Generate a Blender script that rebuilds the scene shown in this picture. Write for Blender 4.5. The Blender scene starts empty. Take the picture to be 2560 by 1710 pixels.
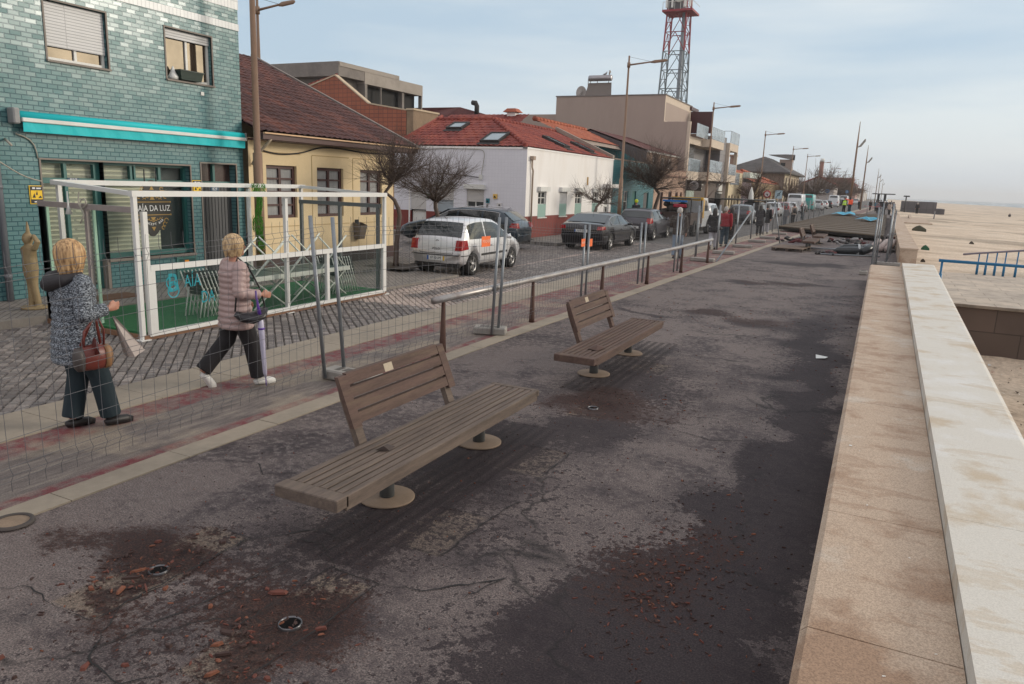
import bpy, bmesh, math, random
import numpy as np
from mathutils import Vector, Matrix, Euler
random.seed(7); rng = np.random.RandomState(3)
R = math.radians
scene = bpy.context.scene
col = scene.collection
# ---------------------------------------------------------------- camera
cam_d = bpy.data.cameras.new('camera'); cam = bpy.data.objects.new('camera', cam_d); col.objects.link(cam)
cam_d.sensor_width = 36.0; cam_d.lens = 36*1850/2560; cam_d.clip_start = .05; cam_d.clip_end = 6000
F = 1850.0
a_ = Vector((2217-1280, -(493-855), -F)); b_ = Vector((1217-1280, -(456-855), -F))
dY = a_.normalized(); up = dY.cross(b_.normalized()).normalized()
if up.y < 0: up = -up
dX = dY.cross(up)
M = Matrix((dX, dY, up))
cam.matrix_world = Matrix.Translation((0, 0, 2.3)) @ M.to_4x4()
scene.camera = cam
# ---------------------------------------------------------------- world, sun, exposure
SUN_EL, SUN_AZ = R(17), math.atan2(.82, .57)      # azimuth measured from +Y towards +X
w = bpy.data.worlds.new('World'); scene.world = w; w.use_nodes = True
nt = w.node_tree; N = nt.nodes; L = nt.links
for n in list(N): N.remove(n)
out = N.new('ShaderNodeOutputWorld'); bg = N.new('ShaderNodeBackground'); bg.inputs[1].default_value = .1
sky = N.new('ShaderNodeTexSky'); sky.sky_type = 'NISHITA'; sky.sun_disc = False
sky.sun_elevation = SUN_EL; sky.sun_rotation = SUN_AZ; sky.dust_density = 2.0; sky.air_density = 1.0
tc = N.new('ShaderNodeTexCoord'); mp = N.new('ShaderNodeMapping'); mp.inputs['Scale'].default_value = (1.1, 1.1, 7.0)
mp.inputs['Rotation'].default_value = (R(4), R(5), R(20))
L.new(tc.outputs['Generated'], mp.inputs[0])
nz = N.new('ShaderNodeTexNoise'); nz.inputs['Scale'].default_value = 1.7; nz.inputs['Detail'].default_value = 5; nz.inputs['Roughness'].default_value = .52
L.new(mp.outputs[0], nz.inputs[0])
cr = N.new('ShaderNodeValToRGB'); cr.color_ramp.elements[0].position = .36; cr.color_ramp.elements[1].position = .66
cr.color_ramp.elements[0].color = (5.6, 7.1, 8.5, 1); cr.color_ramp.elements[1].color = (8.2, 9.0, 9.5, 1)
L.new(nz.outputs[0], cr.inputs[0])
mx = N.new('ShaderNodeMix'); mx.data_type = 'RGBA'; mx.inputs[0].default_value = .82
L.new(sky.outputs[0], mx.inputs[6]); L.new(cr.outputs[0], mx.inputs[7])
# warm bright bank of cloud around the hidden sun
dt = N.new('ShaderNodeVectorMath'); dt.operation = 'DOT_PRODUCT'
dt.inputs[1].default_value = (math.sin(SUN_AZ)*math.cos(R(12)), math.cos(SUN_AZ)*math.cos(R(12)), math.sin(R(12)))
L.new(tc.outputs['Generated'], dt.inputs[0])
mr = N.new('ShaderNodeMapRange'); mr.interpolation_type = 'SMOOTHSTEP'; mr.inputs[1].default_value = .72; mr.inputs[2].default_value = 1.0; mr.inputs[4].default_value = 1.0
L.new(dt.outputs['Value'], mr.inputs[0])
nz2 = N.new('ShaderNodeTexNoise'); nz2.inputs['Scale'].default_value = 3.4; nz2.inputs['Detail'].default_value = 5; L.new(mp.outputs[0], nz2.inputs[0])
cr2 = N.new('ShaderNodeValToRGB'); cr2.color_ramp.elements[0].position = .4; cr2.color_ramp.elements[1].position = .62
cr2.color_ramp.elements[0].color = (3.4, 3.1, 2.6, 1); cr2.color_ramp.elements[1].color = (20, 17.5, 12, 1)
L.new(nz2.outputs[0], cr2.inputs[0])
mx2 = N.new('ShaderNodeMix'); mx2.data_type = 'RGBA'; L.new(mr.outputs[0], mx2.inputs[0]); L.new(mx.outputs[2], mx2.inputs[6]); L.new(cr2.outputs[0], mx2.inputs[7])
# a brighter core where the low sun stands behind the cloud, added fill brightening the unseen sky overhead and behind the camera
mr3 = N.new('ShaderNodeMapRange'); mr3.interpolation_type = 'SMOOTHSTEP'; mr3.inputs[1].default_value = .982; mr3.inputs[2].default_value = .999; mr3.inputs[4].default_value = 1.0
dt3 = N.new('ShaderNodeVectorMath'); dt3.operation = 'DOT_PRODUCT'; dt3.inputs[1].default_value = (.79, .595, .145); L.new(tc.outputs['Generated'], dt3.inputs[0]); L.new(dt3.outputs['Value'], mr3.inputs[0])
mx3 = N.new('ShaderNodeMix'); mx3.data_type = 'RGBA'; L.new(mr3.outputs[0], mx3.inputs[0]); L.new(mx2.outputs[2], mx3.inputs[6]); mx3.inputs[7].default_value = (45, 41, 32, 1)
sp = N.new('ShaderNodeSeparateXYZ'); L.new(tc.outputs['Generated'], sp.inputs[0])
def mrange(v, a, b, c, d):
    q = N.new('ShaderNodeMapRange'); q.interpolation_type = 'SMOOTHSTEP'; L.new(v, q.inputs[0]); q.inputs[1].default_value = a; q.inputs[2].default_value = b; q.inputs[3].default_value = c; q.inputs[4].default_value = d; return q.outputs[0]
f1 = mrange(sp.outputs[2], .38, .85, 0, .8); f2 = mrange(sp.outputs[1], -.7, -.05, 1.0, 0)
ff = N.new('ShaderNodeMath'); ff.operation = 'MAXIMUM'; L.new(f1, ff.inputs[0]); L.new(f2, ff.inputs[1])
sc3 = N.new('ShaderNodeMix'); sc3.data_type = 'RGBA'; L.new(ff.outputs[0], sc3.inputs[0]); L.new(mx3.outputs[2], sc3.inputs[6]); sc3.inputs[7].default_value = (9.6, 9.2, 9.3, 1)
hz = mrange(sp.outputs[2], -.01, .10, .75, 0.0)
mx4 = N.new('ShaderNodeMix'); mx4.data_type = 'RGBA'; L.new(hz, mx4.inputs[0]); L.new(sc3.outputs[2], mx4.inputs[6]); mx4.inputs[7].default_value = (7.0, 7.3, 7.7, 1)
L.new(mx4.outputs[2], bg.inputs[0]); L.new(bg.outputs[0], out.inputs[0])
sd = bpy.data.lights.new('sun', 'SUN'); sd.energy = 1.7; sd.angle = R(14); sd.color = (1.0, .91, .80)
so = bpy.data.objects.new('sun', sd); col.objects.link(so)
sv = Vector((math.sin(SUN_AZ)*math.cos(SUN_EL), math.cos(SUN_AZ)*math.cos(SUN_EL), math.sin(SUN_EL)))
so.rotation_euler = sv.to_track_quat('Z', 'Y').to_euler()
vs = scene.view_settings; vs.view_transform = 'Standard'; vs.look = 'None'; vs.exposure = 0.0; vs.gamma = 1
scene.render.engine = 'CYCLES'
# ---------------------------------------------------------------- materials
MC = {}
def sr(r, g, b):                       # sRGB 0-255 -> linear
    f = lambda c: (c/255/12.92) if c/255 <= .04045 else ((c/255+.055)/1.055)**2.4
    return (f(r), f(g), f(b))
def newmat(name):
    m = bpy.data.materials.new(name); m.use_nodes = True
    t = m.node_tree; return m, t, t.nodes, t.links, t.nodes['Principled BSDF']
def noise(N, L, vec, scale, detail=4, rough=.55):
    n = N.new('ShaderNodeTexNoise'); n.inputs['Scale'].default_value = scale; n.inputs['Detail'].default_value = detail; n.inputs['Roughness'].default_value = rough
    if vec is not None: L.new(vec, n.inputs[0])
    return n.outputs[0]
def ramp(N, L, fac, stops):
    c = N.new('ShaderNodeValToRGB'); e = c.color_ramp.elements
    while len(e) < len(stops): e.new(.5)
    for k, (p, cc) in enumerate(stops):
        e[k].position = p; e[k].color = (*cc, 1) if not isinstance(cc, (int, float)) else (cc, cc, cc, 1)
    L.new(fac, c.inputs[0]); return c.outputs[0]
def mix(N, L, fac, a, b, mode='MIX'):
    m = N.new('ShaderNodeMix'); m.data_type = 'RGBA'; m.blend_type = mode
    for s, v in ((0, fac), (6, a), (7, b)):
        if isinstance(v, (int, float)): m.inputs[s].default_value = v
        elif isinstance(v, tuple): m.inputs[s].default_value = (*v, 1)[:4]
        else: L.new(v, m.inputs[s])
    return m.outputs[2]
def bump(N, L, B, h, dist=.01, st=.6):
    b = N.new('ShaderNodeBump'); b.inputs['Distance'].default_value = dist; b.inputs['Strength'].default_value = st
    L.new(h, b.inputs['Height']); L.new(b.outputs[0], B.inputs['Normal'])
def mul(c, k): return tuple(min(1, x*k) for x in c)
def mat(name, c, rough=.8, metal=0.0, var=.14, sc=3.0, bmp=0.0, bsc=40, spec=.5, dirt=0.0, dc=None, coat=0, stretch=None):
    """base colour with two scales of procedural wear, optional bump"""
    if name in MC: return MC[name]
    m, t, N, L, B = newmat(name)
    c = sr(*c) if max(c) > 1 else c
    g = N.new('ShaderNodeTexCoord').outputs['Object']
    if stretch:
        mpn = N.new('ShaderNodeMapping'); mpn.inputs['Scale'].default_value = stretch; L.new(g, mpn.inputs[0]); g = mpn.outputs[0]
    o = ramp(N, L, noise(N, L, g, sc, 5), [(.3, mul(c, 1-var)), (.7, mul(c, 1+var))])
    o = mix(N, L, .5, o, ramp(N, L, noise(N, L, g, sc*9, 3), [(.3, mul(c, 1-var*.7)), (.7, mul(c, 1+var*.7))]))
    if dirt:
        f = ramp(N, L, noise(N, L, g, sc*.6+.3, 6, .65), [(.48, 0.0), (.75, 1.0)])
        mm = N.new('ShaderNodeMath'); mm.operation = 'MULTIPLY'; mm.inputs[1].default_value = dirt; L.new(f, mm.inputs[0])
        o = mix(N, L, mm.outputs[0], o, dc if dc else mul(c, .45))
    L.new(o, B.inputs['Base Color']); B.inputs['Roughness'].default_value = rough; B.inputs['Metallic'].default_value = metal
    B.inputs['Specular IOR Level'].default_value = spec
    if coat: B.inputs['Coat Weight'].default_value = coat; B.inputs['Coat Roughness'].default_value = .08
    if bmp: bump(N, L, B, noise(N, L, g, bsc, 3), bmp, .7)
    MC[name] = m; return m
def glass(name, c=(.02, .03, .035), rough=.05, alpha=1.0, spec=.8):
    if name in MC: return MC[name]
    m, t, N, L, B = newmat(name)
    g = N.new('ShaderNodeTexCoord').outputs['Object']
    L.new(ramp(N, L, noise(N, L, g, 2.0, 3), [(.3, mul(c, .8)), (.7, mul(c, 1.2))]), B.inputs['Base Color'])
    B.inputs['Roughness'].default_value = rough; B.inputs['Alpha'].default_value = alpha; B.inputs['Specular IOR Level'].default_value = spec
    MC[name] = m; return m
def brickmat(name, c1, c2, mortar, bw, bh, ms, axes='YZ', off=.5, rough=.35, tilt=0.0, bd=.01, coarse=.12, dirt=0.0):
    """courses of tiles or bricks laid out in metres on a wall plane; tilt leans each glazed tile by its own small angle"""
    if name in MC: return MC[name]
    m, t, N, L, B = newmat(name)
    g = N.new('ShaderNodeTexCoord').outputs['Object']
    s = N.new('ShaderNodeSeparateXYZ'); L.new(g, s.inputs[0]); cb = N.new('ShaderNodeCombineXYZ')
    L.new(s.outputs[axes[0]], cb.inputs[0]); L.new(s.outputs[axes[1]], cb.inputs[1])
    br = N.new('ShaderNodeTexBrick'); br.inputs['Scale'].default_value = 1; br.offset = off
    br.inputs['Brick Width'].default_value = bw; br.inputs['Row Height'].default_value = bh; br.inputs['Mortar Size'].default_value = ms
    br.inputs['Mortar Smooth'].default_value = .3
    br.inputs['Color1'].default_value = (*c1, 1); br.inputs['Color2'].default_value = (*c2, 1); br.inputs['Mortar'].default_value = (*mortar, 1)
    L.new(cb.outputs[0], br.inputs['Vector'])
    o = mix(N, L, coarse, br.outputs['Color'], ramp(N, L, noise(N, L, g, .7, 5), [(.3, mul(c1, .4)), (.7, mul(c2, 1.5))]))
    if dirt: o = mix(N, L, dirt, o, ramp(N, L, noise(N, L, g, 1.3, 6, .7), [(.42, mul(mortar, .5)), (.6, c1)]), 'MULTIPLY')
    L.new(o, B.inputs['Base Color']); B.inputs['Roughness'].default_value = rough
    inv = N.new('ShaderNodeMath'); inv.operation = 'SUBTRACT'; inv.inputs[0].default_value = 1; L.new(br.outputs['Fac'], inv.inputs[1])
    bmp = N.new('ShaderNodeBump'); bmp.inputs['Distance'].default_value = bd; bmp.inputs['Strength'].default_value = .8; L.new(inv.outputs[0], bmp.inputs['Height'])
    if tilt:
        b2 = N.new('ShaderNodeTexBrick')
        for k in ('Scale', 'Brick Width', 'Row Height', 'Mortar Size', 'Mortar Smooth'): b2.inputs[k].default_value = br.inputs[k].default_value
        b2.inputs['Mortar Size'].default_value = 0; b2.offset = off
        b2.inputs['Color1'].default_value = (0, 0, 0, 1); b2.inputs['Color2'].default_value = (1, 1, 1, 1); L.new(cb.outputs[0], b2.inputs['Vector'])
        sc = N.new('ShaderNodeMath'); sc.operation = 'MULTIPLY'; sc.inputs[1].default_value = 37.0; L.new(b2.outputs['Color'], sc.inputs[0])
        wn = N.new('ShaderNodeTexWhiteNoise'); wn.noise_dimensions = '1D'; L.new(sc.outputs[0], wn.inputs['W'])
        v = N.new('ShaderNodeVectorMath'); v.operation = 'SUBTRACT'; v.inputs[1].default_value = (.5, .5, .5); L.new(wn.outputs['Color'], v.inputs[0])
        v2 = N.new('ShaderNodeVectorMath'); v2.operation = 'SCALE'; v2.inputs['Scale'].default_value = tilt; L.new(v.outputs[0], v2.inputs[0])
        ge = N.new('ShaderNodeNewGeometry'); v3 = N.new('ShaderNodeVectorMath'); v3.operation = 'ADD'; L.new(ge.outputs['Normal'], v3.inputs[0]); L.new(v2.outputs[0], v3.inputs[1])
        L.new(v3.outputs[0], bmp.inputs['Normal'])
    L.new(bmp.outputs[0], B.inputs['Normal'])
    MC[name] = m; return m
# ---------------------------------------------------------------- mesh helpers
def V3(*a): return Vector(a)
class MB:
    """collects shapes in world coordinates, builds ONE mesh object"""
    def __init__(s): s.v = []; s.f = []; s.m = []; s.mi = 0; s.sm = []; s.smooth = False
    def add(s, vs, fs, mi=None, sm=None):
        k = len(s.v); s.v.extend([tuple(x) for x in vs])
        for f in fs:
            s.f.append(tuple(i+k for i in f)); s.m.append(s.mi if mi is None else mi); s.sm.append(s.smooth if sm is None else sm)
        return s
    def quad(s, a, b, c, d, mi=None): return s.add([a, b, c, d], [(0, 1, 2, 3)], mi)
    def poly(s, pts, mi=None): return s.add(pts, [tuple(range(len(pts)))], mi)
    def box(s, x0, x1, y0, y1, z0, z1, mi=None, rot=0, c=None, tf=None, bev=0):
        if x0 > x1: x0, x1 = x1, x0
        if y0 > y1: y0, y1 = y1, y0
        if z0 > z1: z0, z1 = z1, z0
        if bev:
            b = min(bev, (x1-x0)/2.01, (y1-y0)/2.01, (z1-z0)/2.01)
            P = []; 
            for z, i in ((z0, b), (z0+b, 0), (z1-b, 0), (z1, b)):
                P.append([(x0+i, y0+b, z), (x0+b, y0+i, z), (x1-b, y0+i, z), (x1-i, y0+b, z), (x1-i, y1-b, z), (x1-b, y1-i, z), (x0+b, y1-i, z), (x0+i, y1-b, z)])
            vs = [p for r in P for p in r]; fs = [tuple(range(7, -1, -1)), tuple(range(24, 32))]
            for k in range(3):
                for j in range(8): fs.append((k*8+j, k*8+(j+1) % 8, k*8+8+(j+1) % 8, k*8+8+j))
        else:
            vs = [(x, y, z) for z in (z0, z1) for x, y in ((x0, y0), (x1, y0), (x1, y1), (x0, y1))]
            fs = [(3, 2, 1, 0), (4, 5, 6, 7), (0, 1, 5, 4), (1, 2, 6, 5), (2, 3, 7, 6), (3, 0, 4, 7)]
        if rot:
            cx, cy = c if c else ((x0+x1)/2, (y0+y1)/2); ca, sa = math.cos(rot), math.sin(rot)
            vs = [(cx+(x-cx)*ca-(y-cy)*sa, cy+(x-cx)*sa+(y-cy)*ca, z) for x, y, z in vs]
        if tf: vs = [tf @ Vector(p) for p in vs]
        return s.add(vs, fs, mi)
    def tube(s, p0, p1, r, n=8, r1=None, mi=None, cap=True, sm=True):
        return s.path([p0, p1], [r, r if r1 is None else r1], n, mi, cap, sm)
    def path(s, pts, rs, n=8, mi=None, cap=True, sm=True, closed=False, asp=None):
        pts = [Vector(p) for p in pts]; k = len(pts)
        if isinstance(rs, (int, float)): rs = [rs]*k
        vs = []; fs = []; ref = None
        for i, p in enumerate(pts):
            if closed: d = pts[(i+1) % k]-pts[i-1]
            else: d = pts[min(i+1, k-1)]-pts[max(i-1, 0)]
            if d.length < 1e-9: d = Vector((0, 0, 1))
            d.normalize()
            if ref is None: ref = Vector((0, 0, 1)) if abs(d.z) < .9 else Vector((1, 0, 0))
            u = d.cross(ref).normalized(); w_ = u.cross(d).normalized(); ref = w_
            q = rs[i]; qa, qb = (q if isinstance(q, tuple) else (q, q))
            for j in range(n):
                a = 2*math.pi*j/n; vs.append(p+u*(math.cos(a)*qa)+w_*(math.sin(a)*qb))
        for i in range(k if closed else k-1):
            for j in range(n):
                i2 = (i+1) % k; fs.append((i*n+j, i*n+(j+1) % n, i2*n+(j+1) % n, i2*n+j))
        if cap and not closed: fs += [tuple(range(n-1, -1, -1)), tuple(range((k-1)*n, k*n))]
        return s.add(vs, fs, mi, sm)
    def lathe(s, c, prof, n=20, mi=None, sm=True, axis='Z', cap=True):
        vs = []; fs = []
        for (r, z) in prof:
            for j in range(n):
                a = 2*math.pi*j/n; x, y = r*math.cos(a), r*math.sin(a)
                p = {'Z': (x, y, z), 'X': (z, x, y), 'Y': (x, z, y)}[axis]
                vs.append((c[0]+p[0], c[1]+p[1], c[2]+p[2]))
        k = len(prof)
        for i in range(k-1):
            for j in range(n): fs.append((i*n+j, i*n+(j+1) % n, (i+1)*n+(j+1) % n, (i+1)*n+j))
        if cap: fs += [tuple(range(n-1, -1, -1)), tuple(range((k-1)*n, k*n))]
        return s.add(vs, fs, mi, sm)
    def prism(s, pts, d, mi=None, mi2=None):
        """polygon extruded by vector d"""
        d = Vector(d); k = len(pts); vs = [Vector(p) for p in pts]+[Vector(p)+d for p in pts]
        fs = [tuple(range(k-1, -1, -1)), tuple(range(k, 2*k))]+[(i, (i+1) % k, k+(i+1) % k, k+i) for i in range(k)]
        return s.add(vs, fs, mi)
    def ball(s, c, r, n=10, mi=None, sq=(1, 1, 1)):
        pr = []; k = n//2+1
        vs = []; fs = []
        for i in range(k+1):
            t = math.pi*i/k
            for j in range(n):
                a = 2*math.pi*j/n
                vs.append((c[0]+r*sq[0]*math.sin(t)*math.cos(a), c[1]+r*sq[1]*math.sin(t)*math.sin(a), c[2]-r*sq[2]*math.cos(t)))
        for i in range(k):
            for j in range(n): fs.append((i*n+j, i*n+(j+1) % n, (i+1)*n+(j+1) % n, (i+1)*n+j))
        return s.add(vs, fs, mi, True)
    def xf(s, T, start=0):
        for i in range(start, len(s.v)): s.v[i] = tuple(T @ Vector(s.v[i]))
        return s
    def build(s, name, mats, parent=None, org=None):
        me = bpy.data.meshes.new(name)
        o = (Vector(parent.location) if parent and org is None else Vector(org or (0, 0, 0)))
        if parent is not None and parent.parent is not None and org is None: o = Vector(parent.parent.location)+Vector(parent.location)
        me.from_pydata([(x-o.x, y-o.y, z-o.z) for x, y, z in s.v], [], s.f)
        if not isinstance(mats, (list, tuple)): mats = [mats]
        for m_ in mats: me.materials.append(m_)
        me.polygons.foreach_set('material_index', s.m); me.polygons.foreach_set('use_smooth', s.sm); me.update()
        ob = bpy.data.objects.new(name, me); col.objects.link(ob)
        if parent: ob.parent = parent
        else: ob.location = o
        return ob
def tag(o, label=None, cat=None, group=None, kind=None):
    if label: o['label'] = label
    if cat: o['category'] = cat
    if group: o['group'] = group
    if kind: o['kind'] = kind
    return o
def thing(name, loc, label, cat, group=None, rz=0):
    o = bpy.data.objects.new(name, None); col.objects.link(o); o.location = loc; o.rotation_euler = (0, 0, rz); o.empty_display_size = .2
    return tag(o, label, cat, group)
def dup(o, parent=None, **kw):
    c = o.copy(); col.objects.link(c)
    if parent: c.parent = parent
    for ch in list(o.children): dup(ch, c)
    return c
def voxel(ob, size, smooth=2):
    """fuses the overlapping lofts of one mesh into a single continuous skin"""
    m = ob.modifiers.new('r', 'REMESH'); m.mode = 'VOXEL'; m.voxel_size = size; m.use_smooth_shade = True
    if smooth: k = ob.modifiers.new('s', 'SMOOTH'); k.iterations = smooth; k.factor = .5
    bake(ob)
def bake(ob):
    dg = bpy.context.evaluated_depsgraph_get(); dg.update()
    me = bpy.data.meshes.new_from_object(ob.evaluated_get(dg)); ob.modifiers.clear()
    mats = [s.material for s in ob.material_slots]; ob.data = me
    if not me.materials:
        for m in mats: me.materials.append(m)
    for p in me.polygons: p.use_smooth = True
def text_mb(s, size, T, mi=0, mb=None, depth=.002, align='CENTER', sx=1.0):
    """flat lettering turned into mesh faces; T places its x/y plane"""
    cu = bpy.data.curves.new('t', 'FONT'); cu.body = s; cu.size = size; cu.align_x = align; cu.align_y = 'CENTER'; cu.extrude = depth/2; cu.resolution_u = 3
    ob = bpy.data.objects.new('t', cu); col.objects.link(ob)
    dg = bpy.context.evaluated_depsgraph_get(); dg.update(); me = bpy.data.meshes.new_from_object(ob.evaluated_get(dg))
    mb = mb or MB(); mb.add([T @ Vector((v.co.x*sx, v.co.y, v.co.z)) for v in me.vertices], [tuple(p.vertices) for p in me.polygons], mi, False)
    bpy.data.objects.remove(ob); bpy.data.curves.remove(cu); bpy.data.meshes.remove(me); return mb
def frame(o, x, y):
    """matrix whose x/y axes are the given directions, origin o"""
    x = Vector(x).normalized(); y = Vector(y).normalized(); z = x.cross(y)
    return Matrix.Translation(o) @ Matrix((x, y, z)).transposed().to_4x4()
FACE_X = lambda o: frame(o, (0, 1, 0), (0, 0, 1))          # reads from +X
# ================================================================ the setting: ground sheets
def ma2(N, L, a, k):
    q = N.new('ShaderNodeMath'); q.operation = 'MULTIPLY'; L.new(a, q.inputs[0]); q.inputs[1].default_value = k; return q.outputs[0]
def K(y): return .022*max(0, y-10)
ST = dict(kind='structure')
def ngauss(x, y, cx, cy, sx, sy, rot=0):
    c, s_ = math.cos(rot), math.sin(rot); u = (x-cx)*c+(y-cy)*s_; v = -(x-cx)*s_+(y-cy)*c
    return np.exp(-(u/sx)**2-(v/sy)**2)
# --- asphalt of the promenade: stains, rust and sand are worn patches with shapes of their own
holes = [(-3.6, 2.7), (-2.55, 2.67), (-2.54, 7.25)]
def grid(xs, ys):
    X, Y = np.meshgrid(xs, ys); nx, ny = len(xs), len(ys)
    idx = np.arange(nx*ny).reshape(ny, nx)
    f = np.stack([idx[:-1, :-1], idx[:-1, 1:], idx[1:, 1:], idx[1:, :-1]], -1).reshape(-1, 4)
    return X.ravel(), Y.ravel(), f
def vnoise(x, y, sc, seed=0):
    r = np.random.RandomState(seed); T = r.rand(64, 64); u = x*sc; v = y*sc
    i = np.floor(u).astype(int); j = np.floor(v).astype(int); a = u-i; b = v-j; a = a*a*(3-2*a); b = b*b*(3-2*b)
    g = lambda p, q: T[p % 64, q % 64]
    return (g(i, j)*(1-a)+g(i+1, j)*a)*(1-b)+(g(i, j+1)*(1-a)+g(i+1, j+1)*a)*b
def fbm(x, y, sc, seed=0, o=4):
    return sum(vnoise(x, y, sc*2**k, seed+k)*.5**k for k in range(o))/(2-.5**(o-1))
def promenade():
    ys = np.concatenate([np.arange(-1, 13, .035), np.arange(13, 30, .08), np.arange(30, 60, .4), np.arange(60, 420, 8)])
    xs = np.linspace(0, 1, 150)
    X0, Y, f = grid(xs, ys)
    xl = -4.87+.022*np.maximum(0, Y-10); xr = np.where(Y < 28, -.1, .66+.0*Y)+.001*Y
    X = xl+(xr-xl)*X0
    wx = X+(fbm(X, Y, 1.5, 5)-.5)*1.0; wy = Y+(fbm(X, Y, 1.5, 9)-.5)*1.2
    fine = fbm(X, Y, 6, 20)
    dark = ngauss(wx, wy, -.52, 4.4, .38, 2.0)*1.25+ngauss(wx, wy, -.95, 2.6, .55, .8)*1.1+ngauss(wx, wy, -.95, 3.9, .5, .9)*.75+ngauss(wx, wy, -.52, 8.2, .28, 3.0)*.95+ngauss(wx, wy, -.8, 12.5, .45, 3)*.6
    dark += ngauss(wx, wy, -2.7, 4.8, 1.0, 1.6)*.45+ngauss(wx, wy, -2.3, 8.3, .8, 1.6)*.55+ngauss(wx, wy, -3.1, 2.7, .9, .8)*.4+ngauss(wx, wy, -2.5, 6.4, .35, .5)*.5
    for (cx, cy, a_, b_) in [(-2.9, 14.2, .75, .35), (-1.9, 13.4, .5, .35), (-3.9, 13.6, .8, .12), (-2.9, 19.6, .6, .5), (-1.9, 20.4, .7, .5), (-2.4, 26.5, 1.1, .7), (-1.4, 26.9, .6, .7)]:
        dark += ngauss(wx, wy, cx, cy, a_, b_)*.75
    rust = sum(ngauss(wx, wy, a_, b_, .42, .42) for a_, b_ in holes)+ngauss(wx, wy, -3.8, 2.5, .5, .25)*.8+ngauss(wx, wy, -2.6, 2.25, .35, .4)*.8
    rust += ngauss(wx, wy, -1.05, 4.1, .5, .9)*.7+ngauss(wx, wy, -2.1, 7.5, .6, .4)*.6
    for (cx, cy, a_, b_) in [(-2.9, 14.3, .6, .4), (-1.8, 13.7, .8, .5), (-1.9, 20.3, .5, .4), (-2.9, 20, .5, .4), (-.3, 15.5, .3, .6)]: rust += ngauss(wx, wy, cx, cy, a_, b_)*.8
    sand = ngauss(wx, wy, -2.6, 12.4, 1.0, 1.0)*.9+ngauss(wx, wy, -1.0, 15.6, 1.5, .9)*1.0+ngauss(wx, wy, -3.9, 11.0, .7, .9)*.7+ngauss(wx, wy, -4.7, 12, .25, 5)*.7
    sand += np.exp(-((wx+.18)/.22)**2)*np.clip((Y-4)/2, 0, 1)*.75+ngauss(wx, wy, -.35, 4.9, .2, .8)*.6+ngauss(wx, wy, -2.2, 17.2, 2.2, 1.2)*.45+ngauss(wx, wy, -2.2, 23.5, 2.4, 2.6)*.35
    sand += ngauss(wx, wy, -4.3, 9.0, .35, .9)*.35+ngauss(wx, wy, -2.15, 4.05, .22, .3)*.4
    pale = .5*fbm(X, Y, .9, 40)+.5*fbm(X, Y, 3.5, 44)+ngauss(wx, wy, -3.9, 1.6, .8, .8)*.15
    # rectangular patches of relaid paving
    pat = np.zeros_like(X)
    def rect(cx, cy, w_, l_, rot, v):
        c, s_ = math.cos(rot), math.sin(rot); u = (X-cx)*c+(Y-cy)*s_; q = -(X-cx)*s_+(Y-cy)*c
        pat[(abs(u) < w_/2) & (abs(q) < l_/2)] = v
    for a_, b_ in ((-3.58, 2.7), (-2.55, 2.64), (-2.5, 7.3)): rect(a_, b_, .34, 1.05, 0, .75)
    rect(-2.42, 3.95, .4, .62, 0, .45); rect(-2.42, 5.45, .42, .62, 0, .4); rect(-2.5, 9.3, .4, .6, 0, .5)
    # ribbed mats under the benches
    rib = np.zeros_like(X)
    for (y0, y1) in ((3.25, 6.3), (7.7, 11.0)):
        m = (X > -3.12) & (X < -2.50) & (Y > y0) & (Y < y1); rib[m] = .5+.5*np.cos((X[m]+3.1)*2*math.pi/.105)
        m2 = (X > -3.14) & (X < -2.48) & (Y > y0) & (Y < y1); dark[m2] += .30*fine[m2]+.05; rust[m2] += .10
    Z = -.006*rib-.004*(pat > 0)+.004*(fbm(X, Y, 2, 60)-.5)
    for a_, b_ in holes: Z -= .03*np.exp(-(((X-a_)**2+(Y-b_)**2)/.05)**2)
    me = bpy.data.meshes.new('promenade'); me.from_pydata(np.stack([X, Y, Z], 1).tolist(), [], f.tolist())
    for n, a_ in (('stain', np.stack([dark, rust, sand, np.ones_like(X)], 1)), ('wear', np.stack([pale, pat, rib, np.ones_like(X)], 1))):
        at = me.color_attributes.new(n, 'FLOAT_COLOR', 'POINT'); at.data.foreach_set('color', a_.astype(np.float32).ravel())
    ob = bpy.data.objects.new('promenade', me); col.objects.link(ob)
    m, t, N, L, B = newmat('asphalt'); g = N.new('ShaderNodeTexCoord').outputs['Object']
    A = N.new('ShaderNodeVertexColor'); A.layer_name = 'stain'; Wt = N.new('ShaderNodeVertexColor'); Wt.layer_name = 'wear'
    S = N.new('ShaderNodeSeparateColor'); L.new(A.outputs[0], S.inputs[0]); S2 = N.new('ShaderNodeSeparateColor'); L.new(Wt.outputs[0], S2.inputs[0])
    grit = noise(N, L, g, 95, 3, .7); mid = noise(N, L, g, 14, 6, .68)
    big = noise(N, L, g, 2.2, 7, .7)
    def maskf(fac, w1, lo, hi):          # mask broken up by noise
        a1 = N.new('ShaderNodeMath'); a1.operation = 'MULTIPLY_ADD'; L.new(mid, a1.inputs[0]); a1.inputs[1].default_value = w1; L.new(fac, a1.inputs[2])
        return ramp(N, L, a1.outputs[0], [(lo, 0.0), (hi, 1.0)])
    spk = noise(N, L, g, 30, 8, .85)
    def maskg(fac, w1, w2, lo, hi):
        a1 = N.new('ShaderNodeMath'); a1.operation = 'MULTIPLY_ADD'; L.new(mid, a1.inputs[0]); a1.inputs[1].default_value = w1; L.new(fac, a1.inputs[2])
        a2 = N.new('ShaderNodeMath'); a2.operation = 'MULTIPLY_ADD'; L.new(spk, a2.inputs[0]); a2.inputs[1].default_value = w2; L.new(a1.outputs[0], a2.inputs[2]); return ramp(N, L, a2.outputs[0], [(lo, 0.0), (hi, 1.0)])
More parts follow.
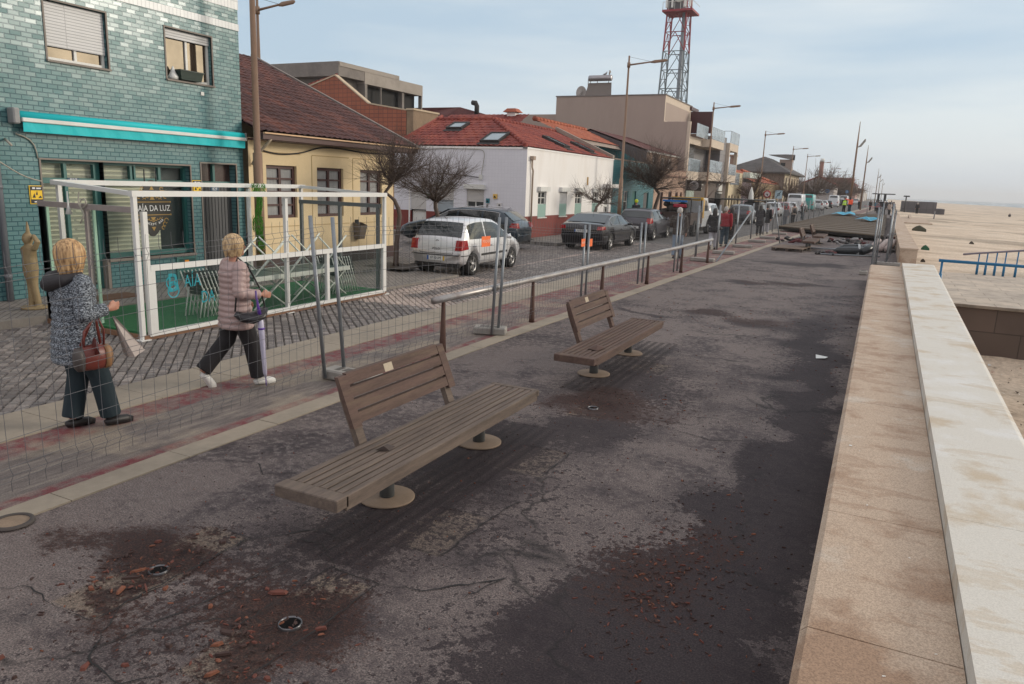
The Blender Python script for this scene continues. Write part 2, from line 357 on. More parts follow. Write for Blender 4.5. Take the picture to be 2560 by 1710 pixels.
    base = ramp(N, L, maskf(S2.outputs[0], .9, 0, 1), [(.58, (.027, .020, .022)), (.80, (.068, .054, .055)), (1.0, (.135, .110, .104))])
    base = mix(N, L, ramp(N, L, mid, [(.52, 0.0), (.62, .62)]), base, (.19, .163, .155))
    base = mix(N, L, ramp(N, L, big, [(.55, 0.0), (.7, .6)]), base, (.030, .025, .029))
    base = mix(N, L, S2.outputs[1], base, (.145, .112, .085))
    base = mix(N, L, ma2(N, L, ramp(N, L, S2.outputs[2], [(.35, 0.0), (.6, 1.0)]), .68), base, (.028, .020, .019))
    sf_ = N.new('ShaderNodeMath'); sf_.operation = 'MULTIPLY'; sf_.inputs[1].default_value = .6; L.new(S.outputs[2], sf_.inputs[0])
    base = mix(N, L, ma2(N, L, maskg(sf_.outputs[0], .8, .8, 1.00, 1.27), .85), base, ramp(N, L, mid, [(.35, (.17, .125, .09)), (.65, (.36, .275, .20))]))
    hf = N.new('ShaderNodeMath'); hf.operation = 'MULTIPLY'; hf.inputs[1].default_value = .46; L.new(S.outputs[0], hf.inputs[0]); hr_ = N.new('ShaderNodeMath'); hr_.operation = 'MULTIPLY'; hr_.inputs[1].default_value = .38; L.new(S.outputs[1], hr_.inputs[0])
    base = mix(N, L, ma2(N, L, maskg(hf.outputs[0], .9, .75, .97, 1.17), .88), base, (.021, .014, .017))
    base = mix(N, L, ma2(N, L, maskg(hr_.outputs[0], .6, .85, .86, 1.10), .92), base, ramp(N, L, spk, [(.4, (.012, .007, .008)), (.6, (.050, .021, .015))]))
    base = mix(N, L, .75, base, ramp(N, L, grit, [(.32, (.22, .22, .22)), (.5, (1, 1, 1)), (.68, (2.3, 2.2, 2.1))]), 'MULTIPLY')
    vo = N.new('ShaderNodeTexVoronoi'); vo.feature = 'DISTANCE_TO_EDGE'; vo.inputs['Scale'].default_value = .36
    wv = N.new('ShaderNodeVectorMath'); wv.operation = 'MULTIPLY_ADD'; nn = N.new('ShaderNodeTexNoise'); nn.inputs['Scale'].default_value = 1.6; nn.inputs['Detail'].default_value = 6; L.new(g, nn.inputs[0])
    L.new(nn.outputs['Color'], wv.inputs[0]); wv.inputs[1].default_value = (.9, .9, 0); L.new(g, wv.inputs[2]); L.new(wv.outputs[0], vo.inputs['Vector'])
    ck = ramp(N, L, vo.outputs['Distance'], [(.0015, 1.0), (.006, 0.0)])
    cm = N.new('ShaderNodeMath'); cm.operation = 'MULTIPLY'; L.new(ck, cm.inputs[0]); L.new(ramp(N, L, noise(N, L, g, .8, 3), [(.45, 0.0), (.6, .85)]), cm.inputs[1])
    base = mix(N, L, cm.outputs[0], base, (.012, .010, .010))
    L.new(base, B.inputs['Base Color']); B.inputs['Roughness'].default_value = .82; B.inputs['Specular IOR Level'].default_value = .35
    h = mix(N, L, .5, grit, mid); bump(N, L, B, h, .012, .9)
    me.materials.append(m)
    # cracks: thin irregular strips
    ck = MB()
    def crack(pts, w0=.012, seed=1):
        r = random.Random(seed); P = []
        for a, b in zip(pts, pts[1:]):
            n = max(2, int(math.hypot(b[0]-a[0], b[1]-a[1])/.05))
            for i in range(n):
                t_ = i/n; P.append((a[0]+(b[0]-a[0])*t_+r.uniform(-.012, .012), a[1]+(b[1]-a[1])*t_+r.uniform(-.012, .012)))
        P.append(pts[-1]); vs = []
        for i, p in enumerate(P):
            q = P[min(i+1, len(P)-1)]; o = P[max(i-1, 0)]; dx, dy = q[0]-o[0], q[1]-o[1]; l = math.hypot(dx, dy) or 1
            w = w0*r.uniform(.25, 1)*(.35+.65*math.sin(math.pi*min(max(i/(len(P)-1), .04), .96)))
            vs += [(p[0]-dy/l*w/2, p[1]+dx/l*w/2, .006), (p[0]+dy/l*w/2, p[1]-dx/l*w/2, .006)]
        ck.add(vs, [(2*i, 2*i+1, 2*i+3, 2*i+2) for i in range(len(P)-1)])
    for k, p in enumerate([[(-3.76, 2.15), (-3.42, 2.15), (-3.4, 3.22), (-3.75, 3.24)], [(-3.4, 2.3), (-3.15, 1.95), (-2.85, 1.9), (-2.7, 2.1)], [(-2.72, 2.1), (-2.38, 2.08), (-2.36, 3.18), (-2.72, 3.2), (-2.74, 2.2)],
        [(-2.36, 3.18), (-2.1, 3.25), (-1.75, 3.6), (-1.9, 3.2)], [(-3.4, 3.2), (-3.1, 3.55), (-2.9, 3.5)], [(-2.7, 3.2), (-2.95, 3.4), (-3.2, 3.35)], [(-2.62, 3.62), (-2.22, 3.65), (-2.2, 4.28), (-2.6, 4.27)],
        [(-2.2, 4.28), (-2.15, 4.6), (-1.9, 4.9)], [(-2.64, 5.15), (-2.2, 5.12), (-2.2, 5.76), (-2.62, 5.78)], [(-2.62, 4.3), (-2.6, 4.8), (-2.2, 4.85)], [(-3.76, 2.15), (-4.0, 2.2), (-4.3, 2.0)],
        [(-2.4, 2.1), (-2.2, 1.8), (-1.6, 1.5)], [(-4.6, 4.1), (-4.3, 4.2), (-4.1, 4.05), (-3.9, 4.2)], [(-1.9, 7.0), (-1.2, 6.8), (-.7, 7.1)], [(-2.3, 9.6), (-2.3, 9.0), (-2.7, 8.95)], [(-3.0, 3.2), (-3.05, 2.6), (-3.2, 2.0)]]):
        crack(p, .013, k)
    ck.build('crack', mat('crack_dark', (.012, .010, .010), var=.2), ob)
    return ob
prom = tag(promenade(), 'grey stained asphalt promenade with rust patches, cracks and drifted sand', 'promenade', **ST)
# --- cycle path, kerbs
def strip(name, x0, x1, z, m, y0=-2, y1=420, h=0, lab=None, dy=3.0, x0f=None, x1f=None):
    mb = MB(); ys = list(np.arange(y0, 60, dy))+list(np.arange(60, y1, 20)); P = []
    for y in ys:
        k = K(y); a = (x0f(y) if x0f else x0+k); b = (x1f(y) if x1f else x1+k)
        P.append([(a, y, z-h), (a, y, z), (b, y, z), (b, y, z-h)])
    for p, q in zip(P, P[1:]):
        mb.quad(p[1], p[2], q[2], q[1])
        if h: mb.quad(p[0], p[1], q[1], q[0]); mb.quad(p[2], p[3], q[3], q[2])
    if h: mb.quad(*P[0])
    return tag(mb.build(name, m), lab, kind='structure')
m_kerb = mat('kerb_concrete', (.29, .245, .19), var=.18, sc=1.5, bmp=.004, bsc=60, dirt=.5, dc=(.13, .11, .09))
kb = MB()
for (xa, xb, nm) in ((-5.1, -4.86, 'kerb'), (-7.15, -6.42, 'kerb')):
    mb = MB(); y = -2.0
    while y < 330:
        l = 1.0 if y < 40 else 4.0
        k1, k2 = K(y), K(y+l); zt = .012+random.uniform(-.002, .002)
        a = [(xa+k1, y+.004, zt), (xb+k1, y+.004, zt), (xb+k2, y+l-.004, zt), (xa+k2, y+l-.004, zt)]; b = [(p[0], p[1], -.16) for p in a]
        mb.add(a+b, [(0, 1, 2, 3), (4, 5, 1, 0), (5, 6, 2, 1), (6, 7, 3, 2), (7, 4, 0, 3)]); y += l
    tag(mb.build(nm, m_kerb), 'pale concrete kerb strip beside the red cycle path', 'kerb', kind='structure')
m, t, N, L, B = newmat('cycle_red'); g = N.new('ShaderNodeTexCoord').outputs['Object']; s = N.new('ShaderNodeSeparateXYZ'); L.new(g, s.inputs[0])
nn = noise(N, L, g, 5, 7, .7); n2 = noise(N, L, g, 90, 3, .7); n3 = noise(N, L, g, 1.1, 5, .6)
mpg = N.new('ShaderNodeMapping'); mpg.inputs['Scale'].default_value = (8, 1.2, 1); L.new(g, mpg.inputs[0]); n4 = noise(N, L, mpg.outputs[0], 1.6, 6, .7)
gry = ramp(N, L, n4, [(.3, (.07, .055, .055)), (.5, (.15, .125, .115)), (.7, (.27, .23, .19))])
red = ramp(N, L, nn, [(.3, (.13, .026, .032)), (.7, (.22, .050, .055))])
def smooth(v, lo, hi, a=0.0, b=1.0):
    q = N.new('ShaderNodeMapRange'); q.interpolation_type = 'SMOOTHSTEP'; L.new(v, q.inputs[0]); q.inputs[1].default_value = lo; q.inputs[2].default_value = hi; q.inputs[3].default_value = a; q.inputs[4].default_value = b; return q.outputs[0]
def ma(op, a, b):
    q = N.new('ShaderNodeMath'); q.operation = op
    for i, v in enumerate((a, b)):
        if isinstance(v, (int, float)): q.inputs[i].default_value = v
        else: L.new(v, q.inputs[i])
    return q.outputs[0]
kx = ma('SUBTRACT', s.outputs[0], ma('MULTIPLY', ma('MAXIMUM', ma('SUBTRACT', s.outputs[1], 10.0), 0.0), .022))
xw = ma('ADD', kx, ma('MULTIPLY', ma('SUBTRACT', nn, .5), .10))
left = smooth(xw, -6.08, -6.0, 1, 0); right = smooth(xw, -5.28, -5.22, 0, 1)
far = ma('MULTIPLY', smooth(s.outputs[1], 8, 17), smooth(n3, .36, .52, 0, .9))
redm = ma('MAXIMUM', ma('MAXIMUM', left, right), far); worn = smooth(nn, .40, .56, 1, .25)
o = mix(N, L, ma('MULTIPLY', redm, worn), gry, red)
o = mix(N, L, ma('MULTIPLY', smooth(n3, .5, .62), .45), o, (.33, .27, .20))
o = mix(N, L, .7, o, ramp(N, L, n2, [(.3, (.45, .45, .45)), (.5, (1, 1, 1)), (.72, (1.7, 1.7, 1.6))]), 'MULTIPLY')
L.new(o, B.inputs['Base Color']); B.inputs['Roughness'].default_value = .85; bump(N, L, B, n2, .008, .8)
strip('cycle_path', -6.45, -5.08, 0, m, lab='worn red cycle path between two pale kerbs')
# --- cobbled road: real setts laid diagonally near the camera, a patterned sheet beyond
def road():
    mb = MB(); mb.quad((-40, -6, -.142), (-6.9, -6, -.142), (-6.9, 34, -.142), (-40, 34, -.142), 1)
    vs = []; fs = []; cs = []; r = random.Random(5)
    du = (-.7071, .7071); dv = (.7071, .7071)
    c0 = (-10, 14)
    for i in range(-190, 190):
        v = i*.118; u = -22.0
        while u < 22:
            l = r.uniform(.085, .135); uc = u+l/2; u += l+.012
            x = c0[0]+du[0]*uc+dv[0]*v; y = c0[1]+du[1]*uc+dv[1]*v
            if not (-7.12+K(y) > x > -21 and 2.2 < y < 33): continue
            if x < -11.95 and not 18.9 < y < 27.6: continue
            if 13.0 < y < 16.5 and x < -9.75: continue
            if y > 20 and x < -14 and r.random() < 0: continue
            if abs(x)*1.0 > y*1.9+4: pass
            zw = r.uniform(-.004, .004); h1 = l/2; h2 = .051
            z0 = -.12+zw; k = len(vs)
            for (a, b, z) in ((-h1, -h2, -.14), (h1, -h2, -.14), (h1, h2, -.14), (-h1, h2, -.14), (-h1*.78, -h2*.78, z0), (h1*.78, -h2*.78, z0), (h1*.78, h2*.78, z0), (-h1*.78, h2*.78, z0)):
                vs.append((x+du[0]*a+dv[0]*b+r.uniform(-.004, .004), y+du[1]*a+dv[1]*b+r.uniform(-.004, .004), z))
            for q in ((0, 4, 5, 1), (1, 5, 6, 2), (2, 6, 7, 3), (3, 7, 4, 0), (7, 6, 5, 4)): fs.append(tuple(k+e for e in q))
            white = 12.15 < y-.12*(x+7) and y-.05*(x+7) < 16.9 and x > -9.6 and not (13.0 < y < 16.1 and (-8.95 < x < -8.5 or -8.1 < x < -7.62 or -7.25 < x < -6.95))
            line = abs(x+9.75-.012*(y-19)) < .06 and y > 18.5
            tone = .85+.15*r.random() if white else (.75 if line else r.random()**1.5*.5)
            cs += [(tone, r.random(), 1.0 if white or line else 0.0, 1)]*8
    k = len(mb.v); mb.add(vs, fs, 0, False)
    ob = mb.build('road', [None, None]) if False else None
    me = bpy.data.meshes.new('road'); me.from_pydata(mb.v, [], mb.f); me.polygons.foreach_set('material_index', mb.m)
    at = me.color_attributes.new('sett', 'FLOAT_COLOR', 'POINT'); at.data.foreach_set('color', np.array([(0, 0, 0, 1)]*k+cs, dtype=np.float32).ravel())
    m, t, N, L, B = newmat('granite_setts'); A = N.new('ShaderNodeVertexColor'); A.layer_name = 'sett'; S = N.new('ShaderNodeSeparateColor'); L.new(A.outputs[0], S.inputs[0])
    g = N.new('ShaderNodeTexCoord').outputs['Object']
    c = ramp(N, L, S.outputs[0], [(0, (.11, .098, .096)), (.45, (.28, .25, .23)), (.8, (.44, .345, .30)), (1, (.54, .44, .38))])
    c = mix(N, L, ma2(N, L, S.outputs[1], .25), c, (.22, .17, .15)); c = mix(N, L, .6, c, ramp(N, L, noise(N, L, g, 60, 4, .7), [(.3, (.5, .5, .5)), (.7, (1.5, 1.5, 1.5))]), 'MULTIPLY')
    c = mix(N, L, ramp(N, L, noise(N, L, g, .5, 4), [(.45, 0.0), (.62, .5)]), c, (.13, .11, .10))
    L.new(c, B.inputs['Base Color']); B.inputs['Roughness'].default_value = .6; bump(N, L, B, noise(N, L, g, 70, 3), .006, .7)
    me.materials.append(m); me.materials.append(mat('joint_soil', (.055, .043, .034), var=.4, sc=8, bmp=.01))
    ob = bpy.data.objects.new('road', me); col.objects.link(ob); return tag(ob, 'grey granite sett street with a pale zebra crossing', 'road', **ST)
road()
def paver(name, c1, c2, mo, w_, h_, ms, rot=0, bd=.006):
    if name in MC: return MC[name]
    m, t, N, L, B = newmat(name); g = N.new('ShaderNodeTexCoord').outputs['Object']
    mp_ = N.new('ShaderNodeMapping'); mp_.inputs['Rotation'].default_value = (0, 0, rot); L.new(g, mp_.inputs[0])
    br = N.new('ShaderNodeTexBrick'); br.inputs['Scale'].default_value = 1; br.inputs['Brick Width'].default_value = w_; br.inputs['Row Height'].default_value = h_; br.inputs['Mortar Size'].default_value = ms
    br.inputs['Color1'].default_value = (*c1, 1); br.inputs['Color2'].default_value = (*c2, 1); br.inputs['Mortar'].default_value = (*mo, 1); L.new(mp_.outputs[0], br.inputs['Vector'])
    o = mix(N, L, .7, br.outputs['Color'], ramp(N, L, noise(N, L, g, 1.5, 7, .7), [(.3, (.55, .55, .55)), (.7, (1.4, 1.4, 1.4))]), 'MULTIPLY')
    L.new(o, B.inputs['Base Color']); B.inputs['Roughness'].default_value = .85
    inv = N.new('ShaderNodeMath'); inv.operation = 'SUBTRACT'; inv.inputs[0].default_value = 1; L.new(br.outputs['Fac'], inv.inputs[1]); bump(N, L, B, inv.outputs[0], bd, .7)
    MC[name] = m; return m
m_sett2 = paver('setts_far', (.17, .16, .155), (.10, .095, .095), (.04, .035, .03), .12, .12, .012, R(45))
mb = MB(); mb.poly([(-11.95, 33, -.12), (-6.9+K(33), 33, -.12), (-6.9+K(60), 60, -.12), (-6.9+K(420), 420, -.12), (-14, 420, -.12), (-11.95, 60, -.12)])
tag(mb.build('road', m_sett2), 'street paving running on towards the far houses', kind='structure')
m_side = paver('sidewalk_slabs', (.27, .245, .22), (.21, .19, .175), (.09, .08, .07), .10, .10, .008, R(45))
sw = MB(); sw.box(-11.72, -9.78, 13.1, 16.45, -.3, -.07)
for (x0, x1, y0, y1) in ((-13.9, -11.85, 27.8, 400), (-13.6, -11.72, -4, 18.7), (-40, -13.2, 28, 29)):
    sw.box(x0, x1, y0, y1, -.3, -.002)
tag(sw.build('sidewalk', m_side), 'grey paved sidewalk in front of the houses', kind='structure')
kk = MB()
sw.box(-11.72, -9.78, 13.1, 16.45, -.3, -.075) if False else None
for (x0, x1, y0, y1) in ((-11.85, -11.7, 27.8, 400), (-11.72, -11.6, -4, 13.0), ) : kk.box(x0, x1, y0, y1, -.3, .004)
kk.box(-9.78, -9.68, 13.0, 16.55, -.3, -.066); kk.box(-11.6, -9.78, 16.45, 16.55, -.3, -.066)
tag(kk.build('kerb', mat('kerb_stone', (.23, .205, .18), var=.2, dirt=.4)), 'stone kerb along the house side of the street', kind='structure')
mb = MB(); mb.quad((-260, -60, -.32), (-6.5, -60, -.32), (-6.5, 900, -.32), (-260, 900, -.32))
tag(mb.build('ground', mat('town_ground', (.15, .13, .11), var=.2, sc=.3)), kind='structure')
# --- beach, sea
def sandz(x, y):
    a = np.clip((y-20)/9, 0, 1); near = -1.8+1.15*a
    d = np.clip((x-2)/60, 0, 1); return near*(1-d)+(-2.6)*d+(fbm(x, y, .18, 70)-.5)*.45*np.clip((x-1)/6, 0, 1)+(fbm(x, y, 1.6, 77)-.5)*.07
xs = np.concatenate([np.linspace(1.05, 12, 60), np.linspace(12.4, 80, 70), np.linspace(82, 260, 40)]); ys = np.concatenate([np.linspace(-20, 15, 12), np.linspace(15.3, 60, 150), np.linspace(61, 200, 100), np.linspace(205, 1300, 70)])
X, Y, f = grid(xs, ys); Z = sandz(X, Y)
shore = np.interp(Y, [-20, 300, 700, 900, 1100, 1300], [150, 135, 112, 104, 74, 45]); Z = Z-np.clip((X-shore)/14, 0, 1)*1.2
wl = np.where(Y < 400, 0, (Y-400)/900.*-0)
me = bpy.data.meshes.new('sand'); me.from_pydata(np.stack([X, Y, Z], 1).tolist(), [], f.tolist())
m, t, N, L, B = newmat('sand'); g = N.new('ShaderNodeTexCoord').outputs['Object']
mp_ = N.new('ShaderNodeMapping'); mp_.inputs['Scale'].default_value = (1, 2.2, 1); mp_.inputs['Rotation'].default_value = (0, 0, R(8)); L.new(g, mp_.inputs[0])
o = ramp(N, L, noise(N, L, mp_.outputs[0], .16, 6, .6), [(.3, (.42, .325, .24)), (.5, (.60, .485, .37)), (.72, (.66, .555, .44))])
o = mix(N, L, ramp(N, L, noise(N, L, mp_.outputs[0], .045, 5, .55), [(.54, 0.0), (.62, .6)]), o, (.23, .185, .135))
o = mix(N, L, .5, o, ramp(N, L, noise(N, L, g, 7, 6, .75), [(.35, (.5, .48, .45)), (.65, (1.35, 1.35, 1.35))]), 'MULTIPLY')
L.new(o, B.inputs['Base Color']); B.inputs['Roughness'].default_value = .95; bump(N, L, B, noise(N, L, g, 5, 6, .7), .06, .8)
me.materials.append(m); [setattr(p, 'use_smooth', True) for p in me.polygons]
o = bpy.data.objects.new('sand', me); col.objects.link(o); tag(o, 'wide pale sandy beach with damp brown hollows', kind='structure')
mb = MB(); mb.quad((-260, 900, -2.6), (20, 900, -1.0), (60, 1350, -2.8), (-260, 1350, -2.8)); tag(mb.build('sand', m), 'far stretch of beach fading into haze', kind='structure')
m, t, N, L, B = newmat('sea'); g = N.new('ShaderNodeTexCoord').outputs['Object']
mp_ = N.new('ShaderNodeMapping'); mp_.inputs['Scale'].default_value = (.9, .12, 1); mp_.inputs['Rotation'].default_value = (0, 0, R(-8)); L.new(g, mp_.inputs[0])
o = ramp(N, L, noise(N, L, mp_.outputs[0], .11, 6, .6), [(.47, (.13, .17, .19)), (.55, (.30, .34, .35)), (.62, (.78, .79, .78))])
L.new(o, B.inputs['Base Color']); B.inputs['Roughness'].default_value = .35; bump(N, L, B, noise(N, L, g, .4, 5), .3, .5)
mb = MB(); mb.poly([(-200, 1250, -3.0), (60, 1250, -3.0), (80, 900, -3.0), (90, 300, -3.0), (90, -200, -3.0), (5200, -200, -3.0), (5200, 5400, -3.0), (-900, 5400, -3.0)]); tag(mb.build('sea', m), 'grey sea with pale surf on the horizon', kind='structure')
# ---------------------------------------------------------------- granite bench wall, second wall, terrace
def granite(name, c, c2, c3, grain=.5):
    m, t, N, L, B = newmat(name); g = N.new('ShaderNodeTexCoord').outputs['Object']
    o = ramp(N, L, noise(N, L, g, 1.6, 8, .62), [(.36, c2), (.47, c), (.56, c), (.66, c3)])
    mp_ = N.new('ShaderNodeMapping'); mp_.inputs['Scale'].default_value = (.8, 2.2, 1); mp_.inputs['Location'].default_value = (7, 3, 1); L.new(g, mp_.inputs[0])
    o = mix(N, L, ramp(N, L, noise(N, L, mp_.outputs[0], 1.3, 7, .7), [(.54, 0.0), (.59, .6), (.64, .3)]), o, c2)
    o = mix(N, L, grain, o, ramp(N, L, noise(N, L, g, 130, 2, .6), [(.36, (.45, .42, .40)), (.5, (1, 1, 1)), (.64, (1.5, 1.5, 1.5))]), 'MULTIPLY')
    L.new(o, B.inputs['Base Color']); B.inputs['Roughness'].default_value = .75; bump(N, L, B, noise(N, L, g, 110, 3), .003, .6); return m
m_gran = granite('granite_slab', (.45, .34, .25), (.31, .20, .13), (.50, .42, .34), .45)
m_gran2 = granite('granite_pale', (.60, .57, .51), (.50, .415, .31), (.64, .625, .59), .15)
m_side2 = mat('granite_side', (.26, .20, .15), var=.22, sc=2, bmp=.004, bsc=90, dirt=.55, dc=(.10, .085, .06))
wt = thing('promenade_wall', (.5, 10, 0), 'long granite bench wall with a raised pale coping beside the promenade', 'wall')
def wx(y): return -.105-.004*max(0, y-4)
y = -.9; mb = MB(); k = 0
while y < 22.9:
    y2 = min(y+1.37, 22.95); xi = .505+.004*y; xi2 = .505+.004*y2
    zt = .45+random.uniform(-.0015, .0015); e = .012
    P = [(wx(y), y+.003), (xi, y+.003), (xi2, y2-.003), (wx(y2), y2-.003)]
    vs = [(P[0][0], P[0][1], -.05), (P[1][0], P[1][1], -.05), (P[2][0], P[2][1], -.05), (P[3][0], P[3][1], -.05), (P[0][0], P[0][1], zt-.03), (P[1][0], P[1][1], zt), (P[2][0], P[2][1], zt), (P[3][0], P[3][1], zt-.03), (P[0][0]+.03, P[0][1], zt), (P[3][0]+.03, P[3][1], zt)]
    mb.add(vs, [(0, 3, 7, 4), (4, 7, 9, 8), (8, 9, 6, 5), (0, 4, 8, 5, 1), (2, 6, 9, 7, 3), (1, 5, 6, 2)]); y = y2
mb.build('seat_slab', m_gran, wt)
mb = MB(); mb2 = MB(); y = -.9
while y < 22.9:
    y2 = min(y+2.74, 22.95)
    a, b = .51+.004*y, .51+.004*y2; c, d = 1.085+.0135*y, 1.085+.0135*y2; e = y+.002; g_ = y2-.002
    mb.add([(a, e, .556), (b, g_, .556), (d-.05, g_, .556), (c-.05, e, .556), (c-.012, e, .54), (d-.012, g_, .54), (c, e, .50), (d, g_, .50), (c, e, .44), (d, g_, .44), (a, e, .40), (b, g_, .40)],
        [(0, 3, 2, 1), (3, 4, 5, 2), (4, 6, 7, 5), (6, 8, 9, 7), (10, 0, 1, 11), (0, 10, 8, 6, 4, 3), (1, 2, 5, 7, 9, 11)]); y = y2
mb.build('coping', m_gran2, wt)
mb2.add([(.53, -.9, -2.4), (.53, -.9, .42), (1.06, -.9, .42), (1.06, -.9, -2.4), (.6, 22.9, -2.4), (.6, 22.9, .42), (1.36, 22.9, .42), (1.36, 22.9, -2.4)], [(0, 1, 2, 3), (4, 7, 6, 5), (3, 2, 6, 7), (0, 4, 5, 1)])
mb2.build('retaining_wall', m_side2, wt)
w2 = thing('promenade_wall', (1, 29, 0), 'further granite wall that starts beyond a gap and runs along the beach', 'wall'); mb = MB(); y = 29.0; mb2 = MB()
while y < 96:
    y2 = y+1.37; k1, k2 = .0009*(y-29), .0009*(y2-29)
    mb.add([(.62+k1, y, .56), (1.2+k1*3, y, .56), (1.2+k2*3, y2-.006, .56), (.62+k2, y2-.006, .56), (.62+k1, y, .61), (1.2+k1*3, y, .61), (1.2+k2*3, y2-.006, .61), (.62+k2, y2-.006, .61)],
        [(0, 1, 5, 4), (1, 2, 6, 5), (2, 3, 7, 6), (3, 0, 4, 7), (4, 5, 6, 7)]); y = y2
mb.build('coping', m_gran, w2)
mb2.box(.64, 1.18, 29.02, 60, -1.6, .558); mb2.add([(.66, 60.01, -1.6), (1.2, 60.01, -1.6), (1.34, 96, -1.6), (.7, 96, -1.6), (.66, 60.01, .55), (1.24, 60.01, .55), (1.34, 96, .55), (.7, 96, .55)], [(0, 1, 5, 4), (1, 2, 6, 5), (2, 3, 7, 6), (3, 0, 4, 7), (4, 5, 6, 7)])
mb2.build('base', m_gran, w2)
w3 = thing('beach_wall', (4, 130, 0), 'low pale wall sloping down to the sand beyond the long granite wall', 'wall')
mb = MB(); mb.prism([(3.2, 100, -2), (3.2, 128, -2), (3.2, 128, -.1), (3.2, 100, -1.3)], (.35, 0, 0)); mb.build('wall_panel', m_gran, w3)
mb = MB(); mb.box(1.4, 5.2, 100.5, 127, -1.9, -.55); mb.build('ramp', m_gran, w3)
# granite terrace
m_ter = paver('terrace_slabs', (.50, .42, .335), (.40, .34, .28), (.22, .18, .14), 1.2, .6, .008, R(0), .002)
m_blk = brickmat('granite_blocks', (.125, .085, .065), (.085, .06, .047), (.025, .018, .014), 1.15, .66, .012, 'XZ', rough=.8, coarse=.35, bd=.015)
te = thing('beach_terrace', (4, 26, -.3), 'raised granite block terrace below the promenade wall', 'terrace'); mb = MB()
mb.box(1.42, 14, 21.8, 31.2, -.36, -.28, bev=.012); mb.build('paving', m_ter, te); mb = MB(); mb.box(1.5, 13.8, 21.88, 31.1, -2.4, -.362); mb.build('block_wall', m_blk, te)
# ================================================================ buildings
def PX(X0): return lambda u, v, d=0.0: (X0-d, u, v)          # wall facing the sea (+X)
def PY(Y0): return lambda u, v, d=0.0: (u, Y0+d, v)          # wall facing the camera (-Y)
def pb(mb, P, u0, u1, v0, v1, d0, d1, mi=None):
    a, b = P(u0, v0, d0), P(u1, v1, d1); return mb.box(a[0], b[0], a[1], b[1], a[2], b[2], mi)
def facade(mb, P, u0, u1, v0, v1, holes, depth=.18, mi=None, rmi=None):
    us = sorted({u0, u1, *[h[0] for h in holes], *[h[1] for h in holes]}); vs_ = sorted({v0, v1, *[h[2] for h in holes], *[h[3] for h in holes]})
    for a, b in zip(us, us[1:]):
        for c, d in zip(vs_, vs_[1:]):
            if any(h[0] <= a and b <= h[1] and h[2] <= c and d <= h[3] for h in holes): continue
            mb.quad(P(a, c), P(b, c), P(b, d), P(a, d), mi)
    for h in holes:
        a, b, c, d = h[:4]; e = depth
        for p, q in (((a, c), (a, d)), ((a, d), (b, d)), ((b, d), (b, c)), ((b, c), (a, c))):
            mb.quad(P(*p), P(*q), P(*q, e), P(*p, e), mi if rmi is None else rmi)
m_white = mat('white_frame', (.66, .66, .63), var=.05, rough=.45, dirt=.25, dc=(.42, .36, .28))
m_shut = brickmat('roller_shutter', (.60, .60, .60), (.56, .56, .56), (.33, .33, .34), 30, .052, .006, 'YZ', 0, .5, bd=.006)
m_shutX = brickmat('roller_shutter_side', (.60, .58, .56), (.56, .54, .52), (.33, .32, .32), 30, .052, .006, 'XZ', 0, .5, bd=.006)
m_win = glass('window_glass', (.030, .033, .036), .06)
m_curt = mat('net_curtain', (.50, .50, .50), var=.25, sc=8, stretch=(1, 3, .2), rough=.9)
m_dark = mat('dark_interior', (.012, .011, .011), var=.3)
m_teal = mat('teal_paint', (.030, .135, .125), var=.08, rough=.4, dirt=.2)
m_stone = mat('window_surround', (.22, .19, .165), var=.15, rough=.7)
def window(par, P, u0, u1, v0, v1, d=.12, fm=None, cols=2, rows=1, ft=.05, pm=None, shut=0, box=0, sm=None, name='window', curt=None, label=None):
    fm = fm or m_white; mb = MB()
    pb(mb, P, u0, u0+ft, v0, v1, d-.03, d+.03); pb(mb, P, u1-ft, u1, v0, v1, d-.03, d+.03)
    pb(mb, P, u0+ft, u1-ft, v0, v0+ft, d-.03, d+.03); pb(mb, P, u0+ft, u1-ft, v1-ft, v1, d-.03, d+.03)
    for k in range(1, cols): c = u0+(u1-u0)*k/cols; pb(mb, P, c-ft/2, c+ft/2, v0+ft, v1-ft, d-.028, d+.028)
    for k in range(1, rows): c = v0+(v1-v0)*k/rows; pb(mb, P, u0+ft, u1-ft, c-ft*.3, c+ft*.3, d-.02, d+.02)
    w_ = mb.build(name, fm, par)
    if label: w_['label'] = label
    mb = MB(); mb.quad(P(u0+.01, v0+.01, d+.005), P(u1-.01, v0+.01, d+.005), P(u1-.01, v1-.01, d+.005), P(u0+.01, v1-.01, d+.005)); mb.build('pane', pm or m_win, w_)
    if curt is not None:
        mb = MB(); mb.quad(P(u0, v0, d+.02), P(u1, v0, d+.02), P(u1, v1, d+.02), P(u0, v1, d+.02)); mb.build('curtain', curt, w_)
    if shut:
        mb = MB(); pb(mb, P, u0, u1, v1-shut, v1, d-.06, d-.035); mb.build('shutter', sm or m_shut, w_)
    if box:
        mb = MB(); pb(mb, P, u0-.08, u1+.08, v1, v1+box, -.16, 0.01); mb.build('shutter_box', m_white, w_)
    return w_
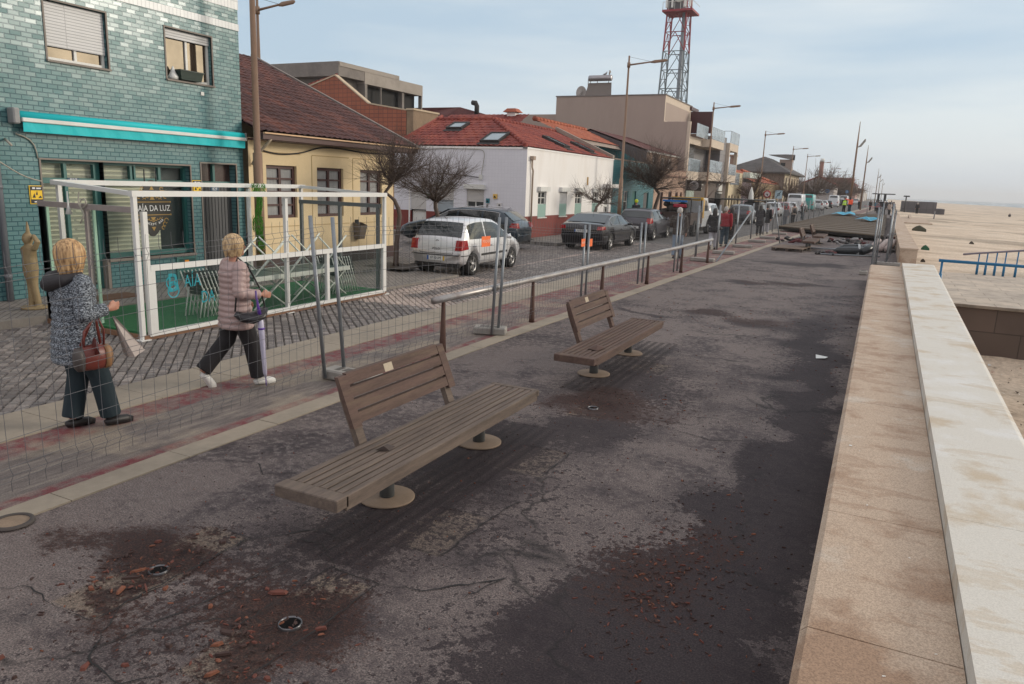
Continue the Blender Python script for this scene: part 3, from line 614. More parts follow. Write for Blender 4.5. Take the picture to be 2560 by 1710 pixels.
# ---- teal tiled building
TX = -13.4
m_tile = brickmat('teal_glazed_tile', (.115, .235, .245), (.095, .205, .215), (.030, .095, .115), .185, .079, .009, 'YZ', .5, .20, tilt=.05, bd=.006, coarse=.1)
m_wtile = brickmat('white_tile_band', (.66, .68, .68), (.60, .62, .63), (.38, .40, .42), .09, .4, .004, 'YZ', 0, .3)
tb = thing('tiled_building', (TX, 9, 0), 'two storey building clad in glossy teal brick tiles with a ground floor bar', 'building')
P = PX(TX); H1 = [(8.59, 9.74, 4.12, 5.11), (11.03, 12.19, 4.13, 5.12), (9.48, 11.46, .57, 2.41), (8.29, 9.48, -.02, 2.41), (11.76, 12.73, -.02, 2.48)]
mb = MB(); facade(mb, P, 2.5, 12.97, -.05, 5.39, H1, .2); mb.quad(P(2.5, 5.53), P(12.97, 5.53), P(12.97, 5.84), P(2.5, 5.84)); mb.quad(P(2.5, 5.39), P(12.97, 5.39), P(12.97, 5.53), P(2.5, 5.53))
mb.prism([(TX-.001, 12.97, -.05), (TX-9, 12.97, -.05), (TX-9, 12.97, 6.4), (TX-.001, 12.97, 6.4)], (0, -.02, 0)); mb.quad((TX, 2.5, 5.84), (TX, 12.97, 5.84), (TX, 12.97, 6.2), (TX, 2.5, 6.2)); mb.quad((TX, 2.5, 6.4), (TX, 12.97, 6.4), (TX-9, 12.97, 6.4), (TX-9, 2.5, 6.4))
mb.build('tiled_wall', m_tile, tb)
mb = MB(); pb(mb, P, 2.5, 12.98, 5.39, 5.53, -.012, .05); pb(mb, P, 2.5, 12.98, 5.83, 6.42, -.012, .05); mb.build('tile_band', m_wtile, tb)
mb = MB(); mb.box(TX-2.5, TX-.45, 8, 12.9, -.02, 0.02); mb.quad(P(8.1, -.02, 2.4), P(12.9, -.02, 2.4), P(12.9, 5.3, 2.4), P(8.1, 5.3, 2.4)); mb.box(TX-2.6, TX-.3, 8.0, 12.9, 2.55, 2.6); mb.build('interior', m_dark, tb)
m_sky = glass('reflecting_pane', (.16, .135, .11), .04, spec=1.0); m_sky.node_tree.nodes['Principled BSDF'].inputs['Metallic'].default_value = .85
m_gold = glass('golden_pane', (.16, .145, .09), .12, spec=1.0)
window(tb, P, 8.60, 9.73, 4.13, 5.10, .12, m_white, 2, 1, .05, m_sky, shut=.74)
window(tb, P, 11.04, 12.18, 4.14, 5.11, .12, m_white, 2, 1, .05, m_sky, shut=.17)
for (a, b, c, d_) in H1[:2]:
    mb = MB(); pb(mb, P, a-.03, b+.03, c-.035, c, -.05, .16); pb(mb, P, a-.03, a, c, d_+.03, -.015, .03); pb(mb, P, b, b+.03, c, d_+.03, -.015, .03); pb(mb, P, a, b, d_, d_+.03, -.015, .03); mb.build('window_surround', m_stone, tb)
# shop front: teal frame, transoms, panes with venetian blinds behind
m_blind = brickmat('venetian_blind', (.95, .95, .66), (.50, .55, .42), (.09, .12, .11), 4.0, .085, .03, 'YZ', .3, .5, coarse=.6)
sf = MB(); d0, d1 = .13, .21
for (u, a, b, w_) in ((8.29, -.02, 2.41, .06), (8.78, .04, 2.41, .06), (9.36, -.02, 2.41, .13), (9.50, .57, 2.41, .05), (10.13, 2.10, 2.41, .05), (10.22, 2.12, 2.38, .04), (10.78, 2.10, 2.41, .06), (11.39, .57, 2.41, .07)): pb(sf, P, u, u+w_, a, b, d0, d1)
for (a, b, z, h) in ((8.29, 9.36, 2.0, .1), (8.29, 11.46, 2.36, .05), (9.5, 11.46, 2.0, .10), (9.5, 11.46, .57, .10), (8.29, 9.36, -.02, .1), (10.22, 10.74, 2.1, .03)): pb(sf, P, a, b, z, z+h, d0-.004, d1-.004)
s_ = sf.build('shop_front', m_teal, tb); mb = MB()
mb.quad(P(8.3, 0, .17), P(11.45, 0, .17), P(11.45, 2.4, .17), P(8.3, 2.4, .17)); mb.build('pane', glass('shop_glass', (.02, .035, .035), .05, .15, 1), s_)
mb = MB(); mb.quad(P(8.3, .1, .26), P(10.85, .1, .26), P(10.85, 2.4, .26), P(8.3, 2.4, .26)); mb.build('blind', m_blind, s_)
mb = MB(); mb.quad(P(8.28, -.02, .3), P(11.47, -.02, .3), P(11.47, 2.42, .3), P(8.28, 2.42, .3)); mb.build('backing', mat('shop_dark', (.03, .045, .045)), s_)
mb = MB(); pb(mb, P, 9.44, 11.5, .52, .57, -.05, .14); pb(mb, P, 9.40, 9.46, -.02, .57, -.02, .2)
for (a, b, z) in ((8.26, 11.49, 2.41), (11.73, 12.76, 2.48)): pb(mb, P, a, b, z, z+.03, -.02, .03)
for u, z in ((8.26, 2.41), (11.46, 2.41), (11.73, 2.48), (12.73, 2.48)): pb(mb, P, u, u+.03, -.02 if u != 11.46 else .57, z, -.02, .03)
mb.build('opening_surround', m_stone, tb)
# side door
dr = MB(); pb(dr, P, 11.76, 12.73, -.02, 2.04, .17, .21); 
for k in range(10): pb(dr, P, 11.80+k*.09, 11.872+k*.09, .05, 1.98, .155, .17)
dr_ = dr.build('door', mat('door_grey', (.055, .057, .062), rough=.5), tb)
mb = MB(); pb(mb, P, 11.76, 12.73, 2.04, 2.10, .12, .2); pb(mb, P, 12.18, 12.24, 2.1, 2.48, .12, .2); mb.build('transom', m_teal, tb)
mb = MB(); mb.quad(P(11.76, 2.1, .19), P(12.73, 2.1, .19), P(12.73, 2.48, .19), P(11.76, 2.48, .19)); mb.build('transom_pane', mat('patterned_glass', (.06, .035, .03), rough=.2, sc=30, var=.5), tb)
mb = MB(); mb.tube(P(11.84, 1.12, .15), P(11.84, 1.12, .10), .012); mb.tube(P(11.84, 1.12, .10), P(11.95, 1.12, .10), .01); mb.build('handle', mat('black_metal', (.01, .01, .01), rough=.3), dr_)
# vent louvres
vt = MB(); pb(vt, P, 10.98, 11.52, -.02+.02, .5, -.03, .01); mb2 = MB()
v_ = vt.build('vent_cabinet', m_teal, tb)
for k in range(7): pb(mb2, P, 11.05, 11.45, .27+k*.028, .285+k*.028, -.045, -.028)
for k in range(5): pb(mb2, P, 11.05, 11.45, .05+k*.03, .065+k*.03, -.045, -.028)
mb2.build('louvre', mat('teal_dark', (.012, .06, .055)), v_)
mb = MB(); pb(mb, P, 11.17, 11.27, .36, .43, -.055, -.046); mb.build('warning_label', mat('orange_label', (.75, .28, .01)), v_)
# cable, brackets
def cable(name, pts, r, m, par=None, n=5):
    P_ = []
    for a, b in zip(pts, pts[1:]):
        L_ = (Vector(b)-Vector(a)).length; k = max(2, int(L_/.12))
        for i in range(k): P_.append(Vector(a).lerp(Vector(b), i/k))
    P_.append(Vector(pts[-1]))
    for it in range(5):
        Q = [p.copy() for p in P_]
        for i in range(1, len(P_)-1): Q[i] = (P_[i-1]+P_[i]*2+P_[i+1])/4
        P_ = Q
    mb = MB(); mb.path(P_, r, n); return mb.build(name, m, par)
m_cab = mat('cable_cream', (.35, .33, .28)); m_cabd = mat('cable_dark', (.03, .028, .028))
cable('conduit', [(TX+.02, 8.24, 2.42), (TX+.02, 8.24, 2.80), (TX+.03, 7.9, 2.82)], .012, m_cab, tb)
mb = MB(); pb(mb, P, 11.84, 11.92, 3.9, 3.97, -.03, 0); mb.build('junction_box', m_white, tb)
mb = MB(); mb.tube((TX+.02, 7.72, 2.72), (TX+.35, 7.62, 2.62), .02); mb.build('wall_bracket', m_cab, tb)
# things fixed or hung on it
aw = thing('awning', (TX, 10.4, 3.0), 'rolled up turquoise awning with a white bar across the teal tiled building', 'awning')
m_turq = mat('turquoise_canvas', (.005, .50, .54), var=.06, rough=.6, stretch=(1, .4, 3), sc=5)
mb = MB(); mb.path([(TX+.10, 7.92, 3.13), (TX+.10, 12.90, 3.13)], .07, 12)
for k in range(40):
    y0, y1 = 7.96+k*.1235, 7.96+(k+1)*.1235; w0, w1 = .012*math.sin(k*1.7), .012*math.sin((k+1)*1.7)
    mb.quad((TX+.165+w0*.3, y0, 3.04), (TX+.165+w1*.3, y1, 3.04), (TX+.16+w1, y1, 2.86), (TX+.16+w0, y0, 2.86)); mb.quad((TX+.155+w0*.3, y0, 3.04), (TX+.15+w0, y0, 2.86), (TX+.15+w1, y1, 2.86), (TX+.155+w1*.3, y1, 3.04))
mb.build('canvas', m_turq, aw)
mb = MB(); mb.box(TX+.14, TX+.20, 7.94, 12.92, 3.02, 3.09, bev=.01); mb.build('front_bar', m_white, aw)
mb = MB(); mb.box(TX, TX+.2, 7.80, 7.91, 2.98, 3.24, bev=.02); mb.box(TX, TX+.16, 12.91, 12.95, 3.03, 3.2); mb.build('end_bracket', mat('grey_casting', (.28, .28, .28)), aw)
dp = thing('drainpipe', (TX+.08, 7.5, 0), 'grey plastic drainpipe at the left end of the teal tiled building', 'drainpipe')
mb = MB(); mb.path([(TX+.09, 7.50, .0), (TX+.09, 7.50, 2.2), (TX+.09, 7.46, 6.2)], .055, 10); mb.build('pipe', mat('pipe_grey', (.14, .15, .17), rough=.5), dp)
mb = MB(); [mb.lathe((TX+.09, 7.5, z), [(.058, 0), (.066, .01), (.066, .05), (.058, .06)], 10) for z in (.4, 1.9, 2.9)]; mb.build('clip', mat('pipe_grey', (.14, .15, .17)), dp)
mb = MB(); mb.box(TX-.02, TX+.004, 2.6, 7.28, 0, .75); mb.box(TX-.02, TX+.01, 2.6, 7.24, .75, 2.5, 1)
tag(mb.build('shop_window', [mat('red_tile', (.16, .03, .02)), m_dark]), 'dark shop window over red tiles at the far left edge', 'window')
tag(cable('cable', [(TX+.1, 7.3, 2.5), (TX+.15, 7.6, 2.30), (TX+.2, 7.9, 2.06), (TX+.3, 8.1, 2.04)], .012, m_cab), 'slack cream cable running from the drainpipe to the white frame', 'cable')
fb = thing('flower_box', (TX+.05, 11.6, 4.1), 'dark green planter box on the sill of the right upper window', 'planter')
mb = MB(); mb.add([(TX-.10, 11.30, 4.15), (TX+.10, 11.30, 4.15), (TX+.10, 11.80, 4.15), (TX-.10, 11.80, 4.15), (TX-.12, 11.26, 4.33), (TX+.13, 11.26, 4.33), (TX+.13, 11.84, 4.33), (TX-.12, 11.84, 4.33)], [(3, 2, 1, 0), (0, 1, 5, 4), (1, 2, 6, 5), (2, 3, 7, 6), (3, 0, 4, 7)])
mb.box(TX-.12, TX+.145, 11.245, 11.855, 4.32, 4.34); mb.build('trough', mat('planter_green', (.012, .03, .022), rough=.5), fb); mb = MB(); mb.box(TX-.11, TX+.12, 11.27, 11.83, 4.341, 4.346); mb.build('soil', mat('joint_soil', (.05, .04, .03)), fb)
mb = MB(); mb.lathe((TX-.05, 11.22, 4.14), [(.10, 0), (.11, .05), (.06, .13), (.035, .2), (.01, .26)], 12); tag(mb.build('ornament', m_white), 'small white pointed ornament standing on the upper window sill', 'ornament')
def plate(txt, y, z, w_, h_, X0, lab, bgc=(.02, .07, .13)):
    t_ = thing('number_plate', (X0, y, z), lab, 'number plate'); mb = MB(); mb.box(X0, X0+.01, y-w_/2, y+w_/2, z-h_/2, z+h_/2); mb.build('plate', mat('enamel_blue', bgc, rough=.3), t_)
    text_mb(txt, h_*1.05, FACE_X((X0+.012, y, z))).build('lettering', mat('sign_white', (.75, .75, .75), rough=.5), t_)
plate('827', 8.94, 2.06, .22, .09, TX-.12, 'small blue house number 827 on the teal transom'); plate('829', 12.24, 1.93, .22, .085, TX-.155, 'small blue house number 829 above the grey side door')
def alarm(y, z, X0, lab, w_=.24, h_=.32):
    t_ = thing('warning_sign', (X0, y, z), lab, 'sign'); mb = MB(); mb.box(X0, X0+.008, y-w_/2, y+w_/2, z-h_/2, z+h_/2, 0); mb.box(X0+.008, X0+.011, y-w_/2+.012, y+w_/2-.012, z-h_/2+.012, z+h_/2-.012, 1)
    mb.box(X0+.011, X0+.013, y-w_/2+.022, y+w_/2-.022, z-h_*.24, z+h_*.24, 0)
    mb.build('plate', [mat('sign_yellow', (.82, .52, .01), rough=.5), mat('sign_black', (.015, .012, .01), rough=.5)], t_)
    mb = MB(); x = X0+.015
    for (a, b, c, d_) in ((-.08, -.02, -.05, .03), (-.02, .02, .0, .07), (.02, .09, -.055, -.01)): mb.poly([(x, y+a, z+c), (x, y+b, z+c), (x, y+(a+b)/2+.01, z+d_)])
    mb.build('pictogram', mat('sign_black', (.015, .012, .01)), t_); mb = MB()
    for (a, b, c, d_) in ((-.07, -.02, .10, .13), (0, .08, .10, .125), (-.05, .03, -.13, -.11), (.04, .08, -.13, -.11)): mb.quad((x, y+a, z+c), (x, y+b, z+c), (x, y+b, z+d_), (x, y+a, z+d_))
    mb.build('print', mat('sign_white', (.75, .75, .75)), t_)
alarm(8.16, 1.80, TX+.01, 'yellow and black alarm warning sign beside the bar window, left one'); alarm(11.62, 1.96, TX+.01, 'yellow and black warning sign between the bar window and the side door')
# hanging bar sign, seen flat on, on the frame of the terrace
sg = thing('bar_sign', (-12.9, 10.08, 1.6), 'ornate black and gold hanging sign of the bar with white lettering', 'sign')
sx = -12.95; cy, cz = 10.12, 1.56; mb = MB(); out_ = []
for k in range(72):
    a = 2*math.pi*k/72; r_ = .40+.03*math.cos(4*a)+.025*math.cos(8*a+.4); r_ *= (1.12 if abs(math.sin(a)) > .9 else 1)*(.98 if abs(math.cos(a)) > .8 else .93)
    out_.append((sx, cy+r_*math.cos(a)*1.02, cz+r_*math.sin(a)*1.16))
mb.prism(out_, (.025, 0, 0)); b_ = mb.build('board', mat('sign_board', (.012, .013, .012), rough=.4), sg); m_goldp = mat('gold_paint', (.30, .19, .055), rough=.4, metal=.3)
x = sx+.028; mb = MB()
for z in (.125, -.125): mb.box(x, x+.004, cy-.41, cy+.41, cz+z-.008, cz+z+.008); mb.lathe((x, cy+.41, cz+z), [(.0, -.0), (.02, .0), (.02, .004), (0, .005)], 10, axis='X'); mb.lathe((x, cy-.41, cz+z), [(0, 0), (.02, 0), (.02, .004), (0, .005)], 10, axis='X')
def arc(mb, c, r_, a0, a1, w_, n=14):
    for i in range(n):
        p = [R(a0+(a1-a0)*t_/n) for t_ in (i, i+1)]
        mb.quad(*[(x+.003, c[0]+q*math.cos(a), c[1]+q*math.sin(a)) for q, a in ((r_-w_, p[0]), (r_+w_, p[0]), (r_+w_, p[1]), (r_-w_, p[1]))])
for sgn in (1, -1):
    for k in range(7): arc(mb, (cy-.18+.06*k, cz+sgn*(.17+.02*(3-abs(k-3)))), .028, 0 if sgn > 0 else 180, 180 if sgn > 0 else 360, .006, 8)
    for q in (-1, 1):
        for k in range(3): arc(mb, (cy+q*(.30-.04*k), cz+sgn*(.24+.07*k)), .045-.006*k, 0, 300, .008, 12)
    mb.poly([(x+.003, cy-.05, cz+sgn*.36), (x+.003, cy+.05, cz+sgn*.36), (x+.003, cy, cz+sgn*.44)][::sgn]); mb.poly([(x+.003, cy-.06, cz+sgn*.17), (x+.003, cy+.06, cz+sgn*.17), (x+.003, cy, cz+sgn*.24)][::sgn])
mb.build('gold_ornament', m_goldp, sg)
mb = MB(); text_mb('BAÍA DA LUZ', .165, FACE_X((x+.004, cy, cz)), 0, mb, sx=.82)
def arctext(s, r_, a0, a1, size, flip, mb):
    for i, ch in enumerate(s):
        a = R(a0+(a1-a0)*i/(len(s)-1)); d_ = Vector((0, math.cos(a), math.sin(a))); o_ = Vector((x+.004, cy, cz))+d_*r_
        u = Vector((0, -d_.z, d_.y))*(1 if flip else -1); v = d_*(-1 if flip else 1); text_mb(ch, size, frame(o_, u, v), 0, mb)
arctext('CONCEPT BAR', .31, 228, 312, .062, True, mb); arctext('BAR & SERVICE', .31, 132, 48, .06, False, mb)
mb.build('lettering', mat('sign_white', (.75, .75, .75)), sg); mb = MB(); [mb.tube((sx+.01, cy+q, cz+.4), (sx+.01, cy+q, cz+.75), .012) for q in (-.13, .13)]; mb.build('hanger', mat('black_metal', (.01, .01, .01)), sg)
# ---- roofs of wavy clay tiles as real relief
def tileroof(mb, o, u, v, lu, lv, mi=None, pitch=.22, course=.36, amp=.035, lip=.022, clip=None, du=None):
    """o corner at the eave, u along the eave, v up the slope"""
    u = Vector(u).normalized(); v = Vector(v).normalized(); n = u.cross(v).normalized()
    if n.z < 0: n = -n
    du = du or pitch/5; nu = max(2, int(lu/du)); nc = max(1, int(lv/course)); k0 = len(mb.v); vs = []
    for c in range(nc+1):
        for e in (0, 1):
            t_ = c*course+(0 if e == 0 else course*.999); t_ = min(t_, lv)
            for i in range(nu+1):
                a = lu*i/nu; h = amp*abs(math.sin(math.pi*a/pitch))**1.0+lip*(1-e)+.006*math.sin(a*13.1+c*3.3)
                p = Vector(o)+u*a+v*t_+n*h; vs.append(p)
    fs = []
    for r_ in range(2*(nc+1)-1):
        for i in range(nu):
            a = r_*(nu+1)+i; c4 = (a, a+1, a+nu+2, a+nu+1)
            if clip:
                ce = sum((vs[q] for q in c4), Vector())/4
                if not clip(ce): continue
            fs.append(c4)
    mb.add(vs, fs, mi, False)
def roofmat(name, c1, c2, c3, sc=1.2):
    if name in MC: return MC[name]
    m, t, N, L, B = newmat(name); g = N.new('ShaderNodeTexCoord').outputs['Object']
    o = ramp(N, L, noise(N, L, g, sc, 6, .7), [(.32, c1), (.5, c2), (.68, c3)]); o = mix(N, L, .65, o, ramp(N, L, noise(N, L, g, 14, 5, .75), [(.33, (.4, .4, .4)), (.67, (1.6, 1.6, 1.6))]), 'MULTIPLY')
    L.new(o, B.inputs['Base Color']); B.inputs['Roughness'].default_value = .8; MC[name] = m; return m
m_rbrown = roofmat('old_brown_tiles', (.052, .020, .019), (.085, .034, .030), (.17, .060, .042)); m_rred = roofmat('red_clay_tiles', (.13, .024, .020), (.23, .045, .032), (.32, .08, .045)); m_ror = roofmat('orange_clay_tiles', (.22, .055, .03), (.36, .10, .05), (.42, .15, .08)); m_rmar = roofmat('maroon_tiles', (.07, .018, .018), (.10, .028, .026), (.13, .04, .034)); m_rgrey = roofmat('grey_slate_tiles', (.05, .043, .043), (.075, .066, .064), (.10, .09, .085))
# ---- yellow house
YX = -13.25; yh = thing('yellow_house', (YX, 16, 0), 'single storey pale yellow house with brown framed windows under a big brown tiled roof', 'house')
m_yel = mat('yellow_render', (.70, .555, .34), var=.06, sc=.9, bmp=.003, bsc=50, dirt=.35, dc=(.52, .36, .17)); m_brn = mat('brown_paint', (.060, .018, .016), rough=.45, var=.1); m_pl = mat('plinth_brown', (.075, .045, .042), bmp=.004)
P = PX(YX); WN = [(13.53, 14.56, 1.26, 2.52), (15.31, 16.36, 1.26, 2.52), (17.09, 18.1, 1.26, 2.52)]
mb = MB(); facade(mb, P, 12.98, 18.68, .33, 3.12, WN, .16); mb.quad((YX, 18.68, .33), (YX-8, 18.68, .33), (YX-8, 18.68, 3.1), (YX, 18.68, 3.1)); mb.poly([(YX, 18.68, 3.1), (YX-9, 18.68, 3.1), (YX-6.0, 18.68, 5.75)]); mb.build('wall', m_yel, yh)
mb = MB(); pb(mb, P, 12.98, 18.69, -.05, .33, -.012, .1); mb.quad((YX-.1, 18.70, -.05), (YX-8, 18.70, -.05), (YX-8, 18.70, .33), (YX-.1, 18.70, .33)); mb.build('plinth', m_pl, yh)
m_ygl = glass('house_glass', (.02, .02, .02), .05, .25)
for (a, b, c, d_) in WN:
    w_ = window(yh, P, a, b, c, d_, .10, m_brn, 2, 4, .075, m_ygl, curt=m_curt); mb = MB()
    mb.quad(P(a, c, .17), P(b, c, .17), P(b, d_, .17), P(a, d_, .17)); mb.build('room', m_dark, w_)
mb = MB()
for y in (13.35, 15.1, 16.75): pb(mb, P, y, y+.025, 1.05, 2.8, -.008, .01)
for (a, b) in ((13.35, 14.7), (15.1, 16.6), (16.75, 18.2)): pb(mb, P, a+.026, b, 2.8, 2.825, -.008, .01); pb(mb, P, a+.026, b, 1.05, 1.07, -.008, .01)
mb.build('moulding', mat('yellow_edge', (.45, .33, .17)), yh)
sl = Vector((-6.5, 0, 2.82)); mb = MB(); tileroof(mb, (YX+.42, 13.0, 3.24), (0, 1, 0), sl, 6.25, sl.length, course=.3, pitch=.2, du=.05)
mb.quad((YX+.42, 13.0, 3.2), (YX+.42, 19.25, 3.2), (YX+.42+sl.x, 19.25, 3.2+sl.z), (YX+.42+sl.x, 13, 3.2+sl.z)); mb.quad((YX+.42+sl.x, 13.0, 3.2+sl.z), (YX+.42+sl.x, 19.25, 3.2+sl.z), (YX-12, 19.25, 3.0), (YX-12, 13, 3.0)); rf = mb.build('roof', m_rbrown, yh)
mb = MB(); a = Vector((YX+.44, 19.28, 3.27)); mb.prism([a+Vector((0, -.09, -.13)), a+Vector((0, .02, -.13)), a+Vector((0, .02, .05)), a+Vector((0, -.09, .05))], sl); mb.build('verge', mat('verge_grey', (.21, .175, .16), var=.25, dirt=.5), yh)
mb = MB(); mb.box(YX+.40, YX+.47, 12.99, 19.28, 3.08, 3.21); mb.box(YX, YX+.41, 12.99, 19.28, 3.06, 3.10); mb.build('fascia', m_brn, yh); mb = MB(); mb.box(YX+.47, YX+.53, 12.99, 19.28, 3.20, 3.232); mb.build('gutter', mat('gutter_cream', (.60, .40, .24)), yh)
mb = MB()
for (u, v) in ((2.6, 2.2), (2.85, 2.25), (2.5, 2.45), (3.1, 2.0)):
    c = Vector((YX+.42, 13+u-1.6, 3.24))+sl.normalized()*(v+.55)+Vector((.03, 0, .05)); mb.add([c, c+Vector((0, .22, 0)), c+Vector((0, .22, 0))+sl.normalized()*.34, c+sl.normalized()*.34], [(0, 1, 2, 3)])
mb.build('roof_patch', mat('cement_patch', (.26, .21, .19)), yh)
cable('gutter_pipe', [(YX+.45, 13.25, 3.1), (YX+.4, 13.22, 2.95), (YX+.12, 13.1, 2.8), (YX+.05, 13.05, 2.5)], .035, mat('pipe_cream', (.38, .31, .22)), yh, 8)
cable('wire', [(YX+.03, 13.15, 2.88), (YX+.03, 13.9, 2.77), (YX+.03, 14.7, 2.84), (YX+.03, 15.4, 3.03), (YX+.03, 16.2, 3.04), (YX+.03, 17.2, 2.98), (YX+.03, 18.6, 3.0)], .018, m_cabd, yh)
bn = thing('wall_bin', (YX+.15, 16.9, .9), 'brown open topped litter bin fixed to the yellow house wall', 'bin'); mb = MB()
mb.add([(YX+.02, 16.78, .62), (YX+.2, 16.80, .62), (YX+.2, 17.02, .62), (YX+.02, 17.04, .62), (YX+.02, 16.74, 1.08), (YX+.27, 16.76, 1.0), (YX+.27, 17.06, 1.0), (YX+.02, 17.08, 1.08)], [(3, 2, 1, 0), (0, 1, 5, 4), (1, 2, 6, 5), (2, 3, 7, 6), (3, 0, 4, 7)]); mb.build('bucket', mat('bin_brown', (.13, .10, .075), rough=.5), bn)
mb = MB(); mb.box(YX, YX+.03, 16.84, 16.98, .6, 1.15); mb.build('bracket', m_dark, bn)
# ---- brick gable house and brown block behind
bh = thing('brick_house', (-26, 34, 0), 'orange brick clad gable wall rising behind the brown tiled roof', 'house'); m_ob = brickmat('orange_brick_cladding', (.36, .115, .06), (.29, .09, .05), (.14, .055, .04), .30, .22, .022, 'XZ', 0, .7, coarse=.3)
pts = [(-30.74, 34, -.3), (-23.3, 34, -.3), (-23.3, 34, 5.86), (-25.79, 34, 6.23), (-28.03, 34, 7.74), (-30.74, 34, 6.95)]  # gable and brown block scaled about the camera to stand behind the white house
mb = MB(); mb.prism(pts, (0, .25, 0)); mb.build('gable_wall', m_ob, bh); mb = MB()
for p, q in zip(pts[2:], pts[3:]): mb.add([Vector(p)+Vector((0, -.03, .0)), Vector(q)+Vector((0, -.03, .0)), Vector(q)+Vector((0, .3, .0)), Vector(p)+Vector((0, .3, 0)), Vector(p)+Vector((0, -.03, .07)), Vector(q)+Vector((0, -.03, .07)), Vector(q)+Vector((0, .3, .07)), Vector(p)+Vector((0, .3, .07))], [(0, 4, 5, 1), (4, 7, 6, 5), (2, 6, 7, 3), (1, 5, 6, 2), (3, 7, 4, 0)])
mb.build('coping', mat('coping_cream', (.50, .40, .28)), bh); mb = MB(); tileroof(mb, (-31.9, 34.4, 6.75), (1, 0, .24), (-.7, 1, .30), 3.6, 3.0, pitch=.3, du=.08); mb.build('roof', m_rred, bh)
bb = thing('render_block', (-17.5, 26, 0), 'brown rendered block between the brick gable and the red roofed house', 'building'); mb = MB(); mb.prism([(-17.11, 25.0, -.3), (-18.1, 27, -.3), (-16.9, 29.5, -.3), (-15.6, 27, -.3)][::-1], (0, 0, 5.2)) if False else mb.box(-23.28, -22.85, 34.0, 36.45, -.3, 5.88); mb.build('wall', mat('brown_render', (.26, .18, .115), var=.2, dirt=.6, sc=1.5), bb)
mb = MB(); mb.box(-23.28, -22.8, 33.95, 36.5, 5.88, 5.97); mb.build('coping', mat('coping_cream', (.50, .40, .28)), bb)
# ---- unfinished concrete building
m_con = mat('raw_concrete', (.21, .185, .165), var=.16, sc=.9, bmp=.01, bsc=20, dirt=.6, dc=(.09, .075, .07)); m_conl = mat('raw_concrete_light', (.33, .29, .25), var=.12, sc=1.0, dirt=.35)
cb = thing('concrete_building', (-40, 50, 0), 'unfinished bare concrete upper storey with open dark bays behind the houses', 'building'); mb = MB()
mb.box(-51, -37.5, 45.9, 53.65, 9.65, 10.67, 0); mb.box(-51, -38.25, 46.8, 56.5, 4.85, 9.64, 0)  # slabs, columns and bays all scaled about the camera to a greater depth
mb.box(-44, -37.47, 49.0, 57.15, 9.47, 10.34, 1); mb.box(-37.49, -37.45, 45.97, 53.6, 10.35, 10.64, 1); mb.build('upper_slab', [m_con, m_conl], cb)
mb = MB(); mb.box(-40.5, -37.48, 49.02, 49.32, 4.1, 9.47); mb.box(-37.8, -37.48, 56.97, 57.14, 4.1, 9.47); mb.box(-37.65, -37.53, 51.15, 51.24, 4.1, 9.47); mb.box(-37.95, -37.65, 54.3, 54.6, 4.1, 9.47); mb.build('column', m_con, cb)
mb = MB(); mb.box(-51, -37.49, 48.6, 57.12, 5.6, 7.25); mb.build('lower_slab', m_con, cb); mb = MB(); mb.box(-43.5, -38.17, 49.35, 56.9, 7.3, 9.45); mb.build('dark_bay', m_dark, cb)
# ---- white corner house
WX = -13.74; wh = thing('white_house', (WX, 34, 0), 'white tiled corner house with a dark red base and red clay hip roof', 'house')
m_ww = mat('white_render', (.80, .775, .75), var=.03, sc=1.0, rough=.6, dirt=.3, dc=(.60, .52, .43), stretch=(1, 2, .5)); m_wt = brickmat('white_tile_shaded', (.70, .695, .75), (.68, .675, .73), (.58, .575, .62), .15, .15, .004, 'XZ', 0, .3, coarse=.05, bd=.002); m_rb = mat('dark_red_base', (.19, .033, .026), var=.1, rough=.6, dirt=.25)  # side tiles tinted lavender, the cool tone of the shaded face put into colour
P = PX(WX); Q = PY(28.96); WR = [(30.25, 31.14, .87, 2.0), (32.69, 33.58, .87, 2.0), (34.67, 35.55, .87, 2.0), (37.09, 37.95, .87, 2.0), (38.95, 39.75, -.0, 2.15)]
mb = MB(); facade(mb, P, 28.96, 40.1, .93, 3.78, [(a, b, max(c, .93), d_) for a, b, c, d_ in WR], .14); mb.build('front_wall', m_ww, wh)
mb = MB(); facade(mb, P, 28.96, 40.1, -.05, .93, [(a, b, c, .93) for a, b, c, _ in WR[:4]]+[(38.95, 39.75, -.05, .93)], .14); WL = [(-19.56, -18.73, -.03, 1.97), (-18.2, -17.28, .87, 2.02), (-16.62, -15.75, .87, 2.0)]
facade(mb, Q, -20.5, WX, -.05, .93, [(a, b, c, .93) for a, b, c, _ in WL], .14); mb.build('base', m_rb, wh)
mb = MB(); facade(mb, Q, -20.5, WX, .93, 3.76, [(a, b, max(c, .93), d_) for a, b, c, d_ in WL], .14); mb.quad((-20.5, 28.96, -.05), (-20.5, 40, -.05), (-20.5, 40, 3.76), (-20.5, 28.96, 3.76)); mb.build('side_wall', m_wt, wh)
m_gfr = mat('frosted_green', (.30, .45, .40), rough=.35, var=.06)
for i, (a, b, c, d_) in enumerate(WR[:4]):
    w_ = window(wh, P, a, b, c, d_, .09, m_white, 2, 4, .06, m_win, box=.2)
    mb = MB(); pb(mb, P, a+.02, b-.02, c+.01, c+.57, .0, .03); mb.build('frosted_panel', m_gfr, w_)
    mb = MB(); pb(mb, P, a-.05, b+.05, c-.05, c, -.05, .1); mb.build('sill', m_white, w_)
    if i == 1: mb = MB(); pb(mb, P, a+.01, b-.01, 1.44, 2.0, .03, .05); mb.build('shutter', m_shut, w_)
d_ = MB(); pb(d_, P, 38.95, 39.75, -.03, 2.15, .08, .12); dd = d_.build('door', m_white, wh)
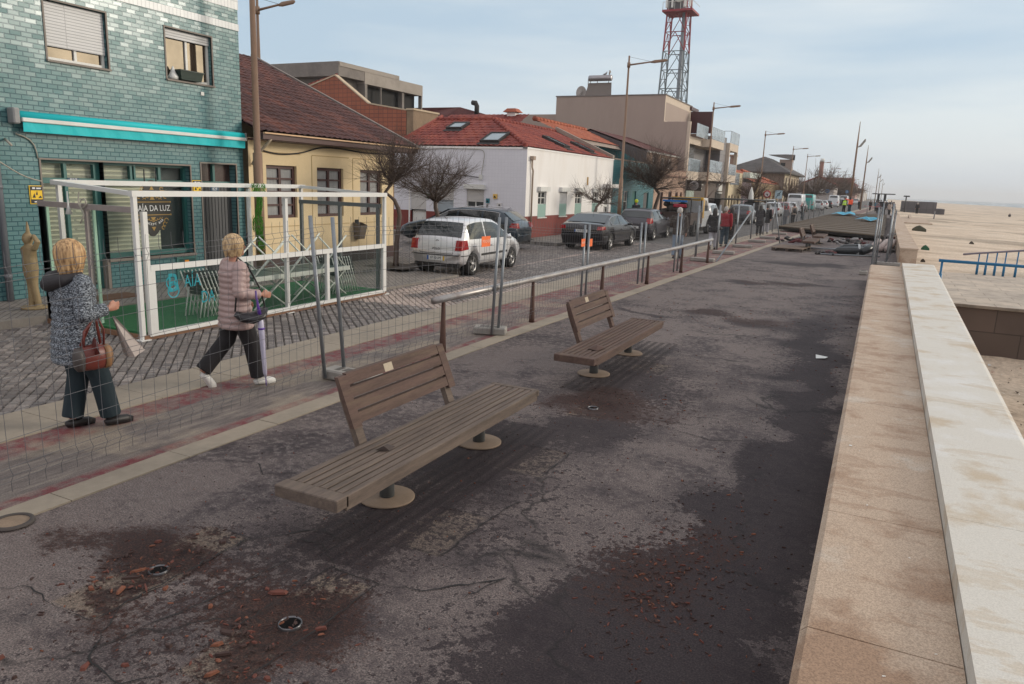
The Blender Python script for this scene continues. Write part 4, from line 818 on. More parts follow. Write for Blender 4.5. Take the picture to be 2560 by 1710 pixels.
for i in range(2):
    for j in range(5): mb = MB(); pb(mb, P, 39.03+.36*i, 39.27+.36*i, .15+.4*j, .42+.4*j, .07, .082); mb.build('door_pane', m_win, dd)
mb = MB(); pb(mb, P, 38.6, 40.1, 2.25, 2.45, -.45, 0.01); mb.build('canopy', m_ww, wh)
w_ = window(wh, Q, *WL[1], .09, m_white, 1, 1, .05, mat('frosted_blue', (.33, .38, .42), rough=.3), shut=.55, box=.2, sm=m_shutX); w_ = window(wh, Q, *WL[2], .09, m_white, 2, 1, .05, m_win, shut=.55, box=.2, sm=m_shutX)
mb = MB(); mb.quad(Q(-16.5, .9, .10), Q(-16.2, .9, .10), Q(-16.2, 1.45, .10), Q(-16.5, 1.45, .10)); mb.quad(Q(-16.12, .9, .10), Q(-15.85, .9, .10), Q(-15.85, 1.45, .10), Q(-16.12, 1.45, .10)); mb.build('curtain', m_curt, w_)
d_ = MB(); pb(d_, Q, -19.5, -18.78, -.03, .95, .08, .12); pb(d_, Q, -19.45, -18.85, .1, .4, .07, .08); pb(d_, Q, -19.45, -18.85, .5, .8, .07, .08); dd = d_.build('door', m_white, wh); mb = MB(); pb(mb, Q, -19.56, -18.73, .98, 1.97, .02, .06); mb.build('shutter', m_shutX, dd)
mb = MB(); pb(mb, Q, -19.66, -19.6, 0, 1.95, -.04, 0.0); pb(mb, Q, -20.5, WX+.01, 3.72, 3.80, -.03, .2); pb(mb, P, 28.93, 40.12, 3.74, 3.81, -.03, .2); mb.build('trim', m_ww, wh)
mb = MB(); pb(mb, Q, -15.98, -15.82, 2.42, 2.62, -.1, 0); mb.build('junction_box', m_white, wh); cable('wire', [(-20.3, 28.9, 3.7), (-18.5, 28.92, 3.65), (-17.6, 28.92, 3.72), (-15.7, 28.9, 3.68), (-15.9, 28.9, 2.5)], .014, m_cab, wh)
cable('wire', [(-18.4, 28.85, 2.62), (-17.5, 28.9, 2.60), (-16.6, 28.9, 2.55), (-15.95, 28.9, 2.5)], .016, m_cabd, wh)
dpw = MB(); dpw.path([(WX+.07, 29.45, 0), (WX+.07, 29.45, 2.6), (WX+.1, 29.4, 2.85), (WX+.07, 29.35, 3.0), (WX+.07, 29.35, 3.3)], .04, 8); dpw.box(WX+.01, WX+.18, 29.24, 29.46, 3.3, 3.46); dpw.build('downpipe', mat('pipe_beige', (.35, .27, .21)), wh)
mb = MB(); pb(mb, P, 36.15, 36.33, 2.35, 2.75, -.02, 0); mb.build('wall_lantern', mat('lantern_brass', (.35, .22, .08)), wh)
# hip roof: ridge along Y
RX, RZ = -17.25, 5.24; mb = MB(); ev = 3.82
s1 = Vector((RX-WX-.0, 0, RZ-ev)); tileroof(mb, (WX-.02, 28.95, ev), (0, 1, 0), s1, 11.2, s1.length, pitch=.25, du=.0625, clip=lambda p: (p.y-28.95) > (WX-p.x)*.98)
s2 = Vector((0, 3.5, RZ-ev)); tileroof(mb, (-20.4, 28.95, ev), (1, 0, 0), s2, 6.66, s2.length, pitch=.25, du=.0625, clip=lambda p: p.x < WX-(p.y-28.95)*1.02)
mb.quad((-20.4, 28.95, ev-.05), (WX, 28.95, ev-.05), (RX, 32.45, RZ-.06), (-20.4, 32.45, RZ-.06)); mb.quad((WX, 28.95, ev-.05), (WX, 40.1, ev-.05), (RX, 40.1, RZ-.06), (RX, 32.45, RZ-.06)); mb.poly([(-20.4, 28.95, ev-.05), (-20.4, 32.45, RZ-.06), (-20.4, 36, ev-.05)]); mb.quad((-20.4, 32.45, RZ-.06), (RX, 32.45, RZ-.06), (RX, 40, ev), (-20.4, 40, ev)); rf = mb.build('roof', m_rred, wh)
rd = MB()
def ridge(mb, a, b, r_=.09, st=.38):
    a, b = Vector(a), Vector(b); n = int((b-a).length/st)
    for i in range(n): mb.path([a.lerp(b, i/n), a.lerp(b, (i+1.12)/n)], [r_*1.15, r_*.85], 8)
ridge(rd, (WX-.1, 29.0, ev+.06), (RX, 32.45, RZ+.04)); ridge(rd, (RX, 32.45, RZ+.04), (RX, 40.1, RZ+.04)); ridge(rd, (-20.4, 32.45, RZ+.04), (RX, 32.45, RZ+.04)); ridge(rd, (-20.38, 28.95, ev+.04), (-20.38, 32.45, RZ+.04), .1, 2.0); rd.build('ridge_tiles', m_rred, wh)
m_sk = glass('skylight_glass', (.25, .30, .32), .08, spec=1)
def skylight(o, u, v, lu, lv):
    u = Vector(u).normalized(); v = Vector(v).normalized(); n = u.cross(v).normalized(); n = n if n.z > 0 else -n; T = Matrix.Translation(o) @ Matrix((u, v, n)).transposed().to_4x4()
    mb = MB(); [mb.box(*q, tf=T) for q in ((0, lu, 0, .08, .02, .15), (0, lu, lv-.08, lv, .02, .15), (0, .08, .08, lv-.08, .02, .15), (lu-.08, lu, .08, lv-.08, .02, .15), (-.05, lu+.05, -.25, 0, .03, .055))]
    f_ = mb.build('skylight', mat('skylight_frame', (.035, .03, .03)), wh); mb = MB(); mb.quad(*[T @ Vector(q) for q in ((.07, .07, .12), (lu-.07, .07, .12), (lu-.07, lv-.07, .12), (.07, lv-.07, .12))]); mb.build('pane', m_sk, f_)
sn = s2.normalized(); sm1 = s1.normalized()
skylight(Vector((-18.95, 28.95, ev))+sn*2.15, (1, 0, 0), sn, .85, .85); skylight(Vector((-16.2, 28.95, ev))+sn*.35, (1, 0, 0), sn, .95, 1.15)
skylight(Vector((WX, 34.2, ev))+sm1*.6, (0, 1, 0), sm1, .75, 1.3); skylight(Vector((WX, 37.4, ev))+sm1*.5, (0, 1, 0), sm1, .75, 1.2)
mb = MB(); a = Vector((WX+.0, 40.12, 3.86)); mb.prism([a+Vector((0, -.2, -.08)), a+Vector((0, .1, -.08)), a+Vector((0, .1, .14)), a+Vector((0, -.2, .14))], (RX-WX, 0, RZ-ev+.1)); mb.build('party_wall', mat('verge_grey2', (.30, .24, .20), dirt=.4), wh)
# small wall things
for (nm, lab, cat, x0, x1, z0, z1, c) in (('wall_sign', 'yellow alarm sign on the white tiled side wall', 'sign', -15.28, -15.08, 1.62, 1.82, (.7, .45, .12)), ('wall_sign', 'small teal plaque beside the half shuttered window', 'sign', -15.62, -15.46, 1.42, 1.62, (.02, .16, .2)), ('wall_sign', 'small green plaque between the garage door and the shuttered window', 'sign', -18.68, -18.5, 1.5, 1.7, (.04, .13, .06)), ('letterbox', 'dark narrow letterbox under the teal plaque', 'letterbox', -15.6, -15.52, 1.18, 1.36, (.06, .04, .03)), ('meter_box', 'white meter box with a black window on the side wall', 'meter box', -15.08, -14.84, 1.1, 1.46, (.62, .60, .60))):
    t_ = MB(); t_.box(x0, x1, 28.90, 28.955, z0, z1, bev=.005); o = tag(t_.build(nm, mat(nm+str(c[0]), c)), lab, cat)
    if nm == 'meter_box': mb = MB(); mb.box(-14.99, -14.92, 28.893, 28.9, 1.32, 1.39); mb.build('meter_window', m_dark, o)
    elif nm == 'wall_sign': mb = MB(); xm = (x0+x1)/2; mb.quad((x0+.03, 28.896, z0+.05), (x1-.03, 28.896, z0+.04), (xm+.03, 28.896, z0+.09), (xm-.02, 28.896, z1-.06)); mb.build('pictogram', m_dark, o)
uc = thing('utility_cabinet', (-14.2, 28.4, 0), 'beige utility cabinet standing against the corner of the white house', 'utility cabinet'); mb = MB(); mb.box(-14.62, -13.86, 28.35, 28.7, 0, .86, bev=.01); mb.box(-14.66, -13.82, 28.31, 28.74, .86, .9, bev=.01); mb.build('case', mat('cabinet_beige', (.42, .36, .29), rough=.6, dirt=.3), uc)
mb = MB(); mb.box(-14.57, -14.26, 28.338, 28.35, .06, .82); mb.box(-14.23, -13.91, 28.338, 28.35, .06, .82); mb.build('cabinet_door', mat('cabinet_beige2', (.38, .33, .27)), uc)
# ---- houses behind the corner house
hb = thing('hip_roof_house', (-33, 60, 0), 'large maroon hip roofed house far behind the white corner house', 'house'); mb = MB()
mb.add([(-45, 60, 8.8), (-35.3, 60, 8.82), (-30, 60, 7.5), (-45, 66, 8.8), (-30, 70, 7.2), (-45, 60, 7.7), (-36.5, 59, 7.9), (-31, 57.5, 7.2)], [(5, 6, 1, 0), (6, 7, 2, 1), (1, 2, 4), (0, 1, 4, 3)]); mb.build('roof', m_rmar, hb); mb = MB(); mb.box(-44, -31.5, 60.5, 70, -.3, 7.6); mb.build('wall', m_white, hb)
mb = MB(); mb.path([(-33.6, 60, 8.2), (-33.6, 60, 8.9), (-33.75, 60, 9.15), (-34.1, 60, 9.2)], [.22, .22, .24, .2], 8); mb.build('flue', mat('flue', (.03, .03, .03)), hb)
hm = thing('red_roof_house', (-22, 42, 0), 'long red tiled roof with a white chimney behind the corner house', 'house'); mb = MB(); tileroof(mb, (-25.5, 40.2, 5.5), (1, 0, 0), (0, 2, .95), 5.6, 2.1, pitch=.3, du=.1); mb.build('roof', m_rred, hm)
mb = MB(); mb.box(-25.4, -20, 40.4, 44, -.3, 5.5); mb.build('wall', m_conl, hm); mb = MB(); mb.box(-21.3, -20.75, 41.8, 42.3, 5.5, 6.5); ch = mb.build('chimney', m_ww, hm); mb = MB(); mb.add([(-21.5, 41.6, 6.52), (-20.55, 41.6, 6.52), (-20.55, 42.5, 6.52), (-21.5, 42.5, 6.52), (-21.3, 41.8, 6.74), (-20.75, 41.8, 6.74), (-20.75, 42.3, 6.74), (-21.3, 42.3, 6.74)], [(0, 1, 5, 4), (1, 2, 6, 5), (2, 3, 7, 6), (3, 0, 4, 7), (4, 5, 6, 7), (3, 2, 1, 0)]); mb.build('chimney_cap', m_ror, ch)
# ---- turquoise house
bl = thing('turquoise_house', (WX, 44, 0), 'turquoise tiled house front with an orange roof and glazed terrace', 'house'); m_blt = brickmat('turquoise_tile', (.062, .235, .26), (.045, .195, .225), (.035, .13, .15), .22, .1, .010, 'YZ', .5, .35, coarse=.12, dirt=.25)
BH = [(42.3, 43.1, .9, 2.1), (43.9, 44.7, 0, 2.1), (46.3, 47.4, .6, 2.05)]; P = PX(WX); mb = MB(); facade(mb, P, 40.13, 48.5, -.05, 3.8, BH, .12); mb.build('front_wall', m_blt, bl); mb = MB(); pb(mb, P, 40.13, 48.5, 3.8, 3.87, -.04, .25); mb.build('coping', mat('verge_grey2', (.30, .24, .20)), bl)
window(bl, P, *BH[0], .08, m_white, 1, 2, .05, m_win); window(bl, P, *BH[2], .08, m_teal, 1, 1, .04, mat('shutter_bronze', (.10, .10, .10)), name='window'); mb = MB(); pb(mb, P, *BH[1], .07, .1); mb.build('door', m_teal, bl)
mb = MB(); pb(mb, P, 40.2, 44.2, 3.6, 4.75, 2.5, 2.6); pb(mb, P, 44.2, 44.3, 3.6, 4.8, 2.45, 2.62); mb.build('terrace_glazing', glass('teal_glazing', (.05, .16, .17), .1, 1), bl)
mb = MB(); mb.prism([(-14.4, 48.45, 3.8), (-18.2, 48.45, 3.8), (-18.2, 48.45, 5.2), (-16.6, 48.45, 4.85)], (0, .04, 0)); mb.build('side_wall', mat('teal_render', (.015, .15, .17)), bl); mb = MB(); mb.add([(-16.1, 40.25, 4.72), (-16.1, 48.4, 4.72), (-16.35, 48.4, 4.95), (-16.35, 40.25, 4.95), (-16.5, 40.25, 4.72), (-16.5, 48.4, 4.72)], [(0, 1, 2, 3), (0, 4, 5, 1), (3, 2, 5, 4)]); mb.build('eave', mat('verge_grey2', (.30, .24, .20)), bl)
sl = Vector((-2.4, 0, 1.0)); mb = MB(); tileroof(mb, (-16.3, 40.2, 4.95), (0, 1, 0), sl, 8.2, sl.length, pitch=.3, du=.1); rf = mb.build('roof', m_ror, bl); mb = MB(); ridge(mb, (-18.7, 40.2, 6.0), (-18.7, 48.4, 6.0), .13, .5); mb.build('ridge_tiles', m_ror, bl)
# ---- slate and stone house
sh = thing('stone_house', (-14.4, 53, 0), 'pink stone house with a slate clad gable and deep red roof beside the modern flats', 'house'); mb = MB(); mb.prism([(-14.4, 48.52, 3.6), (-14.4, 48.52, 4.67), (-18.4, 48.52, 5.98), (-20, 48.52, 5.4), (-20, 48.52, 3.6)], (0, .12, 0)); mb.build('gable_wall', mat('slate_cladding', (.085, .078, .082), stretch=(1, 1, 5), var=.15), sh)
mb = MB(); mb.quad((-14.2, 48.5, 4.72), (-14.2, 57, 4.72), (-18.4, 57, 6.08), (-18.4, 48.5, 6.08)); mb.quad((-18.4, 48.5, 6.08), (-18.4, 57, 6.08), (-21, 57, 5.2), (-21, 48.5, 5.2)); mb.build('roof', m_rmar, sh)
m_stn = brickmat('pink_stone', (.30, .185, .135), (.22, .14, .11), (.42, .33, .25), .3, .16, .02, 'YZ', .5, .85, coarse=.3); P2 = PX(-14.4); UH = [(50.0, 50.8, 3.75, 4.4), (52.2, 53.0, 3.75, 4.4), (54.0, 54.8, 3.75, 4.4)]; mb = MB(); facade(mb, P2, 48.64, 57, 3.55, 4.66, UH, .1); mb.build('upper_wall', m_stn, sh)
for h in UH: window(sh, P2, *h, .06, m_white, 2, 1, .06, m_win)
mb = MB(); pb(mb, P2, 48.6, 57, 4.62, 4.74, -.12, .05); mb.build('cornice', m_white, sh)
LH = [(50.2, 50.9, .8, 2.1), (52.3, 53.2, 0, 2.15), (54.2, 55.0, .8, 2.1), (55.6, 56.2, 0, 2.1)]; m_pnk = mat('pink_render', (.40, .265, .195), var=.1, dirt=.4); mb = MB(); facade(mb, P, 48.52, 57, -.05, 3.15, LH, .12); mb.quad(P(48.52, 3.27), P(57, 3.27), P(57, 3.6), P(48.52, 3.6)); mb.build('front_wall', m_pnk, sh); mb = MB(); pb(mb, P, 48.5, 57.0, 3.15, 3.27, -.15, .0); mb.box(-14.4, -13.7, 48.52, 57, 3.6, 3.66); mb.build('cornice', mat('cornice_brown', (.2, .11, .08)), sh)
for h in LH: window(sh, P, *h, .08, m_brn, 2, 1, .08, m_win)
# ---- modern flats
ap = thing('apartment_block', (-15, 63, 0), 'modern beige apartment block with glass balconies and a tall blank side wall', 'apartment block'); m_bei = mat('beige_render', (.36, .285, .245), var=.05, sc=.4, dirt=.45, dc=(.27, .21, .18), stretch=(1, 1, .25)); m_bl2 = mat('pale_facade', (.58, .485, .39), var=.05, dirt=.2); m_pan = brickmat('grey_panel', (.22, .21, .215), (.20, .19, .2), (.1, .1, .1), 3, .9, .02, 'YZ', 0, .5)
mb = MB(); mb.box(-24.65, -15.76, 57.0, 65.4, -.3, 9.18); mb.box(-15.759, -13.95, 57.0, 57.25, -.3, 7.26); mb.box(-28.5, -24.65, 57.5, 64, -.3, 7.9); mb.build('side_wall', m_bei, ap)
mb = MB(); mb.box(-24.7, -15.7, 56.95, 65.5, 9.18, 9.26); mb.build('parapet', mat('parapet_grey', (.18, .16, .15)), ap)
P3 = PX(-15.755); mb = MB(); facade(mb, P3, 57.0, 65.4, 7.3, 9.18, [(57.25, 64.6, 7.35, 8.7)], .5); mb.build('top_wall', m_bl2, ap)
window(ap, P3, 57.3, 60.8, 7.36, 8.55, .35, mat('anthracite', (.05, .05, .052)), 3, 1, .07, glass('flat_glass', (.10, .12, .125), .08)); mb = MB(); pb(mb, P3, 60.8, 64.6, 7.36, 8.65, .3, .4); mb.build('top_cladding', mat('maroon_panel', (.055, .014, .018), rough=.4), ap)
mb = MB(); mb.box(-15.7, -13.9, 65.0, 65.12, 7.0, 8.75); mb.box(-15.9, -15.6, 64.8, 67.4, 8.9, 9.15); mb.build('screen_panel', mat('maroon_panel', (.055, .014, .018)), ap)
mb = MB(); mb.box(-24, -14.6, 65.42, 73.4, -.3, 7.0); mb.build('rear_block', m_bei, ap)
mb = MB(); mb.box(-15.0, -13.75, 57.05, 66.6, 5.72, 6.25); mb.box(-13.97, -13.72, 57.0, 57.27, 3.1, 7.28); mb.box(-15.0, -13.72, 57.3, 66.6, 3.05, 3.7); mb.box(-14.5, -13.0, 61.5, 66.5, 5.7, 6.3); mb.box(-14.5, -13.0, 61.5, 66.5, 3.1, 3.75); mb.box(-14.7, -13.0, 69.2, 73.4, 3.1, 3.75); mb.box(-14.7, -13.0, 69.2, 73.4, 5.85, 6.5); mb.box(-13.5, -13.0, 69.2, 69.5, 3.75, 5.85); mb.box(-13.3, -13.0, 73.15, 73.4, 3.75, 5.85); mb.build('balcony_slab', m_bl2, ap)
mb = MB(); mb.box(-14.8, -13.3, 66.7, 69.1, 3.1, 6.9); mb.box(-14.6, -14.5, 60.9, 66.6, 3.7, 5.7); mb.build('grey_cladding', m_pan, ap)
m_lou = brickmat('dark_louvre', (.085, .08, .085), (.07, .066, .07), (.02, .02, .02), 30, .12, .03, 'YZ', 0, .4); mb = MB(); mb.box(-14.3, -14.2, 57.3, 61.0, 3.7, 5.72); mb.build('louvre_wall', m_lou, ap)
m_bal = glass('balcony_glass', (.34, .40, .44), .12, .7, .8)
for (x, a, b, z) in ((-13.73, 57.4, 61.4, 3.72), (-12.98, 61.5, 66.5, 3.76), (-12.98, 69.6, 73.1, 3.76), (-12.98, 61.5, 66.5, 6.31), (-13.3, 57.4, 61.4, 6.26), (-12.98, 69.2, 73.4, 6.51)):
    mb = MB(); mb.box(x-.02, x, a, b, z, z+.95); mb.build('balustrade', m_bal, ap)
mb = MB(); [mb.tube((x, a, 7.5), (x, b, 7.5), .02) for x, a, b in ((-12.99, 69.2, 73.4),)]; mb.tube((-14.5, 69.2, 7.5), (-13, 69.2, 7.5), .02); [mb.box(-13.0, -12.98, y, y+.03, 6.5, 7.5) for y in (69.2, 71.3, 73.4)]; mb.build('handrail', mat('steel', (.3, .31, .33), metal=.6), ap)
mb = MB(); mb.box(-14.6, -13.8, 57.1, 73.3, -.1, 3.05); mb.build('ground_floor', mat('taupe_stone', (.115, .09, .078), var=.1), ap)
mb = MB(); mb.box(-13.79, -13.77, 57.6, 60.2, .1, 2.35); mb.build('shop_window', mat('draped_window', (.33, .38, .33), stretch=(1, 4, .4), var=.3), ap); mb = MB(); mb.box(-13.78, -13.75, 68.6, 71.0, 0, 2.2); mb.build('entrance', m_dark, ap)
for (y0, y1, z0, z1) in ((69, 70.6, 2.3, 2.95), (69.2, 70.8, 2.08, 2.18), (60.6, 62.6, 2.72, 2.8), (60.6, 62.1, 2.42, 2.5)): mb = MB(); mb.box(-13.76, -13.6, y0, y1, z0, z1); mb.build('fascia_sign', m_white, ap)
ss = thing('projecting_sign', (-13.3, 57.4, 2.7), 'round grey sign on a black square plate at the corner of the flats', 'sign'); mb = MB(); mb.box(-13.72, -12.6, 57.35, 57.4, 2.25, 3.02); mb.build('plate', mat('sign_black', (.015, .012, .01)), ss); mb = MB(); mb.lathe((-13.16, 57.33, 2.63), [(.0, -.01), (.35, -.01), (.35, .015)], 24, axis='Y'); mb.build('disc', mat('disc_grey', (.36, .34, .34)), ss)
mb = MB(); mb.ball((-13.16, 57.31, 2.78), .1, 10, sq=(1.2, .1, .9)); text_mb('CREMA', .13, frame((-13.16, 57.315, 2.5), (1, 0, 0), (0, 0, 1)), 0, mb); mb.build('emblem', mat('emblem_grey', (.05, .07, .08)), ss)
# roof top things of the flats
wh_ = thing('solar_water_heater', (-21.6, 59.6, 9.2), 'steel tank solar water heater on the flat roof of the beige block', 'water heater'); s = 60/80.
mb = MB(); mb.path([(-30.83*s, 60, 10.95), (-30.78*s, 60, 10.95), (-28.25*s, 60, 10.95), (-28.2*s, 60, 10.95)], [.2, .24, .24, .2], 16); mb.build('tank', mat('tank_steel', (.34, .32, .33), metal=.8, rough=.35), wh_)
mb = MB(); mb.prism([(-30.73*s, 59.8, 10.5), (-28.1*s, 59.8, 10.5), (-27.5*s, 58.6, 9.35), (-30.5*s, 58.6, 9.35)], (0, 0, .06)); mb.build('collector', mat('collector', (.10, .075, .06), rough=.4), wh_); mb = MB(); [mb.tube((x*s, 59.6, 9.2), (x*s, 60.0, 10.9), .03) for x in (-30.6, -29.8, -28.5)]; mb.tube((-30.9*s, 60, 10.9), (-30.9*s, 60, 9.2), .03); mb.build('stand', m_con, wh_)
sd_ = thing('satellite_dish', (-23.5, 59.5, 9.2), 'grey satellite dish at the left of the water heater', 'satellite dish'); mb = MB(); mb.add([Vector((-23.5, 59.4, 9.75))+Vector((math.cos(a)*r_*.75, -.3*r_*r_*0+.08*(1-(r_/.55)**2)+.12*math.cos(a), math.sin(a)*r_)) for r_ in (.05, .3, .45, .55) for a in [2*math.pi*k/20 for k in range(20)]], [(i*20+j, i*20+(j+1) % 20, (i+1)*20+(j+1) % 20, (i+1)*20+j) for i in range(3) for j in range(20)]+[tuple(range(20))]); mb.build('dish', mat('dish_grey', (.36, .33, .31)), sd_); mb = MB(); mb.tube((-23.5, 59.6, 9.2), (-23.5, 59.5, 9.7), .04); mb.build('mast', m_con, sd_)
for k, (x, lab) in enumerate(((-21.75, 'grey gull perched on the left of the steel tank'), (-21.35, 'brown gull perched on the right end of the steel tank'))):
    g_ = MB(); g_.path([(x-.2, 60, 11.2), (x-.05, 60, 11.24), (x+.1, 60, 11.3), (x+.15, 60, 11.4), (x+.2, 60, 11.42)] if not k else [(x-.05, 60, 11.2), (x-.02, 60, 11.3), (x+.02, 60, 11.42), (x+.02, 60, 11.5), (x-.08, 60, 11.5)], [.02, .07, .08, .05, .02], 8); o = tag(g_.build('gull', mat('gull_%d' % k, (.33, .33, .34) if not k else (.3, .25, .2))), lab, 'gull'); g2 = MB(); [g2.tube((x+q, 60, 11.18), (x+q, 60, 11.24), .012) for q in (0, .04)]; g2.build('legs', mat('bill', (.4, .2, .05)), o)
# ---- houses beyond the flats
def simple_house(name, lab, x0, x1, y0, y1, z1, m, wins, wm=None, cat='house'):
    h = thing(name, ((x0+x1)/2, y0, 0), lab, cat); P = PX(x1); mb = MB(); facade(mb, P, y0, y1, -.1, z1, wins, .15); mb.quad((x0, y0, -.1), (x1, y0, -.1), (x1, y0, z1), (x0, y0, z1)); mb.quad((x1, y1, -.1), (x0, y1, -.1), (x0, y1, z1), (x1, y1, z1)); mb.quad((x0, y0, z1), (x1, y0, z1), (x1, y1, z1), (x0, y1, z1)); mb.build('wall', m, h)
    for w_ in wins: window(h, P, *w_, .1, wm or m_brn, 2, 1, .12, m_win)
    return h
h = simple_house('cream_house', 'cream two storey house with a glass balcony beyond the flats', -22, -13.6, 73.5, 80.8, 4.15, mat('cream_render', (.60, .50, .33), var=.06, dirt=.25), [(74.0, 74.8, .9, 1.9), (75.5, 76.3, 0, 2.0), (77.0, 77.7, .9, 1.9), (79, 79.8, .9, 1.9)]); mb = MB(); mb.box(-13.6, -13.56, 74, 78.8, 2.95, 4.1); mb.build('balustrade', m_bal, h); mb = MB(); mb.box(-13.6, -12.9, 80.9, 89, 3.75, 4.3); mb.build('canopy', mat('canopy_white', (.55, .6, .55)), h); mb = MB(); tileroof(mb, (-14.6, 75.5, 4.2), (0, 1, 0), (-2, 0, .9), 8, 2.6, pitch=.35, du=.15); mb.build('roof', m_rmar, h)
h = simple_house('ochre_house', 'ochre house with an orange roof between the cream house and the grey roofed villa', -22, -13.7, 88, 112, 3.35, mat('ochre_render', (.33, .235, .125), var=.12, dirt=.4), [(90+3.2*k, 91.2+3.2*k, .3, 1.9) for k in range(7)]); mb = MB(); tileroof(mb, (-13.5, 88, 3.4), (0, 1, 0), (-3, 0, 1.35), 20, 3.6, pitch=.4, du=.16); mb.build('roof', m_ror, h); mb = MB(); ridge(mb, (-13.4, 107.8, 3.5), (-16.4, 96, 4.95), .14, .6); mb.build('ridge_tiles', m_ror, h)
h = thing('purple_house', (-15, 82, 0), 'narrow mauve house wall beside the cream house', 'house'); mb = MB(); mb.box(-20, -13.72, 81.0, 87.9, -.1, 3.3); mb.build('wall', mat('mauve_render', (.22, .17, .20)), h); mb = MB(); mb.box(-13.72, -13.69, 82, 83, .3, 1.8); mb.build('window', m_win, h)
h = simple_house('grey_roof_villa', 'big villa with a grey hip roof and a dormer tower', -21.5, -13.72, 116.9, 136.9, 5.2, mat('villa_render', (.56, .46, .33), var=.06), [(118.5+3.8*k, 120+3.8*k, .6, 2.5) for k in range(5)]+[(118.5+3.8*k, 120+3.8*k, 3.3, 4.6) for k in range(5)]); mb = MB(); mb.box(-21.4, -13.75, 116.8, 116.88, -.1, 5.19); mb.build('side_wall', mat('villa_shade', (.30, .235, .20)), h)
mb = MB(); mb.add([(-23.2, 115.5, 5.1), (-12.9, 115.5, 5.1), (-12.9, 139, 5.1), (-23.2, 139, 5.1), (-17.6, 122.5, 7.75), (-17.6, 133, 7.75), (-23.2, 115.5, 5.3), (-12.9, 115.5, 5.3), (-12.9, 139, 5.3), (-23.2, 139, 5.3)], [(6, 7, 4), (7, 8, 5, 4), (8, 9, 5), (9, 6, 4, 5), (0, 1, 7, 6), (1, 2, 8, 7), (3, 2, 1, 0)]); rf = mb.build('roof', m_rgrey, h); mb = MB(); mb.box(-21.6, -20.9, 116, 117, 5.0, 7.4); mb.box(-21.8, -20.7, 115.8, 117.2, 7.4, 7.65); mb.build('chimney', mat('chimney_brick', (.27, .18, .14)), rf)
mb = MB(); mb.box(-15.8, -14.0, 126, 128.6, 5.3, 7.5); dm = mb.build('dormer_tower', mat('villa_shade', (.30, .235, .20)), h); mb = MB(); mb.add([(-17.6, 125.8, 8.2), (-13.9, 125.6, 7.5), (-13.9, 129, 7.5), (-17.6, 129, 8.2), (-14.9, 127.2, 8.35), (-13.7, 127.2, 8.3)], [(0, 1, 5, 4), (3, 4, 5, 2), (0, 4, 3)]); mb.build('dormer_roof', m_rgrey, dm); mb = MB(); mb.box(-15.6, -14.9, 125.96, 125.99, 6.5, 7.0); mb.box(-13.99, -13.96, 126.6, 128, 6.3, 7.1); mb.build('dormer_window', m_win, dm); mb = MB(); mb.box(-19.5, -17.4, 116.74, 116.79, 3.6, 4.2); mb.build('side_window', m_win, h)
h = thing('gable_house', (-15, 190, 0), 'far grey house with its gable end and red verge facing the street', 'house'); s = 190/165.; mb = MB(); pts = [(-15.9*s, 190, -.3), (-9.9*s, 190, -.3), (-9.6*s, 190, 4.6), (-12.77*s, 190, 6.3), (-15.8*s, 190, 4.75)]; mb.prism(pts, (0, 14, 0)); mb.build('wall', mat('grey_render', (.36, .32, .30), var=.1), h)
mb = MB(); 
for p, q in ((pts[2], pts[3]), (pts[3], pts[4])):
    p, q = Vector(p), Vector(q); d_ = (q-p)*.06; p2, q2 = (p-d_, q) if p.z < q.z else (p, q+d_); mb.prism([p2+Vector((0, -.5, .05)), q2+Vector((0, -.5, .05)), q2+Vector((0, -.5, .3)), p2+Vector((0, -.5, .3))], (0, 15, 0))
mb.build('roof', m_rred, h); mb = MB(); mb.box(-14.5*s, -13.3*s, 189.9, 190.05, 3.3, 4.0); mb.box(-12.6*s, -11.1*s, 189.9, 190.05, 2.5, 3.5); mb.box(-15*s, -13.2*s, 189.9, 190.05, 2.2, 2.6); mb.build('shutter', m_white, h)
ch = thing('brick_chimney', (-16.5, 215, 0), 'tall red brick factory chimney with a white ring behind the gable house', 'chimney'); mb = MB(); mb.path([(-16.3, 215, 0), (-16.3, 215, 10.8)], [.75, .5], 14); mb.build('shaft', brickmat('chimney_red', (.26, .09, .06), (.2, .07, .05), (.15, .08, .06), .3, .12, .02, 'YZ'), ch); mb = MB(); mb.path([(-16.3, 215, 10.8), (-16.3, 215, 11.6)], [.52, .5], 14); mb.build('ring', m_white, ch)
h = thing('pink_house', (-14, 250, 0), 'far pink house with a wide red roof at the end of the terrace', 'house'); mb = MB(); mb.box(-20, -8.6, 250, 268, -.3, 5.2); mb.build('wall', mat('pink_wall', (.42, .27, .235)), h); mb = MB(); mb.add([(-20.5, 249, 5.2), (-8.0, 249, 5.2), (-8.0, 270, 5.2), (-20.5, 270, 5.2), (-17, 256, 6.3), (-9.5, 256, 6.3)], [(0, 1, 5, 4), (1, 2, 5), (0, 4, 3)]); mb.box(-18, -9.6, 252, 258, 5.9, 7.6); mb.build('roof', m_rred, h); mb = MB(); [mb.box(x, x+.9, 249.9, 250, 2.9, 4.1) for x in (-15.5, -13, -10.6)]; mb.build('window', m_win, h)
r_ = random.Random(11)
